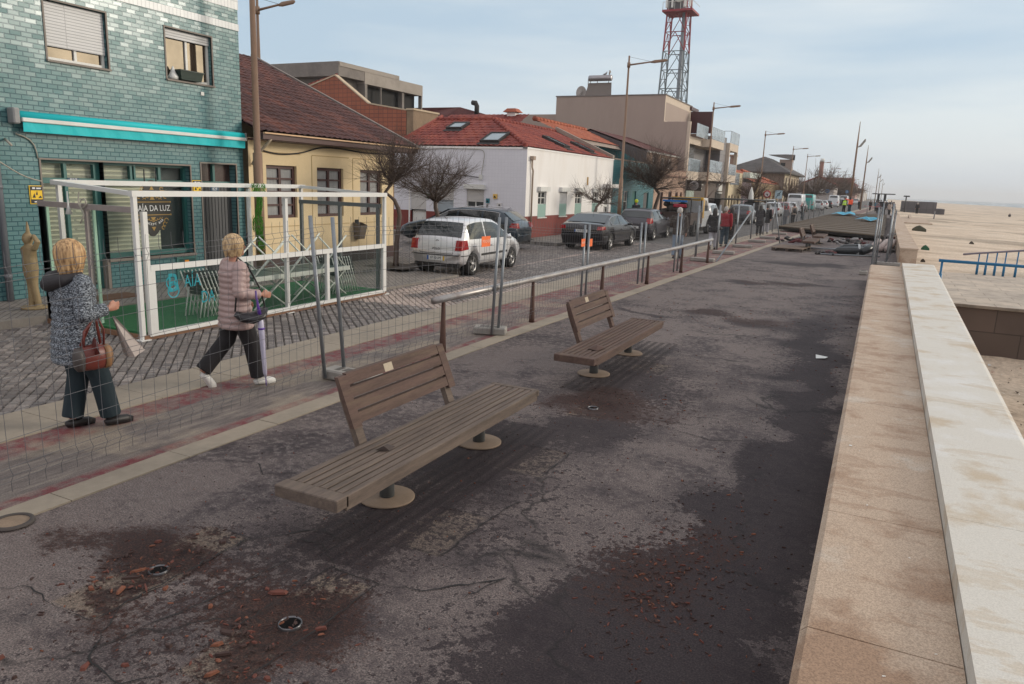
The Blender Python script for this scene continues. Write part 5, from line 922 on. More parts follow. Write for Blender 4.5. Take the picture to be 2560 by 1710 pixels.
for k in range(9):
    y = 285+k*34; x1 = -11.5+r_.uniform(-1.5, 1)+.0*k; z1 = r_.uniform(3.2, 5.5); c = r_.choice([(.42, .36, .30), (.5, .46, .42), (.35, .25, .22), (.45, .40, .28)]); h = thing('far_house', (x1-5, y, 0), 'distant %s house number %d counted along the hazy end of the street' % (r_.choice(['pale', 'beige', 'buff']), k+1), 'house', 'far houses along the street'); h['label'] = 'distant low house with a red roof at the hazy end of the street'
    mb = MB(); mb.box(x1-10, x1, y, y+22, -.3, z1); mb.build('wall', mat('far_wall%d' % k, c), h); mb = MB(); mb.prism([(x1+.4, y-.3, z1), (x1-10.4, y-.3, z1), (x1-5, y-.3, z1+1.6)], (0, 22.6, 0)); mb.build('roof', m_rred, h)
# ---- lattice mast
tw = thing('lattice_mast', (-37.4, 140, 0), 'red and grey steel lattice telecom mast rising behind the flats', 'mast'); mr_, mg_ = mat('mast_red', (.25, .02, .03), rough=.5), mat('mast_grey', (.14, .165, .18), rough=.5)
def latt(z0, z1, n, red):
    mb = MB(); hw = lambda z: 2.35-.028*(z-10)*1.0
    for k in range(n):
        a, b = z0+(z1-z0)*k/n, z0+(z1-z0)*(k+1)/n; wa, wb = hw(a), hw(b); C = [(-1, -1), (1, -1), (1, 1), (-1, 1)]
        for i in range(4):
            p = lambda c, w_, z: (-37.4+c[0]*w_, 140+c[1]*w_, z); c1, c2 = C[i], C[(i+1) % 4]; mb.tube(p(c1, wa, a), p(c1, wb, b), .15, 4, sm=False); mb.tube(p(c1, wb, b), p(c2, wb, b), .075, 4, sm=False)
            m1 = ((c1[0]+c2[0])/2, (c1[1]+c2[1])/2); mb.tube(p(c1, wa, a), p(m1, wb, b), .07, 4, sm=False); mb.tube(p(c2, wa, a), p(m1, wb, b), .07, 4, sm=False); h_ = (a+b)/2; wh2 = hw(h_); mb.tube(p((c1[0]*.98, c1[1]*.98), wh2, h_), p(((c1[0]+m1[0])/2, (c1[1]+m1[1])/2), wh2, h_), .05, 4, sm=False)
    return mb.build('lattice_section', mr_ if red else mg_, tw)
latt(4, 26.5, 7, 0); latt(26.5, 33, 2, 1); latt(33, 41, 2, 1)
mb = MB(); mb.box(-39.8, -34.4, 137.3, 142.6, 33, 33.35); mb.build('platform', mr_, tw); mb = MB(); [mb.box(x, x+.35, 137.2, 137.5, 33.6, 37.8) for x in (-39.2, -38.2, -36.0, -35.1)]; mb.ball((-36.8, 137, 35.2), .9, 12, sq=(1, .4, 1)); mb.build('antenna', m_white, tw); mb = MB(); mb.box(-38.9, -36.4, 137.8, 140, 33.4, 41); mb.build('cabinet', mat('mast_cab', (.12, .12, .13)), tw)
mb = MB(); [mb.tube((-39.7+k*1.05, 137.3, 33.3), (-39.7+k*1.05, 137.3, 34.6), .05, 4) for k in range(6)]; mb.tube((-39.7, 137.3, 34.6), (-34.4, 137.3, 34.6), .05, 4); mb.tube((-34.4, 137.3, 34.6), (-34.4, 142.6, 34.6), .05, 4); mb.build('railing', m_white, tw)
mb = MB(); mb.tube((-36.2, 139, 4), (-36.2, 139, 33), .35, 6); mb.build('ladder_cage', mat('cage', (.2, .22, .24), rough=.6), tw)
# ================================================================ street furniture
m_galv = mat('galvanised_steel', (.24, .26, .28), rough=.42, metal=.55, var=.12, sc=6, dirt=.25)
m_wire = mat('fence_wire', (.11, .11, .12), rough=.5, metal=.3); m_bronze = mat('lamp_bronze', (.23, .145, .095), rough=.5, var=.12, dirt=.2, metal=.2); m_rust = mat('rusty_post', (.075, .035, .025), rough=.8, var=.3, sc=12, bmp=.003)
m_conc = mat('concrete_foot', (.30, .28, .255), var=.15, sc=5, bmp=.005, bsc=60, dirt=.4)
# ---- wire fence panels
def fence_mesh(mb, a, b, h0, h1, near=1, sag=0.0, seed=1, z0=.08):
    r = random.Random(seed); a, b = Vector(a), Vector(b); L_ = (b-a).length; d = (b-a)/L_; n = Vector((-d.y, d.x, 0)); n = n if n.x > 0 else -n
    prof = [(1.0, 0), (.972, .0), (.945, .028), (.915, 0), (.56, 0), (.53, .03), (.50, 0), (.15, 0), (.12, .03), (.09, 0), (z0/1.75, 0)]
    if near > 1: prof = [(1, 0), (.945, .02), (.5, 0), (.1, 0)]
    wav = lambda t_, q: sag*(math.sin(t_*7+seed)*.5+math.sin(t_*3.1+seed*2)*.5)*q
    def P(t_, q, k): hh = h0+(h1-h0)*t_; return a+d*(L_*t_)+n*(k+wav(t_, q)*.6)+Vector((0, 0, hh*q+wav(t_+.3, q)*.25))
    nv = int(L_/(.125 if near == 1 else .16)); rr = (.0021 if a.y < 18 else .0014) if near == 1 else .0022
    for i in range(nv+1):
        t_ = i/nv; mb.path([P(t_, 1.035, 0)]+[P(t_, q, k) for q, k in prof], rr, 4 if near == 1 else 3, cap=False)
    hs = [(.972, 0), (.945, .028), (.915, 0), (.80, 0), (.68, 0), (.56, 0), (.53, .03), (.5, 0), (.385, 0), (.27, 0), (.15, 0), (.12, .03), (.09, 0)]
    if near > 1: hs = [(1, 0), (.93, 0), (.8, 0), (.65, 0), (.5, 0), (.35, 0), (.2, 0), (.06, 0)]
    for q, k in hs: mb.path([P(i/8, q, k) for i in range(9)], rr, 4 if near == 1 else 3, cap=False)
def fence(p0, p1, h0, h1, lab, near=1, sag=.0, t0=(0, 0), t1=(0, 0), seed=1, posts=(1, 1)):
    t_ = thing('site_fence', ((p0[0]+p1[0])/2, (p0[1]+p1[1])/2, 0), lab, 'fence', 'wire mesh site fence panels'); mb = MB(); fence_mesh(mb, (*p0, 0), (*p1, 0), h0-.06, h1-.06, near, sag, seed); mb.build('wire_mesh', m_wire, t_)
    for p, h, l, on in ((p0, h0, t0, posts[0]), (p1, h1, t1, posts[1])):
        if on: mb = MB(); mb.tube((p[0], p[1], .04), (p[0]+l[0], p[1]+l[1], h), .0225, 10); mb.build('post', m_galv, t_)
    return t_
fence((-5.15, 2.3), (-5.52, 6.45), 1.70, 1.88, 'nearest site fence panel, in front of the woman in the grey patterned coat', 1, .07, (0, 0), (-.02, -.17), 3)
fence((-5.46, 6.72), (-5.13, 9.80), 1.86, 1.80, 'site fence panel in front of the terrace glass, right of the leaning double poles', 1, .0, (-.02, -.15), (.02, .10), 4)
fence((-5.10, 9.95), (-5.20, 13.70), 1.80, 1.56, 'site fence panel in front of the silver hatchback with an orange tag', 1, .04, (.02, .12), (0, .03), 5)
fence((-5.20, 13.95), (-5.13, 17.3), 1.56, 1.5, 'site fence panel in front of the utility cabinet and black coupe', 1, .02, (0, .03), (0, .02), 6)
fence((-5.11, 17.6), (-5.07, 20.5), 1.5, 1.66, 'rippled site fence panel in front of the black coupe wheels', 1, .16, (0, .02), (0, .05), 7)
fence((-5.05, 20.8), (-5.70, 25.9), 1.66, 1.8, 'rippled site fence panel in front of the grey haired man in the brown jacket', 1, .2, (0, .05), (0, 0), 8)
labs = ['in front of the woman in the black coat', 'in front of the man in the red jacket', 'with a concrete foot beside the leaning prop', 'in front of the couple in long dark coats', 'level with the wooden pallet', 'at the near left corner of the brown decking', 'beside the decking in front of the person in grey', 'beside the decking by the person with a backpack', 'beside the decking in front of the man in the black jacket', 'beside the middle of the decking', 'beside the far half of the decking', 'last but one along the decking edge', 'at the far left corner of the decking']
y = 26.05; steps = [3.8, 4.35, 4.3, 4.5, 3.9, 4.5, 5, 5, 5, 6, 6, 7, 7]
for i, s_ in enumerate(steps):
    x0 = -5.7-.008*(y-26); x1 = -5.7-.008*(y+s_-26); fence((x0, y), (x1, y+s_-.15), 1.78, 1.76, 'site fence panel '+labs[i], 1 if i < 4 else 2, .03, seed=20+i); y += s_
fence((-.16, 25.05), (-.11, 28.25), 2.0, 1.98, 'site fence panel seen nearly edge on along the far end of the bench wall', 1, .05, seed=41)
fence((-.05, 28.35), (.25, 28.62), 2.1, 2.1, 'narrow folded site fence piece at the gap in the wall', 1, .0, seed=42); fence((.27, 28.7), (.42, 33.5), 2.1, 1.8, 'site fence panel leaning along the wall behind the gap', 1, .1, seed=43)
fence((-4.6, 97), (-1.9, 97.2), 1.8, 1.8, 'distant site fence panel across the promenade, left one', 2, seed=44); fence((-1.8, 97.2), (.6, 97.4), 1.8, 1.8, 'distant site fence panel across the promenade, right one', 2, seed=45)
def fallen(x0, y0, x1, y1, w_, lab):
    t_ = thing('site_fence', ((x0+x1)/2, (y0+y1)/2, 0), lab, 'fence', 'wire mesh site fence panels'); a, b = Vector((x0, y0, .04)), Vector((x1, y1, .04)); d = (b-a).normalized(); n = Vector((-d.y, d.x, 0))*w_; mb = MB()
    for i in range(15): p = a.lerp(b, i/14); mb.tube(p, p+n, .004, 3)
    for k in range(8): mb.tube(a+n*k/7, b+n*k/7, .004, 3)
    mb.build('wire_mesh', m_wire, t_)
    for q in (0, 1): mb = MB(); mb.tube(a+n*q, b+n*q, .026, 8); mb.build('post', m_galv, t_)
fallen(-2.05, 31.4, .05, 32.2, 3.2, 'site fence panel lying flat on the promenade under the inflatable')
# orange tags on the fence
for (x, y, z, w_, lab, tx) in ((-5.14, 9.55, 1.46, .26, 'orange tag with pale lettering wired beside the first double pole', 1), (-5.18, 13.62, 1.22, .2, 'orange tag left of the second double pole', 1), (-5.18, 14.05, 1.20, .15, 'orange tag right of the second double pole', 0), (-.12, 28.1, 1.4, .1, 'orange tag on the fence at the end of the bench wall', 0)):
    t_ = thing('fence_tag', (x, y, z), lab, 'tag'); mb = MB(); mb.box(x-.003, x+.003, y-w_/2, y+w_/2, z-.075, z+.075); mb.build('plate', mat('tag_orange', (.85, .16, .03), rough=.5), t_)
    if tx: text_mb('MOOVER', .062, FACE_X((x+.005, y, z)), sx=.9*w_/.26).build('lettering', mat('tag_print', (.9, .55, .42)), t_)
def foot(x, y, lab, l=.72, rz=0, holes_=True):
    t_ = MB(); w2, l2 = .13, l/2; T = Matrix.Translation((x, y, .0)) @ Matrix.Rotation(rz, 4, 'Z')
    t_.box(-l2, l2, -w2, w2, .005, .12, 0, bev=.018, tf=T)
    o = tag(t_.build('concrete_block', m_conc), lab, 'fence foot', 'concrete feet of the site fence'); mb = MB()
    if holes_:
        for q in (-.5, -.2, .12, .42): mb.box(l2*q-.035, l2*q+.035, -.06, .06, .1205, .1225, tf=T)
    else: mb.lathe((x+l2+.001, y, .06), [(.0, 0), (.022, 0), (.022, .003)], 12, axis='X')
    mb.build('recess', mat('foot_hole', (.10, .09, .08)), o)
foot(-5.26, 6.62, 'perforated concrete block under the nearest double poles'); foot(-5.25, 9.98, 'concrete block half hidden behind the kerb at the second double poles', .5, R(20))
for i, (y, lb) in enumerate(((24.8, 'beside the last handrail post'), (28.4, 'at the feet of the woman in black'), (32.5, 'at the feet of the man in red'), (36.5, 'left of the wooden pallet'), (40.05, 'behind the wooden pallet'), (44.8, 'near the two far benches'), (49.2, 'by the near corner of the decking'))): foot(-5.2, y, 'long concrete fence foot '+lb, .78, 0, False)
foot(-.35, 24.6, 'small concrete block against the end of the bench wall', .22); foot(.3, 28.6, 'concrete block across the gap between the walls', .8)
for (a, b, lab) in (((-4.79, 25.0, 0), (-4.33, 28.0, 1.56), 'grey steel prop pole leaning from the kerb towards the fence'), ((-4.22, 36.9, 0), (-4.62, 36.9, 1.85), 'grey steel pole leaning near the two far benches')): mb = MB(); mb.tube(a, b, .025, 10); mb.tube(Vector(b)-Vector((0, 0, .05)), Vector(b)+Vector((0, 0, .03)), .033, 8); tag(mb.build('prop_pole', m_galv), lab, 'pole')
# ---- handrail
hr = thing('handrail', (-5.1, 16, 0), 'scuffed grey tubular handrail on rusty tapered posts along the kerb', 'handrail'); rx = lambda y: -5.22+.26*min(1, (y-8.3)/12)
mb = MB(); ys = list(np.linspace(8.28, 24.9, 12)); mb.path([(rx(y), y, .735) for y in ys], .047, 14); mb.build('rail', mat('rail_steel', (.36, .34, .33), rough=.4, metal=.5, var=.25, sc=4, dirt=.5, dc=(.16, .09, .06)), hr)
for y in (8.52, 11.3, 14.6, 17.7, 20.9, 24.4): mb = MB(); mb.path([(rx(y), y, 0), (rx(y), y, .1), (rx(y), y, .69)], [.05, .045, .026], 10); mb.build('post', m_rust, hr)
# ---- benches
m_wood = mat('weathered_wood', (.115, .086, .070), var=.5, sc=2.6, rough=.85, stretch=(9, .8, 9), bmp=.004, bsc=14, dirt=.55, dc=(.20, .155, .115)); m_wood2 = mat('weathered_wood_brown', (.090, .054, .043), var=.5, sc=2.8, rough=.85, stretch=(9, .8, 9), bmp=.004, bsc=14, dirt=.55, dc=(.15, .11, .07)); m_col = mat('bench_column', (.115, .125, .13), rough=.5, metal=.3, dirt=.3, dc=(.08, .045, .03)); m_disc = mat('base_disc', (.24, .175, .125), var=.15, sc=6, bmp=.003, dirt=.3)
def bench(x, y, lab, wood):
    b = thing('park_bench', (x, y, 0), lab, 'bench', 'wooden benches with an offset backrest'); A = dict(org=(0, 0, 0)); z = .42; X0, X1 = -.245, .245
    def bd(parent, mb, nm, m=wood): return mb.build(nm, m, parent, org=(0, 0, 0))
    seat = MB(); n = 7; wd = (.49-.052)/n
    for k in range(n):
        a = X0+k*wd; seat.box(a+.007, a+wd-.007, -1.36, 1.36, z-.045+random.uniform(-.002, .002), z+random.uniform(-.002, .002), bev=.004)
    bd(b, seat, 'seat')
    mb = MB(); mb.box(X1-.05, X1, -1.39, 1.39, z-.095, z+.002, bev=.006); bd(b, mb, 'front_rail'); mb = MB(); mb.box(X0, X1, -1.48, -1.365, z-.075, z+.005, bev=.006); bd(b, mb, 'end_board'); mb = MB(); mb.box(X0, X1, 1.365, 1.43, z-.06, z+.003, bev=.006); bd(b, mb, 'end_board')
    for yy in (-.50, .90):
        mb = MB(); mb.lathe((-.10, yy, 0), [(.055, 0.012), (.055, z-.05)], 18); mb.box(-.24, .19, yy-.03, yy+.03, z-.075, z-.047); mb.add([(-.24, yy-.02, z-.08), (-.1, yy-.02, z-.17), (-.1, yy+.02, z-.17), (-.24, yy+.02, z-.08), (-.1, yy-.02, z-.06), (-.1, yy+.02, z-.06)], [(0, 1, 4), (3, 5, 2), (0, 3, 2, 1)]); bd(b, mb, 'leg', m_col)
        mb = MB(); mb.lathe((-.10, yy, 0), [(.205, .0), (.205, .010), (.198, .014), (0, .014)], 32); bd(b, mb, 'base_plate', m_disc)
    y0, y1 = -.64, .78; bx = lambda zz: -.245-.20*(zz-.38)/.5
    bp = lambda zz, o: (bx(zz)+o)
    for yy in (y0+.04, y1-.13):
        mb = MB(); pr = []
        for zz, t_ in ((.30, .05), (.42, .06), (.58, .075), (.72, .07), (.86, .035)): pr.append((bx(zz)-t_-.02+.03*math.sin((zz-.3)*5), zz))
        poly = [(p[0], yy, p[1]) for p in pr]+[(bx(zz)-.012, yy, zz) for zz in (.86, .58, .30)]; mb.prism(poly, (0, .085, 0)); bd(b, mb, 'back_support', wood)
    mb = MB(); zz0, zz1 = .55, .88
    def slat(za, zb, ya, yb, o=0.0): mb.add([(bx(za)+o-.018, ya, za), (bx(za)+o+.018, ya, za), (bx(za)+o+.018, yb, za), (bx(za)+o-.018, yb, za), (bx(zb)+o-.018, ya, zb), (bx(zb)+o+.018, ya, zb), (bx(zb)+o+.018, yb, zb), (bx(zb)+o-.018, yb, zb)], [(3, 2, 1, 0), (4, 5, 6, 7), (0, 1, 5, 4), (1, 2, 6, 5), (2, 3, 7, 6), (3, 0, 4, 7)])
    for k in range(4): slat(zz0+.005+k*.0895, zz0+.076+k*.0895+(.0 if k < 3 else .006), y0+.1, y1-.1)
    slat(zz0-.02, zz1+.01, y0, y0+.097, .004); slat(zz0-.02, zz1+.01, y1-.097, y1, .004); o = bd(b, mb, 'backrest', m_wood2)
    mb = MB(); c = -.1; mb.add([(bx(.83)+.021, c, .825), (bx(.83)+.021, c+.11, .825), (bx(.885)+.021, c+.11, .885), (bx(.885)+.021, c, .885)], [(0, 1, 2, 3)]); mb.build('label_plate', mat('plaque', (.42, .35, .26)), o, org=(0, 0, 0))
    return b
bench(-2.93, 4.70, 'weathered wooden bench nearest the camera with a curled leaf on its seat', m_wood); bench(-2.92, 9.06, 'brown wooden bench, second from the camera, with a dark leaf on its seat', m_wood2); bench(-2.66, 34.1, 'far wooden bench standing on a single visible leg, left of the two', m_wood2); bench(-2.62, 38.6, 'farthest wooden bench, right of the two and just before the decking', m_wood2)
lf = mat('wet_leaf', (.05, .035, .03)); mb = MB(); mb.add([(-3.00, 4.02, .43), (-2.97, 4.12, .45), (-2.93, 4.16, .43), (-2.91, 4.07, .425), (-2.95, 4.05, .46)], [(0, 4, 1), (1, 4, 2), (2, 4, 3), (3, 4, 0)]); tag(mb.build('leaf', lf), 'curled dark leaf lying on the nearest bench seat', 'leaf')
mb = MB(); mb.add([(-2.93, 8.05, .43), (-2.8, 8.0, .43), (-2.76, 8.2, .435), (-2.9, 8.3, .44), (-2.85, 8.15, .455)], [(0, 4, 1), (1, 4, 2), (2, 4, 3), (3, 4, 0)]); tag(mb.build('leaf', mat('leaf_brown', (.07, .035, .025))), 'flat brown leaf lying on the second bench seat', 'leaf')
# ---- sockets of the missing floor lights
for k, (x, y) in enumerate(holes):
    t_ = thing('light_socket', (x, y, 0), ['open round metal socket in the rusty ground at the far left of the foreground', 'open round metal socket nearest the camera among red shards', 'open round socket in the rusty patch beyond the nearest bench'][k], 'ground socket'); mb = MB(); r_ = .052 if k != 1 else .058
    mb.lathe((x, y, 0), [(r_+.006, -.05), (r_+.006, -.022), (r_+.002, -.017), (r_-.003, -.022), (r_-.005, -.06)], 28, cap=False); mb.build('ring', mat('socket_steel', (.17, .17, .18), rough=.3, metal=.8, dirt=.5, dc=(.05, .025, .015)), t_); mb = MB(); mb.lathe((x, y, 0), [(r_-.004, -.025), (.0, -.025)], 28, cap=False); mb.build('hole_shade_disc', mat('hole_shade_disc', (.004, .003, .003), rough=.6, spec=.1), t_)  # flat black disc paints the darkness of a deep hole inside the ring
t_ = thing('drain_cover', (-4.88, 2.62, 0), 'round sand filled drain cover let into the kerb at the left edge', 'drain cover'); mb = MB(); mb.lathe((-4.86, 2.6, .012), [(.0, .004), (.10, .004)], 24, cap=False); mb.build('sand_fill', mat('drain_sand', (.22, .16, .11), var=.3, sc=9), t_); mb = MB(); mb.lathe((-4.86, 2.6, .012), [(.10, 0), (.10, .012), (.125, .012), (.13, 0)], 24, cap=False); mb.build('rim', mat('drain_rim', (.06, .05, .045)), t_)
# ---- shards, chips and litter
r_ = random.Random(21); m_sh = [mat('shard_red', (.12, .036, .024), var=.4, sc=20), mat('shard_brown', (.045, .022, .018), var=.4, sc=20), mat('shard_orange', (.17, .060, .032), var=.4, sc=20)]
def shard(mb, x, y, l, w_, h, a, z=0.0):
    c, s_ = math.cos(a), math.sin(a); pts = []; n = 5
    for k in range(n): q = 2*math.pi*(k+.5)/n+r_.uniform(-.35, .35); pts.append((l/2*math.cos(q)*r_.uniform(.7, 1.25), w_/2*math.sin(q)*r_.uniform(.6, 1.3)))
    lo = [(x+u*c-v*s_, y+u*s_+v*c, z+.0005) for u, v in pts]; t1 = r_.uniform(-.4, .4)*h; hi = [(x+u*.8*c-v*.8*s_, y+u*.8*s_+v*.8*c, z+h+t1*(u/l)) for u, v in pts]; mb.add(lo+hi, [tuple(range(n, 2*n))]+[(i, (i+1) % n, n+(i+1) % n, n+i) for i in range(n)])
big = [(-2.78, 2.83, .13, .05), (-2.74, 2.42, .12, .04), (-2.7, 2.33, .07, .03), (-2.35, 2.68, .08, .03), (-2.62, 2.28, .09, .035), (-3.55, 2.42, .1, .03), (-3.45, 2.5, .12, .02), (-3.62, 2.52, .1, .03), (-3.35, 2.55, .05, .03), (-3.85, 2.9, .07, .025), (-3.5, 3.1, .05, .03), (-3.7, 2.35, .06, .03), (-3.1, 1.9, .08, .035), (-3.75, 1.85, .05, .04), (-2.55, 2.15, .08, .03), (-2.3, 2.25, .06, .03), (-2.9, 2.2, .05, .03), (-3.0, 2.55, .04, .03), (-3.5, 1.75, .05, .03), (-3.3, 1.7, .04, .02), (-3.9, 1.65, .06, .03), (-2.95, 2.0, .05, .02), (-3.55, 2.95, .09, .02), (-3.65, 2.6, .13, .02)]
for k, (x, y, l, w_) in enumerate(big):
    mb = MB(); shard(mb, x, y, l, w_, .014, r_.uniform(0, 3.1)); near = 'the nearest open socket' if x > -3 else 'the left open socket'; o = tag(mb.build('clay_shard', m_sh[k % 3]), 'reddish shard lying near '+near, 'shard', 'red shards around the sockets')
mb = MB(); mb.mi = 0
def chips(n, cx, cy, sx, sy, lo=.008, hi=.03):
    for _ in range(n):
        x, y = r_.gauss(cx, sx), r_.gauss(cy, sy)
        if -4.8 < x < -.14: mb.mi = r_.choice((0, 0, 1, 1, 1, 1, 1, 2)); l = r_.uniform(lo, hi); shard(mb, x, y, l, l*r_.uniform(.15, .5), r_.uniform(.003, .009), r_.uniform(0, 3.1))
chips(420, -.82, 4.2, .24, .75, .010, .04); chips(120, -.95, 3.9, .12, .25, .015, .05); chips(220, -3.6, 2.6, .2, .25, .01, .05); chips(200, -2.6, 2.45, .18, .25, .01, .05); chips(500, -3.0, 5, 1.2, 3.0, .006, .02); chips(300, -1.3, 7.5, .8, 3.5, .008, .028); chips(120, -2.3, 7.4, .45, .5, .01, .035); chips(140, -2.5, 14, .9, 1.0, .02, .06); chips(200, -2.2, 19, 1.3, 4, .02, .06); chips(120, -.4, 15, .25, 3, .02, .06); chips(200, -3.4, 3, .9, 1.0, .006, .018)
tag(mb.build('debris', m_sh), 'scattered wood and clay chips over the promenade', 'debris', kind='stuff')
for (x, y, z, lab) in ((-.62, 11.2, .012, 'scrap of white paper lying near the bench wall'), (-.02, 5.9, .46, 'tiny white shell fragment on the bench wall')): mb = MB(); mb.add([(x, y, z), (x+.12, y+.03, z+.01), (x+.15, y+.2, z), (x-.02, y+.22, z+.012)] if x < -.1 else [(x, y, z), (x+.02, y, z), (x+.02, y+.02, z), (x, y+.03, z)], [(0, 1, 2, 3)]); tag(mb.build('paper_scrap', m_white), lab, 'litter')
mb = MB(); mb.mi = 0
for _ in range(26): x, y = r_.uniform(0, .45), r_.uniform(2.4, 12); shard(mb, x, y, .016, .009, .002, r_.uniform(0, 3), .4515)
tag(mb.build('shell_grit', mat('shell_white', (.7, .66, .6))), 'white shell grit scattered on the bench wall', 'debris', kind='stuff')
# ---- terrace enclosure of the bar
m_alu = mat('white_aluminium', (.68, .68, .66), rough=.4, var=.04, dirt=.2, dc=(.5, .42, .34)); m_tau = mat('taupe_aluminium', (.30, .26, .245), rough=.45); m_dgr = mat('grey_aluminium', (.12, .13, .13), rough=.45); m_tgl = glass('terrace_glass', (.05, .09, .085), .04, .11, .6); m_hgl = glass('clear_glass', (.06, .09, .08), .03, .07, .8)
pv = thing('bar_terrace', (-10.5, 10, -.12), 'white framed open terrace enclosure with glass panels in front of the bar', 'terrace'); xa, xb, ya, yb_ = -9.38, -11.72, 7.05, 12.9
for (x, y, h) in ((xa, ya, 1.93), (xa, yb_, 1.93), (xb, ya+.45, 2.02), (xb, 13.0, 2.02), (xa, 10.0, 1.90), (xb, 11.45, 2.0)): mb = MB(); w_ = .031; mb.box(x-w_, x+w_, y-w_, y+w_, -.12, h); mb.box(x-.08, x+.08, y-.08, y+.08, -.119, -.105); mb.build('post', m_alu, pv)
for q in ((xa-.04, xa+.04, ya-.05, yb_+.05, 1.93, 2.01), (xb-.04, xb+.04, ya+.35, 13.1, 2.02, 2.10)): mb = MB(); mb.box(*q); mb.build('top_beam', m_alu, pv)
for y, z0 in ((ya, 0), (yb_, 0)): mb = MB(); mb.add([(xa-.04, y-.04, 1.94), (xa-.04, y+.04, 1.94), (xa-.04, y+.04, 2.0), (xa-.04, y-.04, 2.0), (xb, y+.36-.04 if y < 8 else y+.04, 2.03), (xb, y+.44 if y < 8 else y+.12, 2.03), (xb, y+.44 if y < 8 else y+.12, 2.09), (xb, y+.36-.04 if y < 8 else y+.04, 2.09)], [(0, 1, 5, 4), (1, 2, 6, 5), (2, 3, 7, 6), (3, 0, 4, 7)]); mb.build('side_beam', m_alu, pv)
mb = MB(); mb.box(xa+.0, xa+.07, ya+.15, yb_-.05, .88, .96); mb.box(xa, xa+.06, ya+.15, yb_-.05, -.07, -.01); [mb.box(xa-.001, xa+.065, y, y+.07, -.01, .88) for y in (ya+.15, 11.0, yb_-.12)]; mb.box(xa-.001, xa+.065, ya+.08, ya+.15, -.07, 1.72); mb.build('front_frame', m_alu, pv)
for (a, b) in ((ya+.22, 11.0), (11.07, yb_-.12)): mb = MB(); mb.box(xa+.025, xa+.035, a, b, -.01, .88); mb.build('front_pane', m_tgl, pv)
for y, m_, tag_ in ((ya+.06, m_tau, 0), (yb_-.06, m_dgr, 1)):
    mb = MB(); mb.box(xb+.1, xa-.05, y-.03, y+.03, 1.70, 1.78); [mb.box(x-.03, x+.03, y-.031, y+.031, -.06, 1.70) for x in (xb+.15, -10.5, -9.5 if tag_ else xb+.15)]; mb.build('side_frame', m_, pv); mb = MB(); mb.box(xb+.18, -10.53, y-.005, y+.005, 0, 1.70); mb.box(-10.47, xa-.06, y+.012, y+.020, 0, 1.70); mb.build('side_pane', m_hgl, pv)
mb = MB(); mb.box(xb+.16, xb+.20, ya+.1, ya+.14, .0, 1.69); mb.box(-10.44, -10.41, ya+.095, ya+.135, 0, 1.69); mb.build('pane_edge', mat('glass_edge', (.35, .55, .42)), pv)
mb = MB(); mb.box(xb, xa-.02, ya+.05, yb_, -.05, -.02); mb.build('carpet', mat('green_carpet', (.012, .115, .034), var=.25, sc=1.0, bmp=.006, bsc=150, rough=.95), pv); mb = MB(); mb.box(xb, xa+.04, ya-.0, yb_+.02, -.119, -.051); mb.build('deck_edge', mat('deck_wood', (.20, .105, .06), var=.25, stretch=(1, .2, 1)), pv)
mb = MB(); T = FACE_X((xa+.042, 7.78, .66)); text_mb('B', .40, FACE_X((xa+.042, 7.58, .66)), 0, mb, sx=.9); text_mb('AÍA', .27, FACE_X((xa+.042, 7.93, .665)), 0, mb, sx=.72)
for k in range(2): mb.lathe((xa+.042, 7.56+.02*k, .68-.13*k), [(.085, -.001), (.105, .001)], 24, axis='X', cap=False)
text_mb('DA', .27, FACE_X((xa+.042, 8.21, .39)), 0, mb, sx=.72); mb.build('lettering', mat('teal_vinyl', (.0, .25, .31), rough=.4), pv)
cable('cable_coil', [(-10.6, 7.08, 1.95), (-10.68, 7.06, 1.75), (-10.5, 7.04, 1.62), (-10.35, 7.06, 1.8), (-10.45, 7.08, 1.93), (-10.62, 7.03, 1.85), (-10.52, 7.04, 1.58), (-10.4, 7.06, 1.72), (-10.5, 7.0, 1.5)], .011, m_cab, pv); mb = MB(); mb.path([(-10.75, 7.0, 1.95), (-10.75, 7.0, 1.75), (-10.75, 7.0, 1.62)], [.008, .012, .05], 8); mb.build('bulb_holder', m_white, pv)
# folding tables and stacked chairs inside
m_wl = mat('white_steel_leg', (.62, .66, .60), rough=.4)
def trestle(y0, z0, z1, lab, up):
    t_ = thing('folding_table', (-9.95, y0+.4, z0), lab, 'table', 'folding tables on the terrace')
    for x in (-9.62, -10.3):
        for s_ in (0, 1):
            mb = MB(); a, b = (y0, y0+.78) if s_ else (y0+.78, y0); mb.tube((x+.02*s_, a, z0), (x+.02*s_, b, z1), .0155, 6); mb.build('leg', m_wl, t_)
    mb = MB(); zt = z1 if not up else z0; mb.box(-10.36, -9.56, y0-.02, y0+.80, zt-.016, zt+.016); mb.build('tabletop', mat('table_green', (.06, .10, .085), rough=.4), t_); mb = MB(); [mb.box(x, x+.03, y0-.03, y0+.81, zt-.02, zt+.02) for x in (-10.39, -9.56)]; mb.build('edge', m_wl, t_)
for k in range(3):
    trestle(9.42+k*.86, -.02, .50, 'standing white legged folding table, %s of the terrace row' % ['left one', 'middle one', 'right one'][k], 0)
    trestle(9.42+k*.86, .54, 1.16, 'upturned folding table with legs in the air, %s of the terrace row' % ['left one', 'middle one', 'right one'][k], 1)
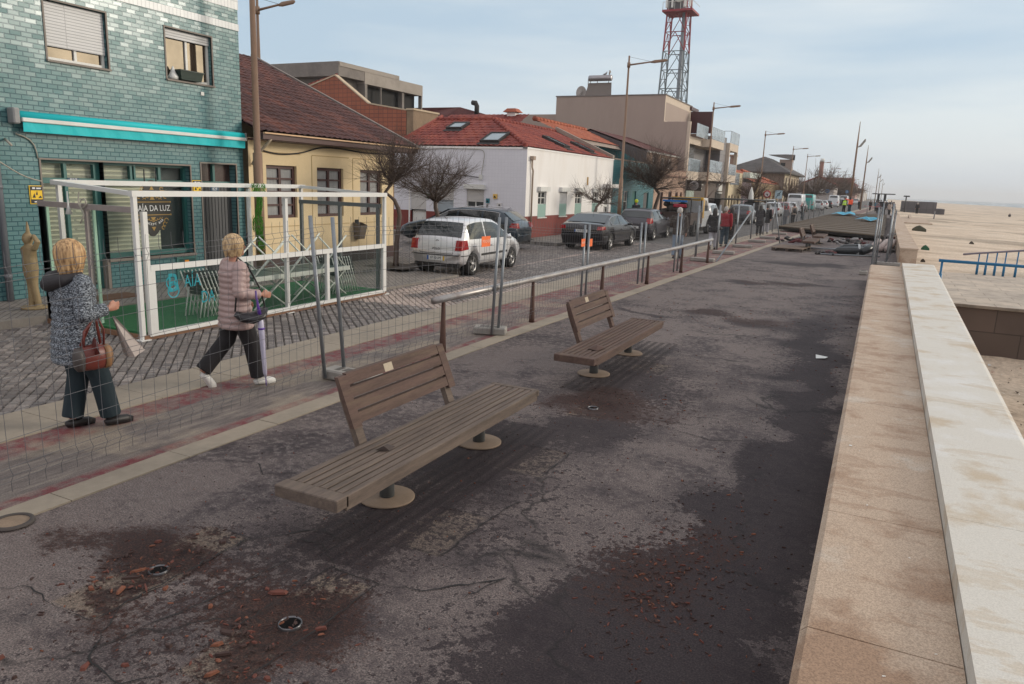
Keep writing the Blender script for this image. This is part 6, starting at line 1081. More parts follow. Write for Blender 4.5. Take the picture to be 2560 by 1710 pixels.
def fchair(x, y, i, lab, sd=1):
    t_ = thing('folding_chair', (x, y, 0), lab, 'chair', 'folded chairs stacked on the terrace')
    for q in (-.19, .19):
        mb = MB(); mb.tube((x+q, y+.10*sd+.10, -.02), (x+q, y-.08*sd, .72), .011, 5); mb.tube((x+q*.9, y-.05*sd, -.02), (x+q*.9, y+.06*sd, .45), .011, 5); mb.build('frame', m_wl, t_)
    mb = MB()
    for k in range(6): z = .33+k*.062; mb.box(x-.2, x+.2, y+.045*sd-(z-.33)*.22*sd+.05*(1-(z-.33)/.4), y+.045*sd-(z-.33)*.22*sd+.05*(1-(z-.33)/.4)+.014, z, z+.05)
    mb.build('slats', mat('chair_slat', (.035, .045, .04), rough=.5), t_)
for i in range(8): fchair(-9.9+.0*i, 8.42+.075*i, i, 'folded slatted chair in the stack behind the glass lettering')
for i in range(8): fchair(-9.95, 11.75+.075*i, i, 'folded slatted chair in the stack at the far end of the terrace')
# hanging plant, statue
hp = thing('hanging_plant', (-11.6, 11.5, 1.9), 'long bright green artificial fern garland hanging from the terrace post', 'plant'); mb = MB(); rr = random.Random(4)
for k in range(2200):
    t_ = rr.random(); z = 2.12-1.45*t_; w_ = (.16 if t_ < .15 else .07 if t_ < .45 else .13 if t_ < .65 else .08)*(.6+.4*rr.random()); a = rr.uniform(0, 6.28); c = Vector((-11.50+.7*w_*math.cos(a), 11.5+.035*math.sin(t_*9)+w_*math.sin(a), z)); d_ = Vector((rr.uniform(-.5, .5), rr.uniform(-.5, .5), -1)).normalized()*rr.uniform(.04, .10); n = Vector((-d_.y, d_.x, rr.uniform(-.3, .3))).normalized()*.011; mb.add([c-n, c+n, c+d_], [(0, 1, 2)], 0 if t_ < .88 or rr.random() < .5 else 1, False)
mb.build('fronds', [mat('fern_green', (.05, .22, .012), var=.5, sc=9), mat('fern_rust', (.16, .06, .02))], hp)
st_ = MB(); sx_, sy_ = -12.35, 7.32
st_.path([(sx_, sy_, 0), (sx_, sy_, .04)], [.2, .2], 12); st_.path([(sx_-.05, sy_, .04), (sx_-.03, sy_, .35), (sx_, sy_, .6)], [.05, .06, .09], 10); st_.path([(sx_+.08, sy_+.03, .04), (sx_+.06, sy_, .35), (sx_+.02, sy_, .6)], [.05, .055, .09], 10)
st_.path([(sx_, sy_, .5), (sx_, sy_, .65), (sx_, sy_, .85), (sx_, sy_, 1.0), (sx_, sy_, 1.05)], [(.09, .12), (.11, .13), (.10, .12), (.08, .16), (.05, .06)], 12); st_.ball((sx_, sy_, 1.14), .09, 12, sq=(.9, .95, 1.2))
st_.path([(sx_-.14, sy_, .98), (sx_-.22, sy_+.05, .82), (sx_-.08, sy_+.12, .78)], [.05, .045, .04], 8); st_.path([(sx_+.14, sy_, .98), (sx_+.22, sy_+.02, 1.1), (sx_+.1, sy_+.03, 1.2)], [.05, .045, .035], 8); st_.path([(sx_+.02, sy_, 1.2), (sx_+.02, sy_, 1.42)], [.04, .015], 6)
ob = st_.build('statue', mat('statue_gilt', (.30, .22, .115), rough=.6, var=.3, sc=6, dirt=.5, dc=(.12, .11, .06))); voxel(ob, .014, 2); tag(ob, 'weathered gilt garden statue beside the bar entrance, half hidden by the terrace post', 'statue')
mt = MB(); mt.box(-12.7, -12.2, 8.35, 9.25, 0, .02); tag(mt.build('doormat', mat('mat_brown', (.12, .06, .035), bmp=.004)), 'brown doormat in front of the bar entrance', 'doormat')
tl = MB(); tl.ball((-10.0, 5.75, .3), .33, 14, sq=(.8, 1, .9)); tag(tl.build('scooter_wheel', m_dark), 'black rounded wheel just cut off by the left picture edge', 'wheel') if False else None
# ---- lamps
def lamp(x, y, h, lab, arm=1.9, r0=.10, cable_=True):
    t_ = thing('street_lamp', (x, y, 0), lab, 'street lamp', 'tall bronze street lamps along the houses'); mb = MB(); mb.path([(x, y, -.1), (x, y, 2.75), (x, y, 2.76), (x, y, h)], [r0*1.1, r0*1.05, r0*.78, r0*.45], 12); mb.build('pole', m_bronze, t_)
    z = h-.45; mb = MB(); mb.path([(x-.03, y, z), (x+arm*.65, y, z+.12)], [.045, .035], 8); mb.lathe((x, y, z-.12), [(.085, 0), (.085, .24)], 10); mb.build('arm', m_bronze, t_)
    hd = MB(); hd.path([(x+arm*.6, y, z+.10), (x+arm*.7, y, z+.12), (x+arm*1.0, y, z+.16), (x+arm*1.05, y, z+.17)], [(.02, .04), (.03, .08), (.025, .07), (.01, .03)], 10); hd.build('lamp_head', m_bronze, t_)
    if cable_: mb = MB(); mb.tube((x, y, h-.05), (x+arm*.62, y, z+.13), .006, 4); mb.build('stay', m_cabd, t_)
for i, (y, lb) in enumerate(((12.62, 'rising between the teal building and the yellow house'), (38.2, 'in front of the turquoise house'), (59.2, 'in front of the modern flats'), (86.5, 'beyond the flats before the ochre house'), (113.8, 'before the grey roofed villa'), (135, 'at the far end of the villa'), (161, 'before the far gable house'), (197, 'right of the far gable roof'), (223, 'first of the small far lamps'), (252, 'second of the small far lamps'), (290, 'third of the small far lamps'))): lamp(-12.6, y, 8.85, 'tall bronze street lamp '+lb)
for k in range(7): lamp(-12.6+.4*k, 330+45*k, 9, 'tiny street lamp lost in the haze at the end of the street', cable_=False)
lamp(-20.0, 20.25, 8.2, 'bronze street lamp behind the brown tiled roof', 1.6, .10)
for (x, y, h, lb) in ((-3.9, 99.5, 10.9, 'tall tapering promenade light mast behind the two workers'), (-3.87, 143, 10.8, 'second tall promenade light mast'), (-3.2, 258, 10.9, 'third tall promenade light mast, left of the shelter'), (-3.06, 319, 10.9, 'fourth promenade light mast, right beside the third'), (-2.6, 420, 11, 'tiny far promenade mast')):
    t_ = thing('light_mast', (x, y, 0), lb, 'light mast', 'light masts on the promenade'); mb = MB(); mb.path([(x, y, 0), (x, y, h*.75), (x, y, h)], [.14, .10, .035], 10); mb.build('mast', m_bronze, t_); mb = MB(); mb.path([(x+.05, y, h*.73), (x+.35, y, h*.745), (x+.75, y, h*.80), (x+.8, y, h*.82)], [(.03, .03), (.08, .12), (.09, .13), (.03, .05)], 8); mb.build('floodlight', mat('flood_grey', (.25, .24, .22)), t_)
# ---- traffic signs, parasol, slatted stall
def sign(x, y, z, lab, kind):
    t_ = thing('traffic_sign', (x, y, 0), lab, 'traffic sign'); mb = MB(); mb.tube((x, y, 0), (x, y, z), .035, 8); mb.build('pole', m_galv, t_); mb = MB()
    if kind == 'sq': mb.box(x-.34, x+.34, y-.06, y-.04, z-.85, z-.05); mb.build('plate', mat('sign_blue_pale', (.42, .56, .62)), t_); mb = MB(); mb.add([(x-.25, y-.063, z-.75), (x-.2, y-.063, z-.8), (x+.25, y-.063, z-.15), (x+.2, y-.063, z-.1)], [(0, 1, 2, 3)]); mb.lathe((x, y-.064, z-.45), [(.10, 0), (.15, .001)], 16, axis='Y', cap=False); mb.build('symbol', mat('sign_dark', (.05, .08, .1)), t_)
    else:
        c = {'red': (.35, .03, .03), 'blue': (.01, .16, .38)}[kind]; mb.lathe((x, y-.05, z-.38), [(0, -.01), (.36, -.01), (.36, .01)], 24, axis='Y'); mb.build('plate', mat('sign_'+kind, c), t_); mb = MB(); mb.lathe((x, y-.062, z-.38), [(0, -.003), (.25, -.003)], 20, axis='Y', cap=False) if kind == 'red' else mb.lathe((x, y-.062, z-.38), [(.13, -.003), (.2, -.003)], 20, axis='Y', cap=False); mb.build('face', mat('sign_face', (.55, .5, .5) if kind == 'red' else (.6, .7, .8)), t_)
        if kind == 'red': mb = MB(); mb.box(x-.14, x+.08, y-.07, y-.066, z-.42, z-.34); mb.box(x+.0, x+.08, y-.071, y-.067, z-.55, z-.34); mb.build('arrow', m_dark, t_)
sign(-9.6, 78.5, 2.62, 'square pale blue sign with a diagonal bar behind the fence', 'sq'); sign(-10.5, 77.2, 2.55, 'round red rimmed prohibition sign with a dark arrow', 'red'); sign(-9.9, 150, 3.4, 'round blue arrow sign above the parked vans', 'blue'); sign(-8.8, 200, 3.6, 'small blue sign before the far pink house', 'blue')
pa = thing('closed_parasol', (-10.9, 70, 0), 'closed white and red cafe parasol beside the ochre house', 'parasol'); mb = MB(); mb.tube((-10.9, 70, 0), (-10.9, 70, 2.5), .03, 8); mb.build('pole', m_white, pa); mb = MB(); mb.path([(-10.9, 70, 1.05), (-10.9, 70, 1.5), (-10.9, 70, 2.2), (-10.9, 70, 2.75)], [.28, .26, .2, .03], 9); mb.build('canopy', m_white, pa); mb = MB(); mb.path([(-10.82, 69.9, .95), (-10.8, 69.9, 1.4), (-10.86, 69.85, 1.6)], [.2, .16, .03], 7); mb.build('red_hem', mat('parasol_red', (.45, .02, .03)), pa)
ks = thing('slatted_stall', (-11, 66, 0), 'dark slatted terrace screen with a thin flat roof behind the red jacket man', 'stall'); mb = MB(); mb.box(-13.5, -9.0, 63, 72, 1.62, 1.68); mb.build('roof', m_dark, ks); mb = MB(); mb.box(-10.3, -9.15, 63.2, 63.3, 0, 1.55); mb.box(-9.25, -9.15, 63.3, 70, 0, 1.4); mb.build('slats', brickmat('slat_dark', (.10, .095, .10), (.07, .065, .07), (.012, .012, .012), 30, .11, .04, 'XZ', 0, .5), ks)
# ---- bare trees
m_bark = mat('bark', (.10, .072, .058), var=.3, sc=8, bmp=.01, bsc=25)
def tree(x, y, trunk, cr, rad, ht, n, lab, seed, lean=(0, 0), tw=.006, group='bare tamarisk trees on the sidewalk', m_=None, lob=0.6):
    r = random.Random(seed); t_ = thing('bare_tree', (x, y, 0), lab, 'tree', group); mb = MB(); pts = [Vector((x, y, 0))]+[Vector((x+a, y+b, c)) for a, b, c, _ in trunk]; rs = [trunk[0][3]*1.25]+[q[3] for q in trunk]; mb.path(pts, rs, 9)
    top = pts[-1]; br = MB(); tips = []; n = max(2, int(n*.5)); tw = tw*.66
    k = cr
    for i in range(k):
        a = 2*math.pi*i/k+r.uniform(-.4, .4); e = r.uniform(.15, 1.25); L_ = rad*r.uniform(.55, 1.0); d = Vector((math.cos(a)*math.cos(e)+lean[0], math.sin(a)*math.cos(e)+lean[1], math.sin(e)*ht/rad)); d = d.normalized()*L_
        base = top.lerp(pts[-2], r.uniform(0, .5)); P = [base]; cur = base.copy()
        for s_ in range(4): cur = cur+d/4+Vector((r.uniform(-.12, .12), r.uniform(-.12, .12), r.uniform(-.06, .10)))*rad*.5; P.append(cur.copy())
        q = trunk[-1][3]*.55; br.path(P, [q, q*.7, q*.5, q*.35, q*.15], 5, sm=True); tips += [(P[j].lerp(P[j+1], r.random()), (P[j+1]-P[j]).normalized()) for j in (0, 1, 2, 3, 3) for _ in range(2)]
    for (p, d0) in tips:
        for _ in range(n):
            d = (d0*.9+Vector((r.gauss(0, .75), r.gauss(0, .75), r.gauss(.15, .55)))).normalized(); l = rad*r.uniform(.2, .55); m1 = p+d*l*.5+Vector((r.gauss(0, .03), r.gauss(0, .03), r.gauss(0, .03)))*rad; m2 = p+d*l+Vector((0, 0, l*.1)); br.path([p, m1, m2], [tw*1.3, tw, tw*.35], 3, cap=False, sm=False)
            for _ in range(2): d2 = (d+Vector((r.gauss(0, .6), r.gauss(0, .6), r.gauss(.1, .5)))).normalized()*l*.45; br.path([m1.lerp(m2, r.random()), m2+d2], [tw*.7, tw*.25], 3, cap=False, sm=False)
    mb.build('trunk', m_bark, t_); br.build('crown', m_ or m_bark, t_)
tree(-11.65, 16.55, [(0, 0, .12, .075), (.02, 0, .6, .065), (.05, .1, 1.35, .06), (.0, .12, 1.5, .06), (-.2, .2, 1.75, .05), (-.35, .0, 1.95, .05), (-.15, .1, 2.25, .045)], 13, 1.15, .9, 15, 'dark bare tree at the corner of the yellow house, nearest tree', 2, (.15, .2))
tree(-13.3, 21.6, [(0, 0, .2, .09), (-.05, -.1, .9, .075), (-.2, -.15, 1.4, .07), (-.25, -.1, 1.7, .065)], 14, 1.5, 1.05, 15, 'bare tree with a curved trunk in front of the white side wall', 5, (-.1, .1))
tree(-12.35, 33.2, [(0, 0, .3, .08), (.1, .2, .9, .07), (.1, .5, 1.35, .06), (.2, .8, 1.6, .055)], 9, 1.35, .75, 9, 'small windswept bare tree in front of the white sea facing wall', 9, (.1, .35), .008)
tree(-12.2, 43.0, [(0, 0, .3, .12), (.1, .35, 1.3, .11), (.15, .8, 2.0, .10), (-.15, .4, 2.5, .09)], 16, 2.3, 1.45, 16, 'wide bare tree with a leaning trunk before the turquoise house', 12, (-.05, -.25), .010)
tree(-12.0, 56.5, [(0, 0, .3, .10), (0, .1, 1.6, .09), (.2, 1.2, 2.2, .06), (.6, 2.6, 2.9, .04)], 5, 1.6, 1.2, 3, 'thin bare sapling with one slanting branch before the flats', 15, (0, .2), .010)
for (x, y, h, lb, sd_) in ((-12.2, 79, 2.4, 'dense bare tree in front of the ochre house', 31), (-12.2, 108, 2.6, 'bare upright tree in front of the villa corner', 33), (-12.5, 150, 3.0, 'large bushy bare tree before the far gable house', 35), (-11.5, 215, 3.5, 'far brownish tree beside the pink house', 37), (-11, 240, 3.2, 'farthest brownish tree at the end of the houses', 39)): tree(x, y, [(0, 0, .4, .16), (0, .1, h*.5, .13), (.1, .2, h*.8, .12)], 12, 2.4 if y < 110 else 5.0, 2.4 if y < 110 else 3.8, 11, lb, sd_, (0, 0), .018 if y < 110 else .045, m_=mat('twig_brown', (.115, .078, .058)))
tp = MB(); tp.box(-12.3, -11.0, 15.95, 17.15, -.001, .006); tag(tp.build('tree_bed', mat('joint_soil', (.05, .04, .03))), 'bare soil square at the foot of the nearest tree', kind='structure')
# ---- right hand side: rails, beach things
m_blue = mat('blue_paint', (.004, .125, .27), rough=.4, var=.1); rl = thing('blue_handrail', (3, 24, -.28), 'blue tubular handrail on the granite terrace', 'handrail'); mb = MB(); mb.path([(1.53, 24, .62), (9, 23.8, .585)], .042, 12); mb.build('rail', m_blue, rl)
for x in (1.62, 4.6, 7.6): mb = MB(); mb.path([(x, 24, -.28), (x, 24, .25), (x, 24, .26), (x, 24, .59)], [.05, .05, .03, .03], 10); mb.build('post', m_blue, rl)
rl = thing('blue_handrail', (3, 31, -.28), 'further blue railing posts along the back of the terrace', 'handrail'); m_pr = mat('purple_grey_paint', (.16, .14, .17), rough=.4); mb = MB(); mb.path([(2.7, 31, .40), (3.2, 31, .48), (6.5, 31, .95)], .035, 10); mb.build('rail', m_pr, rl)
for x in (3.2, 3.45, 3.73, 4.0, 4.35, 4.75): mb = MB(); mb.path([(x, 31, -.28), (x, 31, .1), (x, 31, .11), (x, 31, .42+(x-2.9)*.14)], [.04, .04, .022, .022], 8); mb.build('post', m_blue, rl)
for (x, y, z, h, lb) in ((7.05, 136, -2.2, 2.6, 'tall thin grey post standing in the beach sand'), (4.6, 112, -1.5, .9, 'short dark stump standing in the sand')): mb = MB(); mb.path([(x, y, z), (x+.06, y, z+h)], [.10, .08], 8); tag(mb.build('beach_post', mat('post_grey', (.18, .17, .17))), lb, 'post')
for (x, y, nm, lb, c, s_) in ((2.4, 50, 'net_heap', 'green fishing net heap lying on the sand behind the wall', (.02, .10, .05), (.22, .3, .02)), (5.8, 62, 'drift_log', 'dark driftwood lump on the sand', (.06, .05, .04), (.15, .2, .02)), (6.9, 43, 'plank', 'orange brown plank lying in the damp hollow of the beach', (.30, .13, .05), (.55, .3, .04)), (1.9, 40, 'drift_log', 'small dark branch on the sand near the second wall', (.04, .03, .02), (.1, .15, .01)), (3.1, 80, 'drift_log', 'dark tangle of weed far out on the sand', (.05, .05, .03), (.6, .5, .08))):
    mb = MB(); z = float(sandz(np.array([x]), np.array([y]))[0]); rr = random.Random(int(x*10)); P = [(x+s_[0]*(q-.5)*2, y+rr.uniform(-.1, .1)*s_[1], z+s_[2]*.6) for q in (0, .25, .5, .75, 1)]; mb.path(P, [(s_[2]*.5, s_[1]*.3), (s_[2], s_[1]*.8), (s_[2]*1.2, s_[1]), (s_[2]*.9, s_[1]*.7), (s_[2]*.3, s_[1]*.3)], 8, sm=True); tag(mb.build(nm, mat('m_'+nm+str(x), c, var=.3)), lb, nm.replace('_', ' '))
mb = MB(); rr = random.Random(77)
for k in range(260):
    x, y = rr.uniform(1.6, 5.5), rr.uniform(12, 21.5); z = float(sandz(np.array([x]), np.array([y]))[0]); l = rr.uniform(.02, .12); a = rr.uniform(0, 3); mb.mi = rr.choice((0, 0, 0, 1, 1, 2)); mb.add([(x, y, z+.02), (x+l*math.cos(a), y+l*math.sin(a), z+.03), (x+l*math.cos(a+.8), y+l*math.sin(a+.8), z+.05)], [(0, 1, 2)])
tag(mb.build('beach_litter', [mat('twig_dark', (.07, .05, .035)), m_white, mat('litter_red', (.5, .03, .04))]), 'twigs, shells and litter strewn on the sand below the wall', 'litter', kind='stuff')
co = thing('dark_hoarding', (8, 190, 0), 'long dark grey hoarding standing between the promenade and the beach', 'hoarding'); mb = MB(); mb.box(3.2, 9.8, 185, 200, -3, 1.6); mb.box(9.8, 11.5, 186, 199, -3, .2); mb.build('panel', brickmat('hoarding_grey', (.095, .085, .09), (.08, .073, .078), (.05, .045, .05), 1.2, 9, .05, 'XZ', 0, .7), co)
shl = thing('promenade_shelter', (-.7, 184, 0), 'dark flat roofed shelter far along the promenade', 'shelter'); mb = MB(); mb.box(-2.9, 1.6, 182, 187, 2.85, 3.05); mb.build('roof', mat('shelter_dark', (.04, .038, .04)), shl); mb = MB(); [mb.box(x, x+.5, 184, 184.4, 0, 2.85) for x in (-1.9, -.6)]; mb.build('column', mat('shelter_dark', (.04, .038, .04)), shl)
mb = MB(); [mb.box(3.0+.35*q, 3.35+.35*q, 170, 170.3, 0, .3) for q in (0,)]; mb.tube((3.5, 170, -.5), (3.5, 170, 2.6), .12, 8); mb.box(3.0, 4.1, 169.9, 170.1, 2.5, 2.75); tag(mb.build('sign_post', mat('shelter_dark', (.04, .038, .04))), 'dark T shaped post at the end of the hoarding', 'post')
# ---- decking, cloth, heaps, pallet, inflatable
dk = thing('blown_decking', (-2.8, 70, 0), 'huge ribbed brown decking platform lying tilted across the promenade', 'decking'); m_dk = mat('decking_brown', (.098, .070, .046), var=.3, sc=1.2, stretch=(.5, 3, 1), dirt=.4, dc=(.15, .11, .07)); c00, c10, c11, c01 = Vector((-5.85, 49.4, .30)), Vector((.12, 43.6, .32)), Vector((.28, 94, .40)), Vector((-5.2, 93, .30)); mb = MB(); n = 150
for k in range(n):
    t0, t1 = k/n, (k+.82)/n; a, b, c, d_ = c00.lerp(c01, t0), c10.lerp(c11, t0), c10.lerp(c11, t1), c00.lerp(c01, t1); w_ = .03*math.sin(k*.7); up_ = Vector((0, 0, .0+w_*.4)); dn = Vector((0, 0, -.05)); mb.add([a+up_, b+up_, c+up_, d_+up_, a+dn, b+dn], [(0, 1, 2, 3), (4, 5, 1, 0)])
mb.build('boards', m_dk, dk); mb = MB(); mb.prism([c00+Vector((0, 0, -.06)), c10+Vector((0, 0, -.06)), c11+Vector((0, 0, -.06)), c01+Vector((0, 0, -.06))], (0, 0, -.13)); mb.build('substructure', mat('deck_dark', (.02, .016, .014)), dk)
m_cy = mat('cyan_tarp', (.01, .30, .46), var=.15, rough=.5)
for (P, lab) in (([(-4.9, 82), (-3.6, 81), (-2.6, 83), (-2.9, 87), (-3.9, 88)], 'crumpled cyan tarpaulin at the feet of the workers'), ([(-2.2, 68), (-.9, 65), (.0, 66.5), (-.9, 69)], 'cyan tarpaulin strip on the right of the decking')):
    mb = MB(); rr = random.Random(5); c = Vector((sum(p[0] for p in P)/len(P), sum(p[1] for p in P)/len(P), .62)); ring = [Vector((p[0], p[1], .43)) for p in P]; vs = [c]; 
    for i, p in enumerate(ring): q = ring[(i+1) % len(ring)]; vs += [p, (p+q)/2+Vector((0, 0, rr.uniform(.02, .2)))]
    n_ = len(vs)-1; mid = [c.lerp(v, .5)+Vector((0, 0, rr.uniform(-.05, .15))) for v in vs[1:]]; mb.add(vs+mid, [(0, n_+1+i, n_+1+(i+1) % n_) for i in range(n_)]+[(n_+1+i, 1+i, 1+(i+1) % n_, n_+1+(i+1) % n_) for i in range(n_)]); tag(mb.build('tarpaulin', m_cy), lab, 'tarpaulin')
mb = MB(); mb.path([(-2.9, 82, .45), (-1.8, 72, .45), (-1.2, 69, .46)], .035, 6); tag(mb.build('rope', mat('rope_blue', (.09, .15, .24))), 'blue grey rope running over the decking between the tarpaulins', 'rope')
pl = thing('wooden_pallet', (-3.2, 33.2, 0), 'weathered wooden pallet lying on the promenade before the far benches', 'pallet'); T = Matrix.Translation((-3.3, 33.0, 0)) @ Matrix.Rotation(R(-4), 4, 'Z')
mb = MB(); [mb.box(-.62, .62, -1.0+k*.26, -.80+k*.26, .115+.004*(k % 3), .14+.004*(k % 3), tf=T) for k in range(8)]; mb.build('top_board', mat('pallet_wood', (.19, .14, .105), var=.3, sc=4), pl)
for x in (-.6, -.06, .48): mb = MB(); mb.box(x, x+.12, -1.0, 1.05, .0, .02, tf=T); [mb.box(x, x+.12, yq, yq+.15, .02, .113, tf=T) for yq in (-1.0, 0, .88)]; mb.build('bearer', mat('pallet_dark', (.07, .052, .042)), pl)
inf = MB(); 
def sausage(P, r_): inf.path(P, r_, 14)
sausage([(-1.62, 32.0, .12), (-1.5, 32.05, .17), (-1.1, 32.2, .18), (-.6, 32.5, .19), (-.35, 32.75, .14)], [.04, .13, .16, .17, .04]); sausage([(-1.5, 32.9, .2), (-1.3, 32.9, .24), (-.8, 33.1, .26), (-.35, 33.0, .2)], [.05, .14, .16, .08]); sausage([(-.6, 32.3, .15), (-.35, 32.7, .3), (-.5, 33.1, .3)], [.12, .17, .12])
o = inf.build('inflatable', mat('black_rubber', (.022, .026, .030), rough=.3, var=.3)); tag(o, 'collapsed black inflatable tube bundle lying on the flat fence panel', 'inflatable'); mb = MB(); mb.path([(-.75, 32.25, .05), (-.72, 32.3, .33), (-.75, 32.7, .42), (-.8, 33.1, .40)], [(.02, .05)]*4, 6); mb.build('strap', mat('strap_white', (.4, .42, .43)), o)
def heap(nm, lab, cx, cy, w_, l, h, cols, n, seed):
    t_ = thing(nm, (cx, cy, 0), lab, 'debris heap'); rr = random.Random(seed); mb = MB(); ms = [mat('heap%d' % i, c, var=.3, rough=.6) for i, c in enumerate(cols)]
    for k in range(n):
        a = rr.uniform(0, 3.1); x, y, z = cx+rr.gauss(0, w_*.35), cy+rr.gauss(0, l*.35), abs(rr.gauss(.03, h*.45)); L_ = rr.uniform(.15, .5); d = Vector((math.cos(a), math.sin(a), rr.uniform(-.2, .3))).normalized()*L_; mb.mi = rr.randrange(len(ms)); rad = rr.uniform(.02, .09); c = Vector((x, y, max(z, rad))); mb.path([c-d/2, c, c+d/2+Vector((0, 0, rr.uniform(-.03, .06)))], [(rad*.4, rad*.6), (rad*.7, rad*1.3), (rad*.3, rad*.5)], 6)
    mb.build('torn_fabric', ms, t_)
KC = [(.02, .018, .02), (.03, .025, .028), (.10, .012, .015), (.05, .05, .055), (.25, .24, .24)]
heap('debris_heap', 'dark torn fabric and frames behind the two far benches', -3.6, 39.5, 1.3, 3, .14, KC[:4], 45, 1); heap('debris_heap', 'red and black torn inflatable pieces before the decking', -1.5, 40.5, 1.1, 3.2, .20, KC, 60, 2); heap('debris_heap', 'small red and white scraps left of the inflatable', -1.75, 31.9, .25, .5, .06, [(.4, .05, .06), (.5, .48, .47), (.03, .1, .06)], 14, 3); heap('debris_heap', 'pale blue plastic scraps on the asphalt beyond the pallet', -2.1, 31.6, .22, .3, .05, [(.3, .42, .48), (.12, .3, .4)], 9, 4); heap('debris_heap', 'heap of dark bags and rolled mats against the second wall', .42, 39.5, .5, 2.4, .55, KC, 60, 5); heap('debris_heap', 'pale blue and pink cloths left on top of the second wall', 1.0, 90, .6, 2.5, .5, [(.3, .4, .45), (.3, .2, .2), (.4, .38, .36)], 16, 6)
rm = thing('rolled_mats', (.1, 36, 0), 'three rolled striped mats lying side by side near the second wall', 'rolled mats'); [(lambda mb: (mb.path([(x, 35.2, .15), (x+.25, 37.4, .35)], .13, 10), mb.build('roll', mat('roll_pale', (.40, .33, .31), var=.3, sc=9), rm)))(MB()) for x in (-.32, 0, .28)]
# ================================================================ cars
m_tyre = mat('tyre', (.014, .013, .013), rough=.85, var=.2); m_alloy = mat('alloy_rim', (.42, .41, .40), rough=.3, metal=.7); m_cgl = glass('car_glass', (.016, .022, .024), .04, 1, .9); m_blk = mat('black_trim', (.014, .013, .014), rough=.55); m_tail = mat('tail_lamp_red', (.32, .008, .012), rough=.15, coat=.5); m_clear = mat('clear_lamp', (.5, .5, .5), rough=.15, coat=.5); m_chrome = mat('chrome', (.6, .6, .62), rough=.15, metal=.9); m_plate = mat('plate_white', (.62, .63, .62), rough=.4); m_pblue = mat('plate_blue', (.02, .10, .35)); m_pyel = mat('plate_yellow', (.55, .36, .04)); m_ink = mat('plate_ink', (.02, .02, .02))
def paint(n, c, metal=.35): return mat('paint_'+n, c, rough=.28, metal=metal, var=.04, coat=.7)
def pl(pts, y):
    ys = [p[0] for p in pts]; return float(np.interp(y, ys, [p[1] for p in pts]))
HATCH = dict(L=3.9, W=.80, top=[(0, .72), (.03, .86), (.10, .98), (.40, 1.36), (.52, 1.42), (.9, 1.46), (1.5, 1.465), (2.0, 1.43), (2.35, 1.33), (2.95, .99), (3.05, .96), (3.6, .82), (3.8, .70), (3.9, .50)], belt=[(0, .93), (3.0, .88), (3.9, .6)], ax=(.62, 3.12), wr=.30, wx=.54, bot=.24, side=((.42, 1.28), (1.36, 2.86)), rear=(.12, .40), front=(2.40, 2.93), lamp=(.68, .94))
COUPE = dict(L=4.75, W=.92, top=[(0, .78), (.04, .96), (.12, 1.0), (.35, 1.03), (1.25, 1.34), (1.7, 1.385), (2.2, 1.39), (2.7, 1.33), (3.5, .96), (4.3, .82), (4.6, .70), (4.75, .5)], belt=[(0, .95), (1.2, .95), (3.5, .89), (4.75, .6)], ax=(.95, 3.77), wr=.34, wx=.60, bot=.20, side=((1.0, 1.95), (2.02, 3.4)), rear=(.42, 1.22), front=(2.74, 3.46), lamp=(.80, .93))
HATCH2 = dict(HATCH, L=4.2, W=.87, top=[(0, .72), (.03, .92), (.12, 1.03), (.48, 1.36), (.62, 1.42), (1.0, 1.46), (1.6, 1.46), (2.1, 1.42), (2.45, 1.33), (3.15, .97), (3.3, .95), (3.9, .80), (4.1, .68), (4.2, .5)], belt=[(0, .98), (3.2, .90), (4.2, .6)], ax=(.72, 3.34), wr=.31, side=((.62, 1.5), (1.58, 3.05)), rear=(.14, .46), front=(2.5, 3.12), lamp=(.80, 1.05))
WAGON = dict(L=4.85, W=.91, top=[(0, .74), (.04, .94), (.14, 1.04), (.62, 1.38), (.8, 1.44), (1.5, 1.48), (2.3, 1.48), (2.75, 1.42), (3.65, .99), (3.8, .97), (4.5, .82), (4.75, .7), (4.85, .5)], belt=[(0, 1.0), (3.7, .93), (4.85, .62)], ax=(1.0, 3.86), wr=.33, wx=.6, bot=.22, side=((.75, 1.35), (1.43, 2.35), (2.43, 3.55)), rear=(.18, .60), front=(2.8, 3.62), lamp=(.82, 1.0))
SUV = dict(HATCH2, L=4.4, top=[(0, .8), (.03, 1.0), (.1, 1.1), (.32, 1.5), (.5, 1.6), (1.2, 1.66), (2.2, 1.64), (2.6, 1.52), (3.3, 1.1), (4.1, .95), (4.3, .8), (4.4, .6)], belt=[(0, 1.05), (3.3, 1.02), (4.4, .7)], ax=(.8, 3.45), side=((.5, 1.5), (1.6, 3.15)), rear=(.12, .32), front=(2.65, 3.27), lamp=(.85, 1.15))
VAN = dict(HATCH2, L=5.4, W=.98, top=[(0, .9), (.02, 1.9), (.1, 2.3), (.3, 2.42), (3.8, 2.42), (4.2, 2.3), (4.8, 1.35), (5.2, 1.05), (5.4, .6)], belt=[(0, 1.3), (4.7, 1.15), (5.4, .7)], ax=(1.0, 4.4), wr=.36, side=((3.5, 4.5),), rear=(.02, .10), front=(4.25, 4.76), lamp=(.9, 1.4))
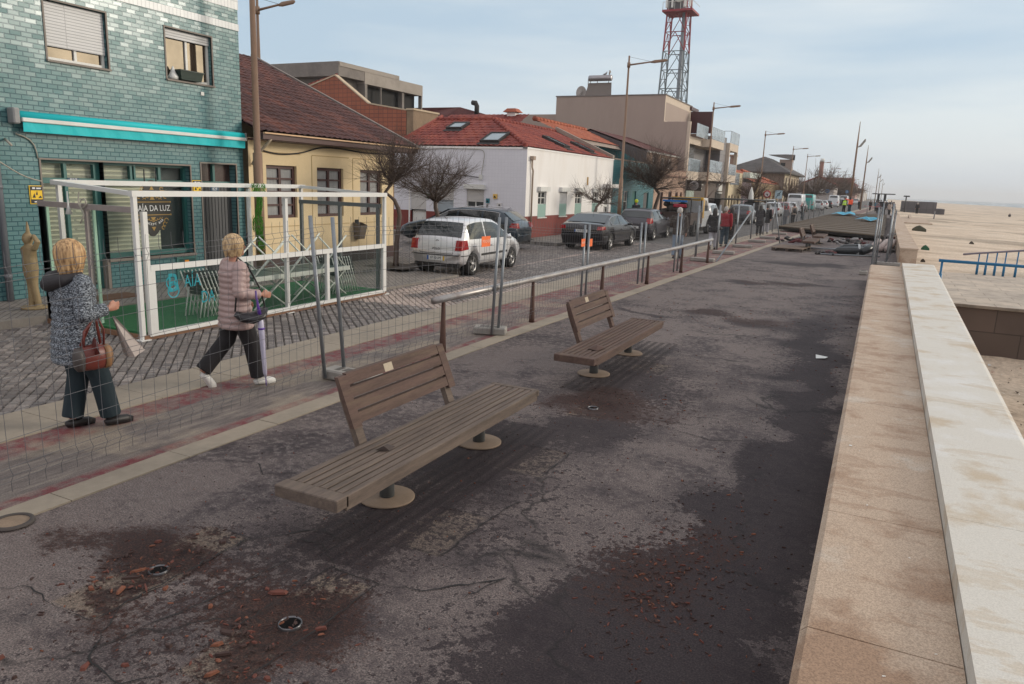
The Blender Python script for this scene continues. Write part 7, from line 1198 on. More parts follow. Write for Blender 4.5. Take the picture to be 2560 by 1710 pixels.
def car(name, lab, x, y, rz, S, pm, detail=1, plate=None, rims=5, cat='car', roof_rails=False, trim=False, chromel=False, badge=None, z=-.12):
    t_ = thing(name, (x, y, z), lab, cat, rz=rz, group='cars parked and driving along the street'); L_ = S['L']; W = S['W']; O = (0, 0, 0); y0 = -L_/2; zt = lambda q: pl(S['top'], q); zs = lambda q: min(pl(S['belt'], q), zt(q)-.03)
    def hw(q): e = min(q, L_-q); f = 1-.13*math.exp(-e/.16)-(.05 if q > L_*.8 else 0)*((q-L_*.8)/(L_*.2)); return W*f
    def xside(q, zz):            # half width of the cabin side at height zz
        a, b = zs(q), max(zt(q)-.05, zs(q)+.001); t = min(max((zz-a)/(b-a), 0), 1); w_ = hw(q)*.97; return w_-(.175 if S is not VAN else .08)*W*t**1.15*min(1, (b-a)/.3)
    n = 46 if detail else 26; qs = sorted(set([round(L_*k/n, 3) for k in range(n+1)]+[p[0] for p in S['top']])); mb = MB(); mb.smooth = True; rows = []
    for q in qs:
        w_ = hw(q); zb = S['bot']+.10*max(0, 1-min(q, L_-q)/.35); a, b = zs(q), zt(q); r_ = xside(q, b-.05)
        half = [(0, zb), (w_*.80, zb), (w_*.95, zb+.06), (w_*.995, zb+.22), (w_*1.0, (zb+a)*.52), (w_*.985, a-.06), (w_*.97, a)]+[(xside(q, a+(b-.05-a)*f), a+(b-.05-a)*f) for f in (.25, .5, .75)]+[(r_, b-.05), (r_-.05*W, b-.018), (r_*.72, b+.004), (0, b+.02)]
        rows.append([(px, y0+q, pz) for px, pz in half]+[(-px, y0+q, pz) for px, pz in half[-2:0:-1]])
    m_ = len(rows[0]); vs = [p for r_ in rows for p in r_]; fs = []
    for i in range(len(rows)-1):
        for j in range(m_): fs.append((i*m_+j, i*m_+(j+1) % m_, (i+1)*m_+(j+1) % m_, (i+1)*m_+j))
    fs += [tuple(range(m_))[::-1], tuple(range((len(rows)-1)*m_, len(rows)*m_))]; mb.add(vs, [f[::-1] for f in fs], 0, True); body = mb.build('body', pm, t_, O); wr = S['wr']
    if detail:
        cu = MB()
        for a in S['ax']: cu.lathe((0, y0+a, wr+.01), [(wr+.065, -1.2), (wr+.065, -W+.24)], 28, axis='X'); cu.lathe((0, y0+a, wr+.01), [(wr+.065, W-.24), (wr+.065, 1.2)], 28, axis='X')
        co_ = cu.build('cut', pm, None); md = body.modifiers.new('b', 'BOOLEAN'); md.object = co_; md.operation = 'DIFFERENCE'; md.solver = 'EXACT'; co_.parent = t_; bpy.context.view_layer.update(); bake(body); bpy.data.objects.remove(co_)
        body.data.materials.clear(); body.data.materials.append(pm)
        for p in body.data.polygons: p.material_index = 0
    mb = MB(); [mb.lathe((0, y0+a, wr+.01), [(wr+.06, sx*(W-.25)), (0, sx*(W-.25)+.001*sx)], 20, axis='X', cap=False) for a in S['ax'] for sx in (1, -1)]; mb.build('wheel_well', m_blk, t_, O) if detail else None
    def patch(nm, pt, nu, nv, m, par=body, off=.006, flip=False):
        mb = MB(); g = [[Vector(pt(i/nu, j/nv)) for j in range(nv+1)] for i in range(nu+1)]; mb.add([p for r_ in g for p in r_], [((i*(nv+1)+j), (i+1)*(nv+1)+j, (i+1)*(nv+1)+j+1, i*(nv+1)+j+1) for i in range(nu) for j in range(nv)], 0, True); return mb.build(nm, m, par, O)
    for sx in (1, -1):
        for (a, b) in S['side']:
            def pt(u, v, a=a, b=b):
                q = a+(b-a)*u; lo = zs(q)+.035; hi = max(zt(q)-.085, lo+.004); sl = .10*(1-v) if False else 0; zz = lo+(hi-lo)*v; return (sx*(xside(q, zz)+.007), y0+q, zz)
            patch('side_window', pt, 10, 4, m_cgl)
        if chromel:
            P = []; a, b = S['side'][0][0]-.03, S['side'][-1][1]+.02
            for k in range(15): q = a+(b-a)*k/14; zz = max(zt(q)-.075, zs(q)+.04); P.append((sx*(xside(q, zz)+.012), y0+q, zz))
            for k in range(15): q = b+(a-b)*k/14; zz = zs(q)+.022; P.append((sx*(xside(q, zz)+.012), y0+q, zz))
            mb = MB(); mb.path(P, .010, 5, closed=True); mb.build('chrome_strip', m_chrome, body, O)
        if detail:
            mb = MB()
            for q in [s_[0]-.04 for s_ in S['side'][1:]]+[S['side'][-1][1]-.12]:
                for k in range(8): z0, z1 = S['bot']+.14+(zs(q)-.06-S['bot']-.14)*k/8, S['bot']+.14+(zs(q)-.06-S['bot']-.14)*(k+1)/8; X_ = hw(q)*1.001+.002; mb.quad((sx*X_, y0+q, z0), (sx*X_, y0+q+.010, z0), (sx*X_, y0+q+.010, z1), (sx*X_, y0+q, z1))
            mb.build('door_gap', m_blk, body, O)
            for q in [s_[0]+.12 for s_ in S['side'][-2:]]: mb = MB(); mb.box(sx*(hw(q)*1.0), sx*(hw(q)+.02), y0+q, y0+q+.17, zs(q)-.17, zs(q)-.135, bev=.006); mb.build('door_handle', m_chrome if trim else pm, body, O)
            mb = MB(); q = S['side'][-1][1]-.25; mb.path([(sx*(W*.93), y0+q, zs(q)+.02), (sx*(W+.13), y0+q+.02, zs(q)+.07)], [(.03, .04), (.05, .075)], 8); mb.build('mirror', pm, body, O)
            if trim: mb = MB(); mb.box(sx*(W*.99), sx*(W+.018), y0+S['ax'][0]+.42, y0+S['ax'][1]-.45, .50, .555); mb.build('side_moulding', m_blk, body, O)
        a, b = S['lamp']
        def lp(u, v):
            if u < .5: return (sx*(hw(.02)*(.66+.31*u*2)), y0-.004+.0*v+.02*max(0, (a+(b-a)*v-.86))*6 if S is not VAN else y0-.006, a+(b-a)*v)
            q = .36*(u-.5)*2*(1-.3*v); return (sx*(hw(q)*1.0+.006), y0+q, a+(b-a)*v)
        mb = MB(); q0 = hw(.03)+.022; mb.add([(sx*q0*.76, y0-.03, a), (sx*(q0+.012), y0-.022, a), (sx*(hw(.28)+.020), y0+.28, a+.03), (sx*(hw(.22)+.016), y0+.22, b), (sx*(q0+.004), y0+.0+.20*max(0, b-.86), b), (sx*q0*.80, y0-.03+.20*max(0, b-.84), b), (sx*q0*.7, y0+.25, a), (sx*q0*.7, y0+.25, b)], [(0, 1, 4, 5)[::sx], (1, 2, 3, 4)[::sx], (5, 4, 3, 7)[::sx], (0, 6, 2, 1)[::sx], (0, 5, 7, 6)[::sx]]); tl = mb.build('tail_lamp', m_tail, body, O)
        mb = MB(); f_ = L_; mb.add([(sx*hw(f_-.1)*.62, y0+f_-.07, .60), (sx*(hw(f_-.1)+.01), y0+f_-.15, .62), (sx*(hw(f_-.45)+.008), y0+f_-.5, .80), (sx*hw(f_-.3)*.72, y0+f_-.28, .80)], [(0, 1, 2, 3)[::sx]]); mb.build('headlight', m_clear, body, O)
    wq = hw(.3)-.15*W
    def rw(u, v, a=S['rear'][0], b=S['rear'][1]): q = a+(b-a)*v; X_ = (hw(q)*.95-.17*W*v)*.93; xx = -X_+2*X_*u; return (xx, y0+q-.010, zt(q)+.016*(1-(xx/X_)**2)+.008)
    patch('rear_window', lambda u, v: rw(1-u, v), 8, 5, m_cgl)
    def fw(u, v, a=S['front'][0], b=S['front'][1]): q = a+(b-a)*v; X_ = (hw(q)*.80+.13*W*v)*.95; xx = -X_+2*X_*u; return (xx, y0+q+.008, zt(q)+.016*(1-(xx/X_)**2)+.008)
    patch('windscreen', fw, 8, 5, m_cgl)
    for a in S['ax']:
        for sx in (1, -1):
            cx = sx*(W-.115); T0 = len([]); mb = MB(); mb.lathe((cx, y0+a, wr), [(wr*.66, -.09), (wr*.97, -.095), (wr, -.05), (wr, .05), (wr*.97, .095), (wr*.66, .09)], 26 if detail else 14, axis='X', cap=False); wl = mb.build('wheel', m_tyre, t_, O); mb = MB(); xo = cx+sx*.078
            mb.lathe((xo, y0+a, wr), [(wr*.68, 0), (wr*.63, .006*sx), (wr*.60, -.02*sx)], 24 if detail else 12, axis='X', cap=False); nsp = rims*2 if detail else 5
            for k in range(nsp): an = 2*math.pi*(k//2)/rims+(.16 if k % 2 else -.16) if detail else 2*math.pi*k/5; d = Vector((0, math.cos(an), math.sin(an))); e = Vector((0, -d.z, d.y))*(.020 if detail else .05); c = Vector((xo-.005*sx, y0+a, wr)); mb.add([c+d*.04-e, c+d*.04+e, c+d*wr*.62+e*.8, c+d*wr*.62-e*.8], [(0, 1, 2, 3)])
            mb.lathe((xo, y0+a, wr), [(.055, -.01*sx), (.05, .008*sx), (0, .01*sx)], 12, axis='X', cap=False); mb.build('rim', m_alloy, wl, O); mb = MB(); mb.lathe((cx+sx*.04, y0+a, wr), [(wr*.66, 0), (0, 0)], 16, axis='X', cap=False); mb.build('brake', m_blk, wl, O)
    mb = MB(); mb.box(-W*.84, W*.84, y0+.02, y0+.09, .24, .335, bev=.01); mb.build('lower_bumper', m_blk, body, O)
    if detail:
        mb = MB(); P = [(-(hw(.5)+.008), y0+.45, .545), (-(hw(.1)+.012), y0+.08, .545), (-hw(0)*.9, y0-.015, .545), (hw(0)*.9, y0-.015, .545), (hw(.1)+.012, y0+.08, .545), (hw(.5)+.008, y0+.45, .545)]; mb.path(P, [(.022, .012)]*6, 6); mb.build('bumper_strip', m_blk if trim else pm, body, O)
        mb = MB(); mb.path([(-W*.62, y0-.006, .63), (-W*.60, y0-.008, .585), (W*.60, y0-.008, .585), (W*.62, y0-.006, .63)], .006, 4); mb.path([(-W*.68, y0+.0, .64), (-W*.66, y0+.04, .93)], .004, 4); mb.path([(W*.68, y0+.0, .64), (W*.66, y0+.04, .93)], .004, 4); mb.build('tailgate_gap', m_blk, body, O)
        mb = MB(); mb.tube((0, y0+S['rear'][1]+.15, zt(S['rear'][1]+.15)), (0, y0+S['rear'][1]-.02, zt(S['rear'][1])+.17), .006, 5); mb.build('aerial', m_blk, body, O)
    if plate:
        zp = plate[1]; T = lambda xx, sc_: frame((xx, y0-.030, zp), (1, 0, 0), (0, 0, 1)); mb = MB(); mb.box(-.26, .26, y0-.028, y0+.01, zp-.056, zp+.056); p_ = mb.build('licence_plate', m_plate, body, O)
        mb = MB(); mb.box(-.26, -.215, y0-.030, y0-.028, zp-.056, zp+.056); mb.build('euro_band', m_pblue, p_, O)
        if trim: mb = MB(); mb.box(.21, .26, y0-.030, y0-.028, zp-.056, zp+.056); mb.build('date_band', m_pyel, p_, O)
        text_mb(plate[0], .095, T(-.005, 1), sx=.82).build('lettering', m_ink, p_, O)
    if badge == 'ring': mb = MB(); zb = .865; mb.path([(.055*math.cos(k*.2618), y0+.045, zb+.055*math.sin(k*.2618)) for k in range(24)], .007, 5, closed=True); [mb.tube((a*.05, y0+.042, zb+b*.05), (c*.05, y0+.042, zb+d_*.05), .0055, 4) for a, b, c, d_ in ((-.45, .8, 0, .05), (.45, .8, 0, .05), (-.85, .3, -.4, -.8), (-.4, -.8, 0, -.1), (0, -.1, .4, -.8), (.4, -.8, .85, .3))]; mb.build('emblem', m_ink, body, O); text_mb('POLO', .085, frame((0, y0-.014, .70), (1, 0, 0), (0, 0, 1))).build('model_lettering', m_ink, body, O)
    if badge == 'rings': mb = MB(); [mb.path([(c+.035*math.cos(k*.52), y0+.03, .93+.035*math.sin(k*.52)) for k in range(12)], .005, 4, closed=True) for c in (-.08, -.027, .027, .08)]; mb.build('emblem', m_chrome, body, O)
    if roof_rails: [(lambda mb: (mb.path([(sx*W*.72, y0+q, zt(q)+.045) for q in (.75, 1.2, 2.0, 2.9)], .016, 6), mb.build('roof_rail', m_chrome, body, O)))(MB()) for sx in (1, -1)]
    return t_
m_sil = paint('silver', (.74, .74, .75), .35); m_navy = paint('navy', (.022, .038, .055)); m_black = paint('black', (.012, .011, .014)); m_greyp = paint('grey', (.050, .047, .058)); m_whp = paint('white', (.62, .64, .66), 0); m_redp = paint('red', (.22, .015, .02))
car('parked_car', 'silver hatchback with red tail lamps parked behind the fence, nearest car', -10.37, 18.36, R(2.4), HATCH, m_sil, 1, ('87·10·UM', .46), 5, trim=True, badge='ring')
car('parked_car', 'dark blue estate car seen side on in front of the white side wall', -14.35, 24.95, R(96), WAGON, m_navy, 1, None, 5, roof_rails=True, chromel=True)
car('parked_car', 'black fastback with chrome framed side windows beside the white house', -10.36, 29.25, R(.5), COUPE, m_black, 1, ('AI·07·ZA', .74), 5, chromel=True, badge='rings')
car('parked_car', 'dark grey hatchback parked in front of the black fastback', -10.55, 36.2, R(1), HATCH2, m_greyp, 1, ('24·HD·54', .62), 5)
car('parked_car', 'white car with a dark rear window behind the work truck', -10.35, 48.6, 0, SUV, m_whp, 1, None, 5)
fc = [(-9.9, 60.5, HATCH2, m_greyp, 'grey car half hidden by the couple in dark coats'), (-9.9, 66.5, SUV, m_whp, 'white car next to the dark stall'), (-10.5, 75.3, HATCH2, m_redp, 'dark red hatchback behind the square sign'), (-10.6, 84, HATCH, m_whp, 'white car behind the person with the backpack'), (-10.4, 90.5, HATCH2, m_redp, 'small red car among white ones'), (-10.3, 96, HATCH2, m_sil, 'silver car with a lit headlamp'), (-10.3, 103, VAN, m_whp, 'white van in front of the turquoise van'), (-10.6, 112, HATCH2, m_greyp, 'dark car under the turquoise van'), (-9.6, 128, SUV, m_whp, 'white car right of the turquoise van'), (-10.2, 136, HATCH, m_whp, 'white hatchback beyond the vans'), (-10.0, 145, HATCH2, m_sil, 'pale car in the far parking row'), (-9.9, 156, HATCH2, m_greyp, 'dark grey car in the far parking row'), (-9.7, 170, VAN, m_whp, 'far white van near the villa end'), (-9.5, 186, SUV, m_greyp, 'grey car before the gable house'), (-9.3, 202, VAN, m_whp, 'white truck at the end of the row'), (-9.0, 222, HATCH2, m_sil, 'tiny silver car far down the street'), (-7.8, 240, SUV, m_whp, 'tiny white car at the street end'), (-13.1, 100, SUV, m_whp, 'white car parked on the sidewalk by the ochre house')]
for (x, y, S, pm, lab) in fc: car('parked_car' if S is not VAN else 'van', lab, x, y, 0, S, pm, 0, cat='car' if S is not VAN else 'van')
v = dict(VAN); VAN_T = VAN; car('van', 'turquoise high roofed delivery van in the far parking row', -10.3, 119, 0, VAN, paint('turquoise', (.01, .33, .30), 0), 0, cat='van'); car('van', 'second turquoise van partly hidden beyond the white car', -12.6, 124, 0, VAN, paint('turquoise', (.01, .33, .30), 0), 0, cat='van')
# work truck
tk = thing('work_truck', (-9.9, 41.6, -.12), 'white and yellow work truck with a dark loaded bed', 'truck', rz=R(0)); O = (0, 0, 0); m_yel2 = paint('yellow', (.68, .38, .02), 0)
mb = MB(); mb.smooth = False
prof = [(.25, .45), (.25, 1.9), (.45, 2.02), (1.3, 2.0), (1.95, 1.28), (2.6, 1.18), (2.75, .95), (2.78, .5), (2.3, .42)]
a = [(-.9, y, z) for y, z in prof]; mb.prism(a, (1.8, 0, 0)); b_ = mb.build('cab', m_whp, tk, O); mb = MB(); mb.box(.901, .906, .27, .62, .9, 1.95); mb.box(-.88, .88, .24, .5, 1.86, 2.03); mb.build('yellow_stripe', m_yel2, b_, O); mb = MB(); mb.add([(.903, .7, 1.3), (.903, 1.5, 1.3), (.903, 1.15, 1.88), (.903, .7, 1.88), (.903, 1.56, 1.3), (.903, 1.78, 1.3), (.903, 1.3, 1.8)], [(0, 1, 2, 3), (4, 5, 6)]); mb.add([(-.8, 1.33, 1.98), (.8, 1.33, 1.98), (.82, 1.93, 1.33), (-.82, 1.93, 1.33)], [(0, 3, 2, 1)]); mb.build('side_window', m_cgl, b_, O)
mb = MB(); mb.box(-.92, .92, -2.6, .2, .62, .72); mb.box(-.92, -.88, -2.6, .2, .72, 1.25); mb.box(.88, .92, -2.6, .2, .72, 1.25); mb.box(-.9, .9, -2.62, -2.58, .45, 1.25); mb.build('load_bed', mat('truck_brown', (.05, .032, .026), dirt=.4), tk, O)
mb = MB(); rr = random.Random(8)
for k in range(26): c = Vector((rr.uniform(-.7, .7), rr.uniform(-2.4, 0), rr.uniform(.9, 1.65))); mb.ball(c, rr.uniform(.18, .34), 8, sq=(1, 1.2, .7))
mb.build('load', mat('load_dark', (.028, .022, .02), var=.4), tk, O); mb = MB(); mb.box(-.8, .8, -2.2, .1, 1.92, 2.0, bev=.03); [mb.box(x, x+.05, yq, yq+.05, 1.2, 1.92) for x in (-.85, .8) for yq in (-2.3, .1)]; mb.build('rack', m_blk, tk, O); mb = MB(); mb.box(-.7, .6, -2.3, -2.24, 1.78, 1.88); mb.build('blue_bar', mat('blue_bar', (.02, .14, .4)), tk, O); mb = MB(); mb.box(-.1, .6, -2.4, -2.3, 1.5, 1.68, bev=.03); mb.build('red_roll', mat('red_roll', (.30, .02, .04)), tk, O); mb = MB(); mb.box(-1.0, -.65, -2.66, -2.62, 1.1, 1.2); mb.build('amber_lamp', mat('amber', (.8, .4, .1)), tk, O)
for yq in (-1.6, 1.85):
    for sx in (1, -1): mb = MB(); mb.lathe((sx*.86, yq, .42), [(.25, -.11), (.42, -.11), (.43, .0), (.42, .11), (.25, .11)], 22, axis='X', cap=False); w_ = mb.build('wheel', m_tyre, tk, O); mb = MB(); mb.lathe((sx*.93, yq, .42), [(.26, 0), (.2, -.04*sx), (0, -.03*sx)], 16, axis='X', cap=False); mb.build('rim', mat('steel_rim', (.10, .09, .085)), w_, O)
# ================================================================ people
m_skin = mat('skin', (.42, .20, .135), rough=.55, var=.08, sc=9)
def loft(mb, pts, rs, n=14): mb.path(pts, rs, n)
def hand(mb, w_, d, side, n, curl=.5):
    """palm and five fingers from wrist w_, pointing along d; side = thumb side, n = back of hand"""
    d, side, n = Vector(d).normalized(), Vector(side).normalized(), Vector(n).normalized(); w_ = Vector(w_)
    mb.path([w_, w_+d*.03, w_+d*.075, w_+d*.088], [(.020, .022), (.017, .034), (.014, .038), (.010, .034)], 10)
    for k, (o, l) in enumerate(((.028, .066), (.010, .074), (-.009, .069), (-.027, .054))):
        b = w_+d*.082+side*o; c1 = b+d*l*.45-n*l*.22*curl; c2 = c1+d*l*.25-n*l*.35*curl; c3 = c2+d*l*.08-n*l*.25*curl-d*l*.1*curl; mb.path([b-d*.02, b, c1, c2, c3], [.0085, .0088, .0082, .0074, .005], 7)
    b = w_+d*.025+side*.030; mb.path([b-side*.015, b+d*.012+side*.012, b+d*.042+side*.018-n*.012, b+d*.06+side*.010-n*.026], [.012, .0115, .0100, .006], 7)
def person(loc, rz, lab, h=1.66, coat=None, ch=.75, tr=None, shoe=None, hair=None, hs='short', fl=0.0, fr=0.0, la=None, ra=None, near=False, female=True, puff=.0, wide=1.0, cap=None, coatmat2=None, vest=False, lean=0.0, headz=0.0, legs_skin=False):
    """facing +Y; fl/fr: forward offset of each foot; la/ra: (elbow, wrist) relative to the shoulder"""
    s = h/1.66; T = Matrix.Translation(loc) @ Matrix.Rotation(rz, 4, 'Z') @ Matrix.Scale(s, 4); sw = (.175 if female else .20)*wide; hipw = .085; lz = Vector((0, lean, 0))
    la = la or ((-.05, -.02, -.28), (-.06, .06, -.52)); ra = ra or ((.05, -.02, -.28), (.06, .06, -.52)); B = MB(); B.smooth = True
    hc = Vector((0, .02+lean, 1.535)); B.path([(0, lean*.9, 1.36), (0, .005+lean, 1.42), (0, .012+lean, 1.47)], [(.052, .06), (.045, .048), (.045, .046)], 12)
    B.ball(hc, .1, 18, sq=(.76, .93, 1.17)); B.path([hc+Vector((0, .02, -.02)), hc+Vector((0, .055, -.07)), hc+Vector((0, .07, -.10))], [(.07, .06), (.045, .045), (.022, .028)], 10)
    B.path([hc+Vector((0, .082, .03)), hc+Vector((0, .108, -.008)), hc+Vector((0, .102, -.022)), hc+Vector((0, .085, -.026))], [.008, .014, .014, .006], 7); B.path([hc+Vector((-.02, .086, -.052)), hc+Vector((0, .095, -.050)), hc+Vector((.02, .086, -.052))], .006, 6); B.path([hc+Vector((-.045, .074, .028)), hc+Vector((0, .088, .032)), hc+Vector((.045, .074, .028))], .008, 6)
    for q in (-1, 1): B.ball(hc+Vector((q*.078, -.005, -.01)), .026, 8, sq=(.4, .7, 1.1))
    B.path([(0, 0, .84), (0, .0, 1.0), (0, lean*.4, 1.15), (0, lean*.8, 1.30), (0, lean*.9, 1.38)], [(.09, .13), (.08, .12), (.085, .125), (.075, .15), (.05, .07)], 14)
    legs = []; 
    for q, fo in ((-1, fl), (1, fr)):
        hip = Vector((q*hipw, 0, .86)); foot = Vector((q*(hipw+.0), fo, .085+(.10*min(1, -fo/.35) if fo < -.2 else 0))); knee = hip.lerp(foot, .5)+Vector((0, .05 if fo < .15 else .03, .0)); 
        if fo < -.2: knee += Vector((0, .06, .0))
        legs.append((q, hip, knee, foot, fo)); B.path([hip+Vector((0, 0, .04)), hip.lerp(knee, .5), knee, knee.lerp(foot, .35), foot], [.078, .066, .050, .048, .034], 12)
    arms = []
    for q, A in ((-1, la), (1, ra)):
        S = Vector((q*sw*.92, lean*.85, 1.335)); E_ = S+Vector(A[0]); W_ = S+Vector(A[1]); arms.append((q, S, E_, W_)); B.path([S, E_, W_], [.046, .036, .024], 10); d = (W_-E_).normalized(); up_ = Vector((0, 0, 1)); sd_ = d.cross(up_); sd_ = sd_.normalized() if sd_.length > .2 else Vector((0, 1, 0)); hand(B, W_, d, up_ if abs(d.z) < .7 else Vector((0, 1, 0)), sd_*q if abs(d.z) < .7 else Vector((q, 0, 0)), .7)
    B.xf(T); ob = B.build('person', m_skin, None, loc); voxel(ob, (.0065 if near else .016)*s, 1); tag(ob, lab, 'person')
    def kid(mb, nm, m, vx=None, sm=2, xf=True):
        if xf: mb.xf(T)
        o = mb.build(nm, m, ob)
        if vx: voxel(o, vx*s, sm)
        return o
    vv = .010 if near else .020
    mb = MB()
    for q, hip, knee, foot, fo in legs:
        a = hip+Vector((0, 0, .10)); e = knee.lerp(foot, .96); wf = 1.18 if near else 1; mb.path([a, hip, hip.lerp(knee, .5), knee, knee.lerp(foot, .5), e], [(.105, .10), (.108, .098), .088*wf, .076*wf, .074*wf, .074*wf], 14)
    kid(mb, 'trousers', m_skin if legs_skin else tr, vv, 2)
    for q, hip, knee, foot, fo in legs:
        mb = MB(); pit = (-.9 if fo < -.2 else 0); D = Vector((0, math.cos(pit), math.sin(pit))); U = Vector((0, -math.sin(pit), math.cos(pit))); a = Vector((foot.x, foot.y, max(.0, foot.z-.085)))+D*.0; P = [a-D*.055+U*.035, a-D*.02+U*.045, a+D*.06+U*.042, a+D*.13+U*.032, a+D*.185+U*.022]; mb.path(P, [(.026, .028), (.045, .037), (.040, .043), (.030, .045), (.014, .026)], 12)
        o = kid(mb, 'shoe', shoe)
    if coat:
        mb = MB(); z0 = ch; zs_ = []; z = z0
        while z < 1.385: zs_.append(z); z += .012
        P = []; rs = []
        for z in zs_:
            t = (z-z0)/(1.385-z0); wq = np.interp(z, [.55, .8, .95, 1.08, 1.22, 1.31, 1.36, 1.385], [.205, .185, .168, .160, .178, .185, .13, .07])*wide; dq = np.interp(z, [.55, .8, .95, 1.1, 1.25, 1.33, 1.385], [.150, .142, .128, .12, .125, .10, .062])*wide; pf = 1+puff*(abs(math.sin(math.pi*(z-z0)/.062))-.5); P.append((0, np.interp(z, [.8, 1.38], [0, lean*.9]), z)); rs.append((dq*pf, wq*pf))
        mb.path(P, rs, 26)
        for q, S, E_, W_ in arms:
            n_ = 16; PP = []; rr_ = []
            for i in range(n_*2+1):
                t = i/(n_*2); p = S.lerp(E_, t*2) if t < .5 else E_.lerp(W_, (t-.5)*2*.93); PP.append(p); rr_.append((.070-.022*t)*(1+puff*1.3*(abs(math.sin(math.pi*i/3.2))-.5))*(wide**.5))
            mb.path([S+Vector((-q*.04, 0, .01))]+PP, [.062]+rr_, 14)
        kid(mb, 'coat', coat, vv*.9, 1 if near else 2)
    if vest: mb = MB(); mb.path([(0, 0, .82), (0, 0, .95), (0, 0, 1.1), (0, 0, 1.25), (0, 0, 1.36)], [(.165, .21), (.15, .20), (.15, .20), (.14, .20), (.09, .10)], 18); kid(mb, 'vest', vest, vv, 1); mb = MB(); [mb.path([(0, 0, z), (0, 0, z+.05)], [(.158, .212)]*2, 18) for z in (.93, 1.08)]; kid(mb, 'reflective_band', mat('reflective', (.6, .6, .5)))
    # hair
    mb = MB(); hh = hc+Vector((0, -.012, .018))
    if hs == 'bob':
        mb.ball(hh, .122, 18, sq=(.93, 1.0, 1.04)); mb.path([hh+Vector((0, -.04, .02)), hh+Vector((0, -.045, -.06)), hh+Vector((0, -.05, -.13)), hh+Vector((0, -.045, -.165))], [(.07, .092), (.068, .100), (.055, .090), (.03, .06)], 16)
        for q in (-1, 1): mb.path([hh+Vector((q*.06, .02, .06)), hh+Vector((q*.092, .015, -.02)), hh+Vector((q*.088, .012, -.10)), hh+Vector((q*.07, .0, -.14))], [(.04, .03), (.05, .028), (.045, .024), (.02, .012)], 10)
    elif hs == 'short':
        mb.ball(hh, .108, 18, sq=(.86, .98, 1.08)); mb.path([hh+Vector((0, -.05, .02)), hh+Vector((0, -.055, -.05)), hh+Vector((0, -.05, -.10))], [(.06, .08), (.055, .078), (.035, .06)], 14)
    elif hs == 'long': mb.ball(hh, .11, 14, sq=(.88, .98, 1.08)); mb.path([hh+Vector((0, -.03, .0)), hh+Vector((0, -.06, -.12)), hh+Vector((0, -.07, -.26)), hh+Vector((0, -.06, -.34))], [(.08, .09), (.06, .10), (.045, .10), (.02, .06)], 12)
    if hs:
        n0 = len(mb.v); ho = mb; ho.xf(T); o = ho.build('hair', hair, ob); voxel(o, (.008 if near else .018)*s, 2)
        if near:            # combed strands over the cap
            r = random.Random(int(abs(loc[1])*100)); st = MB()
            for k in range(560):
                a = r.uniform(.9, 2*math.pi-.9)+math.pi/2 if hs == 'bob' else r.uniform(.55, 2*math.pi-.55)+math.pi/2; ph0 = r.uniform(.05, .9); P = []; drop = .17 if hs == 'bob' else r.uniform(.09, .13)
                for i in range(7):
                    t = i/6; ph = ph0+(1.62-ph0)*min(1, t*1.5); rx_, ry_, rz_ = .117, .125, .129; 
                    if hs != 'bob': rx_, ry_, rz_ = .096, .109, .120
                    dz = -max(0, t-.62)/.38*drop*r.uniform(.8, 1.02); p = hh+Vector((math.cos(a+t*.25)*math.sin(ph)*rx_, math.sin(a+t*.25)*math.sin(ph)*ry_, math.cos(ph)*rz_+dz)); 
                    if dz < 0: p = p+(hh+Vector((0, -.03, 0))-p).xy.to_3d()*(.28*(-dz/drop))
                    P.append(p)
                st.path(P, [.0035, .005, .0055, .0055, .005, .004, .0015], 4, cap=False)
            st.xf(T); st.build('strands', hair, o)
    if cap: mb = MB(); mb.ball(hh+Vector((0, 0, .02)), .113, 14, sq=(.9, 1, 1)); kid(mb, 'hat', cap, .016)
    return ob, T
def hairmat(n, c1, c2):
    m, t, N, L, B = newmat('hair_'+n); g = N.new('ShaderNodeTexCoord').outputs['Object']; mp_ = N.new('ShaderNodeMapping'); mp_.inputs['Scale'].default_value = (55, 55, 5); L.new(g, mp_.inputs[0]); L.new(ramp(N, L, noise(N, L, mp_.outputs[0], 1.0, 4), [(.35, c1), (.62, c2)]), B.inputs['Base Color']); B.inputs['Roughness'].default_value = .5; return m
def tweed(n, c1, c2, c3, sc):
    m, t, N, L, B = newmat('cloth_'+n); g = N.new('ShaderNodeTexCoord').outputs['Object']; mp_ = N.new('ShaderNodeMapping'); mp_.inputs['Scale'].default_value = (1, 1, 2.2); L.new(g, mp_.inputs[0]); L.new(ramp(N, L, noise(N, L, mp_.outputs[0], sc, 3, .6), [(.42, c1), (.5, c2), (.58, c3)]), B.inputs['Base Color']); B.inputs['Roughness'].default_value = .75; bump(N, L, B, noise(N, L, g, 22, 5, .65), .018, .7); return m
h_bl = hairmat('honey', (.20, .105, .045), (.62, .40, .20)); h_bl2 = hairmat('ash', (.26, .16, .075), (.66, .48, .28)); h_dk = hairmat('dark', (.010, .007, .006), (.03, .02, .015)); h_gr = hairmat('grey', (.25, .23, .21), (.5, .47, .44))
c_grey = tweed('patterned', (.015, .018, .026), (.075, .09, .11), (.30, .33, .37), 62); m_pnkc = mat('pink_quilt', (.38, .27, .255), rough=.5, var=.06, sc=6, bmp=.012, bsc=20); m_jean = mat('dark_teal_trousers', (.010, .022, .030), rough=.85); m_btr = mat('black_trousers', (.013, .011, .013), rough=.85); m_bsh = mat('black_shoe', (.012, .010, .011), rough=.5); m_wsh = mat('white_shoe', (.66, .65, .62), rough=.55)
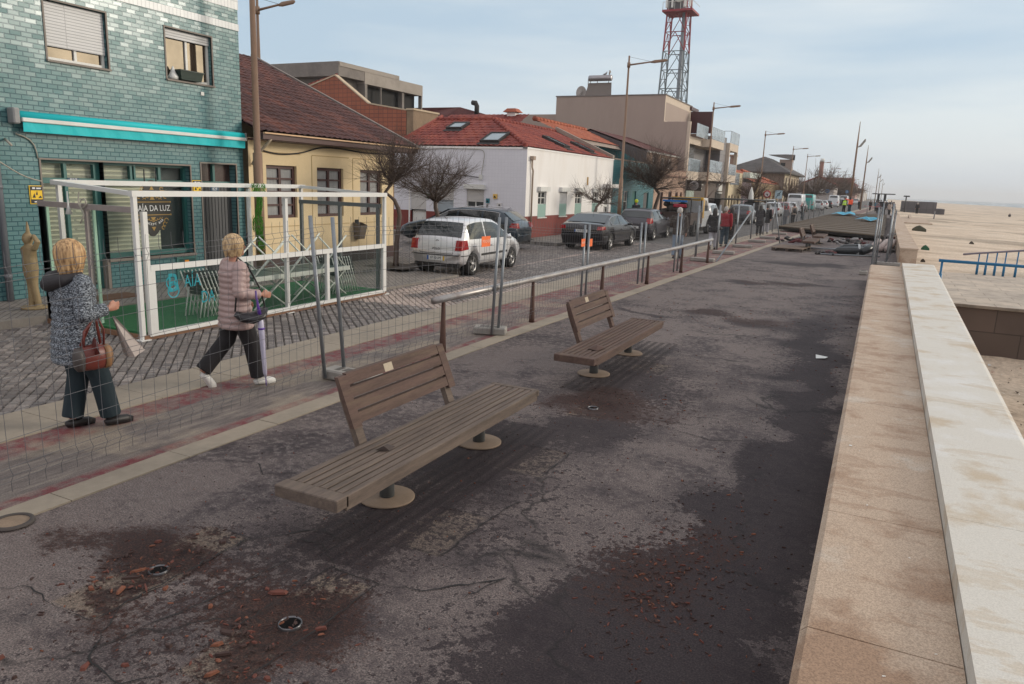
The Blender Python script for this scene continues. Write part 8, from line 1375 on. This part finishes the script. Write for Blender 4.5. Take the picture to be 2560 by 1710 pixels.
# the two women on the cycle path
w1, T1 = person((-6.22, 4.02, 0), R(-12), 'woman with honey blonde bob and grey patterned quilted coat walking behind the fence', 1.68, c_grey, .62, m_jean, m_bsh, h_bl, 'bob', -.06, .20, ((-.06, .03, -.26), (.02, .12, -.42)), ((.07, -.04, -.27), (.03, .17, -.24)), True, True, .075, 1.32)
mb = MB(); mb.path([(0, -.05, 1.335), (-.05, -.09, 1.33), (-.10, -.06, 1.34)], [(.06, .07), (.075, .09), (.04, .06)], 12); mb.path([(-.15, .05, 1.38), (-.13, -.10, 1.35), (0, -.17, 1.31), (.13, -.10, 1.35), (.15, .04, 1.38)], [(.045, .04), (.07, .055), (.08, .07), (.065, .05), (.04, .035)], 12); mb.xf(T1); o = mb.build('hood', mat('hood_dark', (.022, .019, .022), rough=.7, bmp=.01, bsc=18), w1); voxel(o, .012, 2)
bg1 = thing('handbag', tuple(T1 @ Vector((.27, .05, .75))), 'brown and tan leather handbag hanging from the arm of the woman in the grey coat', 'handbag'); m_lea = mat('red_leather', (.15, .032, .024), rough=.4, var=.15, sc=9); mb = MB()
BX = .30
mb.path([T1 @ Vector((BX, y, z)) for y, z in ((-.15, .70), (-.13, .70), (0, .705), (.13, .70), (.15, .70))], [(.03, .07), (.055, .10), (.07, .115), (.055, .10), (.03, .07)], 16); mb.build('bag_body', m_lea, bg1)
mb = MB(); mb.path([T1 @ Vector((BX+.004, y, z)) for y, z in ((.085, .70), (.13, .70), (.152, .70))], [(.064, .108), (.058, .104), (.033, .074)], 16); mb.build('side_panel', mat('tan_leather', (.26, .14, .065), rough=.5), bg1)
mb = MB(); mb.path([T1 @ Vector((BX+.004, y, z)) for y, z in ((-.085, .70), (-.13, .70), (-.152, .70))], [(.064, .108), (.058, .104), (.033, .074)], 16); mb.build('side_panel', mat('grey_leather', (.055, .045, .042), rough=.5), bg1)
mb = MB(); mb.path([T1 @ Vector(p) for p in ((BX+.02, 0, .825), (BX+.065, 0, .80), (BX+.082, 0, .74))], [(.008, .075), (.008, .075), (.006, .06)], 8); mb.build('flap', mat('red_leather_dark', (.10, .02, .016), rough=.4), bg1)
for yy in (-.07, .09): mb = MB(); mb.path([T1 @ Vector(p) for p in ((.31, yy, .79), (.31, yy+.01, .93), (.285, .06, 1.06), (.26, .10, 1.13), (.20, .08, 1.06), (.25, yy, .80))], [(.006, .013)]*6, 6); mb.build('strap', m_lea, bg1)
mb = MB(); mb.add([T1 @ Vector(p) for p in ((.26, .20, 1.03), (.28, .21, 1.03), (.30, .44, .70), (.34, .33, .66), (.30, .30, .66), (.24, .22, 1.02), (.20, .42, .70), (.20, .30, .66))], [(0, 1, 2, 3), (0, 3, 4, 5), (1, 6, 2), (0, 5, 7), (5, 4, 7)]); tag(mb.build('folded_bag', mat('fabric_cream', (.42, .36, .33), rough=.8)), 'folded cream fabric bag carried by the woman in the grey coat', 'bag')
w2, T2 = person((-6.17, 5.78, 0), R(-24), 'blonde woman with glasses in a pink quilted jacket striding past the terrace', 1.66, m_pnkc, .66, m_btr, m_wsh, h_bl2, 'short', -.36, .20, ((-.05, .0, -.27), (-.02, .16, -.40)), ((.06, -.05, -.27), (.03, .20, -.30)), True, True, .10, 1.2)
gl = MB(); hc = Vector((0, .02, 1.535)); [gl.path([hc+Vector((q*.033+.024*math.cos(k*.5236), .092, .012+.018*math.sin(k*.5236))) for k in range(12)], .0025, 5, closed=True) for q in (-1, 1)]; [gl.path([hc+Vector((q*.058, .09, .015)), hc+Vector((q*.082, .03, .018)), hc+Vector((q*.083, -.02, .012))], .0025, 5) for q in (-1, 1)]; gl.xf(T2); gl.build('glasses', m_bsh, w2)
bg2 = thing('handbag', tuple(T2 @ Vector((.24, .08, .85))), 'black shoulder bag at the side of the woman in the pink jacket', 'handbag'); mb = MB(); mb.path([T2 @ Vector(p) for p in ((.27, -.10, .86), (.295, -.04, .82), (.30, .06, .80), (.30, .16, .83), (.28, .22, .90))], [(.05, .03), (.09, .05), (.10, .055), (.09, .05), (.04, .03)], 14); mb.build('bag_body', mat('black_leather', (.012, .010, .013), rough=.35), bg2)
mb = MB(); mb.path([T2 @ Vector(p) for p in ((.275, -.10, .88), (.26, -.07, 1.1), (.20, -.06, 1.34), (.13, .0, 1.43), (.12, .11, 1.33), (.20, .20, 1.1), (.28, .22, .90))], [(.004, .012)]*7, 6); mb.build('strap', m_bsh, bg2)
um = thing('umbrella', tuple(T2 @ Vector((.25, .15, .6))), 'folded purple and clear umbrella hanging from the arm of the woman in pink', 'umbrella'); q = lambda y, z: T2 @ Vector((.345, y, z)); mb = MB(); mb.path([q(.13, .84), q(.135, .82), q(.15, .6), q(.17, .2), q(.175, .15)], [.02, .034, .030, .022, .012], 12); mb.build('canopy', mat('umbrella_clear', (.46, .44, .56), rough=.25, var=.35, sc=18, stretch=(1, 1, .15)), um); m_pur = mat('umbrella_purple', (.10, .035, .28), rough=.4); mb = MB(); mb.path([q(.10, 1.10), q(.105, 1.02), q(.12, .93), q(.13, .84)], [.009, .011, .014, .026], 10); mb.path([q(.175, .15), q(.178, .05)], .006, 6); mb.path([q(.145, .70), q(.146, .68)], .036, 10); mb.build('handle', m_pur, um)
# the people further on
def cm(n, c, **k): return mat('cloth_'+n, c, rough=.85, var=.12, **k)
c_brn, c_blk, c_red, c_dk2, c_gy, c_crm, c_nav = cm('brown', (.045, .032, .024)), cm('black', (.010, .009, .011)), cm('red', (.24, .012, .022)), cm('charcoal', (.022, .020, .024)), cm('grey', (.14, .14, .15)), cm('cream', (.42, .33, .27)), cm('navy', (.014, .018, .028)); t_lj, t_gj, t_bk, t_dj = cm('light_jeans', (.19, .25, .33)), cm('pale_grey', (.40, .40, .44)), cm('black_tr', (.012, .011, .012)), cm('dark_jeans', (.022, .045, .065))
arms_f = lambda q: ((q*.05, .03, -.26), (-q*.02, .16, -.30)); arms_d = lambda q: ((q*.05, -.03, -.27), (q*.04, .03, -.50))
PP = [((-6.15, 25.1), 0, 'grey haired man in a dark brown jacket and light jeans behind the handrail', 1.72, c_brn, .78, t_lj, m_bsh, h_gr, 'short', -.1, .15, 0, 1.1), ((-5.98, 30.1), 0, 'dark haired woman in a black coat and pale grey trousers', 1.64, c_blk, .70, t_gj, m_bsh, h_dk, 'long', -.25, .2, 1, 1.05), ((-5.95, 32.2), 0, 'man in a red jacket and dark jeans walking away', 1.68, c_red, .84, t_dj, m_bsh, h_gr, 'short', -.05, .1, 0, 1.15),
      ((-6.0, 42.4), 0, 'woman in a long charcoal coat, left one of the couple', 1.64, c_dk2, .55, t_bk, m_bsh, h_dk, 'long', -.12, .15, 1, 1.1), ((-6.0, 44.8), 0, 'person in a long dark coat with pale trousers, right one of the couple', 1.66, c_blk, .62, t_gj, m_bsh, h_dk, 'short', -.2, .2, 0, 1.1), ((-6.3, 35.6), 0, 'brown haired person half hidden behind the red jacket man', 1.62, c_brn, .8, t_bk, m_bsh, h_dk, 'long', 0, 0, 1, 1.0), ((-6.35, 57.0), 0, 'person in a grey hoodie and grey trousers beside the decking', 1.42, c_gy, .80, cm('grey_tr', (.12, .13, .15)), m_bsh, h_dk, 'short', 0, .05, 0, 1.0), ((-6.16, 60.4), 0, 'person in a cream jacket with a black backpack', 1.58, c_crm, .80, t_bk, m_bsh, h_dk, 'short', 0, .05, 1, 1.0), ((-6.7, 73.2), 0, 'man in a black jacket and blue jeans standing by the fence', 1.5, c_blk, .80, t_dj, m_bsh, h_gr, 'short', 0, .02, 0, 1.0),
      ((-.15, 107), 0, 'man in dark clothes standing at the far end of the decking', 1.8, c_dk2, .78, t_bk, m_bsh, h_gr, 'short', -.1, .1, 0, 1.1), ((-.95, 118), 0, 'woman in a mauve jacket left of the dark clothed man', 1.66, cm('mauve', (.20, .15, .17)), .78, t_bk, m_bsh, h_dk, 'short', -.15, .15, 1, 1.0), ((-4.3, 150), 0, 'lone person in black on the far promenade behind the workers', 1.6, c_blk, .7, t_bk, m_bsh, h_dk, 'short', 0, 0, 0, 1), ((-1.35, 132), 0, 'person in a blue coat in the far group', 1.65, cm('blue', (.06, .15, .2)), .6, t_bk, m_bsh, h_dk, 'short', 0, 0, 0, 1), ((-2.3, 140), 0, 'person in dark clothes at the left of the far group', 1.7, c_blk, .75, t_bk, m_bsh, h_dk, 'short', .1, -.1, 0, 1), ((.55, 112), 0, 'person in a beige coat beside the wall with a dark bag', 1.7, c_crm, .7, t_bk, m_bsh, h_dk, 'long', 0, 0, 1, 1.1), ((1.0, 118), 0, 'person in a black coat at the right end of the far group', 1.7, c_blk, .7, t_bk, m_bsh, h_dk, 'short', 0, 0, 0, 1.1), ((4.3, 128), 0, 'person with pale hair at the beach wall', 1.7, c_dk2, .8, t_bk, m_bsh, h_gr, 'short', 0, 0, 0, 1), ((29.5, 235), -2.4, 'tiny dark figure standing at the water line', 1.75, c_dk2, .8, t_bk, m_bsh, h_dk, 'short', 0, 0, 0, 1)]
for k in range(7): PP.append(((-1.6+.42*k, 150+4*((k*3) % 5)), 0, ['person in grey under the shelter roof', 'person in dark red under the shelter', 'tall person in black in the far crowd', 'person in navy in the far crowd', 'person in brown in the far crowd', 'short person in black in the far crowd', 'person in charcoal nearest the wall in the far crowd'][k], [1.7, 1.68, 1.82, 1.72, 1.7, 1.55, 1.7][k], [c_gy, cm('dred', (.12, .03, .03)), c_blk, c_nav, c_brn, c_blk, c_dk2][k], .7, t_bk, m_bsh, h_dk, 'short', 0, 0, 0, 1))
for (xy, z, lab, h, co_, ch, tr, sh_, hr_, hs, fl, fr, fem, wd) in PP:
    ob, T = person((xy[0], xy[1], z), R(random.uniform(-8, 8)) if xy[1] < 60 else R(random.uniform(-40, 40)), lab, h, co_, ch, tr, sh_, hr_, hs, fl, fr, arms_d(-1) if xy[1] > 90 else arms_f(-1), arms_f(1) if fem else arms_d(1), False, bool(fem), 0, wd)
    if 'backpack' in lab: mb = MB(); mb.path([T @ Vector(p) for p in ((0, -.20, .92), (0, -.22, 1.1), (0, -.19, 1.3))], [(.08, .12), (.10, .15), (.05, .10)], 12); tag(mb.build('backpack', m_bsh), 'black backpack on the back of the person in the cream jacket', 'backpack')
    if 'mauve' in lab or 'black coat and pale' in lab: mb = MB(); mb.path([T @ Vector(p) for p in ((.22, -.05, .85), (.25, .05, .86), (.22, .15, .92))], [(.05, .04), (.09, .06), (.04, .04)], 10); mb.path([T @ Vector(p) for p in ((.22, -.05, .9), (.1, -.14, 1.2), (-.1, -.1, 1.37))], .012, 5); tag(mb.build('handbag', m_bsh), 'small dark shoulder bag carried by the '+('woman in mauve' if 'mauve' in lab else 'woman in the black coat'), 'handbag')
m_hy, m_ho = mat('hi_vis_yellow', (.50, .85, .02), rough=.6), mat('hi_vis_orange', (1.0, .13, .05), rough=.6)
person((-4.15, 92, .42), R(10), 'worker in a yellow high visibility vest standing on the decking', 1.72, c_nav, .86, t_bk, m_bsh, h_dk, 'short', 0, .08, arms_d(-1), arms_d(1), False, False, 0, 1.05, vest=m_hy); person((-3.75, 96, .42), R(-10), 'worker in an orange high visibility jacket with a raised arm', 1.78, m_ho, .84, t_dj, m_bsh, h_dk, 'long', 0, .05, ((-.22, .0, .02), (-.30, .02, .14)), arms_d(1), False, False, 0, 1.05)
person((-12.7, 41.5, -.12), R(60), 'worker in a yellow helmet and dark clothes behind the loaded truck', 1.78, c_nav, .84, t_bk, m_bsh, None, None, 0, 0, arms_f(-1), arms_f(1), False, False, 0, 1.05, cap=mat('helmet_yellow', (.62, .68, .03), rough=.3))
mb = MB(); rr = random.Random(9)
mb.path([(-2.7, 118, 1.0), (-1.5, 117, .92), (-.2, 116.5, 1.0)], .03, 5); tag(mb.build('barrier_tape', mat('tape_red', (.5, .12, .12))), 'red and white barrier tape stretched across the far promenade', 'tape')

# ================================================================ air
m = bpy.data.materials.new('haze'); m.use_nodes = True; t = m.node_tree; [t.nodes.remove(n) for n in list(t.nodes)]; o_ = t.nodes.new('ShaderNodeOutputMaterial'); v = t.nodes.new('ShaderNodeVolumePrincipled'); v.inputs['Color'].default_value = (1, 1, 1, 1); v.inputs['Density'].default_value = .0003; v.inputs['Anisotropy'].default_value = .2; t.links.new(v.outputs[0], o_.inputs['Volume'])
mb = MB(); mb.box(-1000, 5400, -220, 5600, -4.5, 48); tag(mb.build('haze', m), 'thin pale sea haze', kind='stuff')
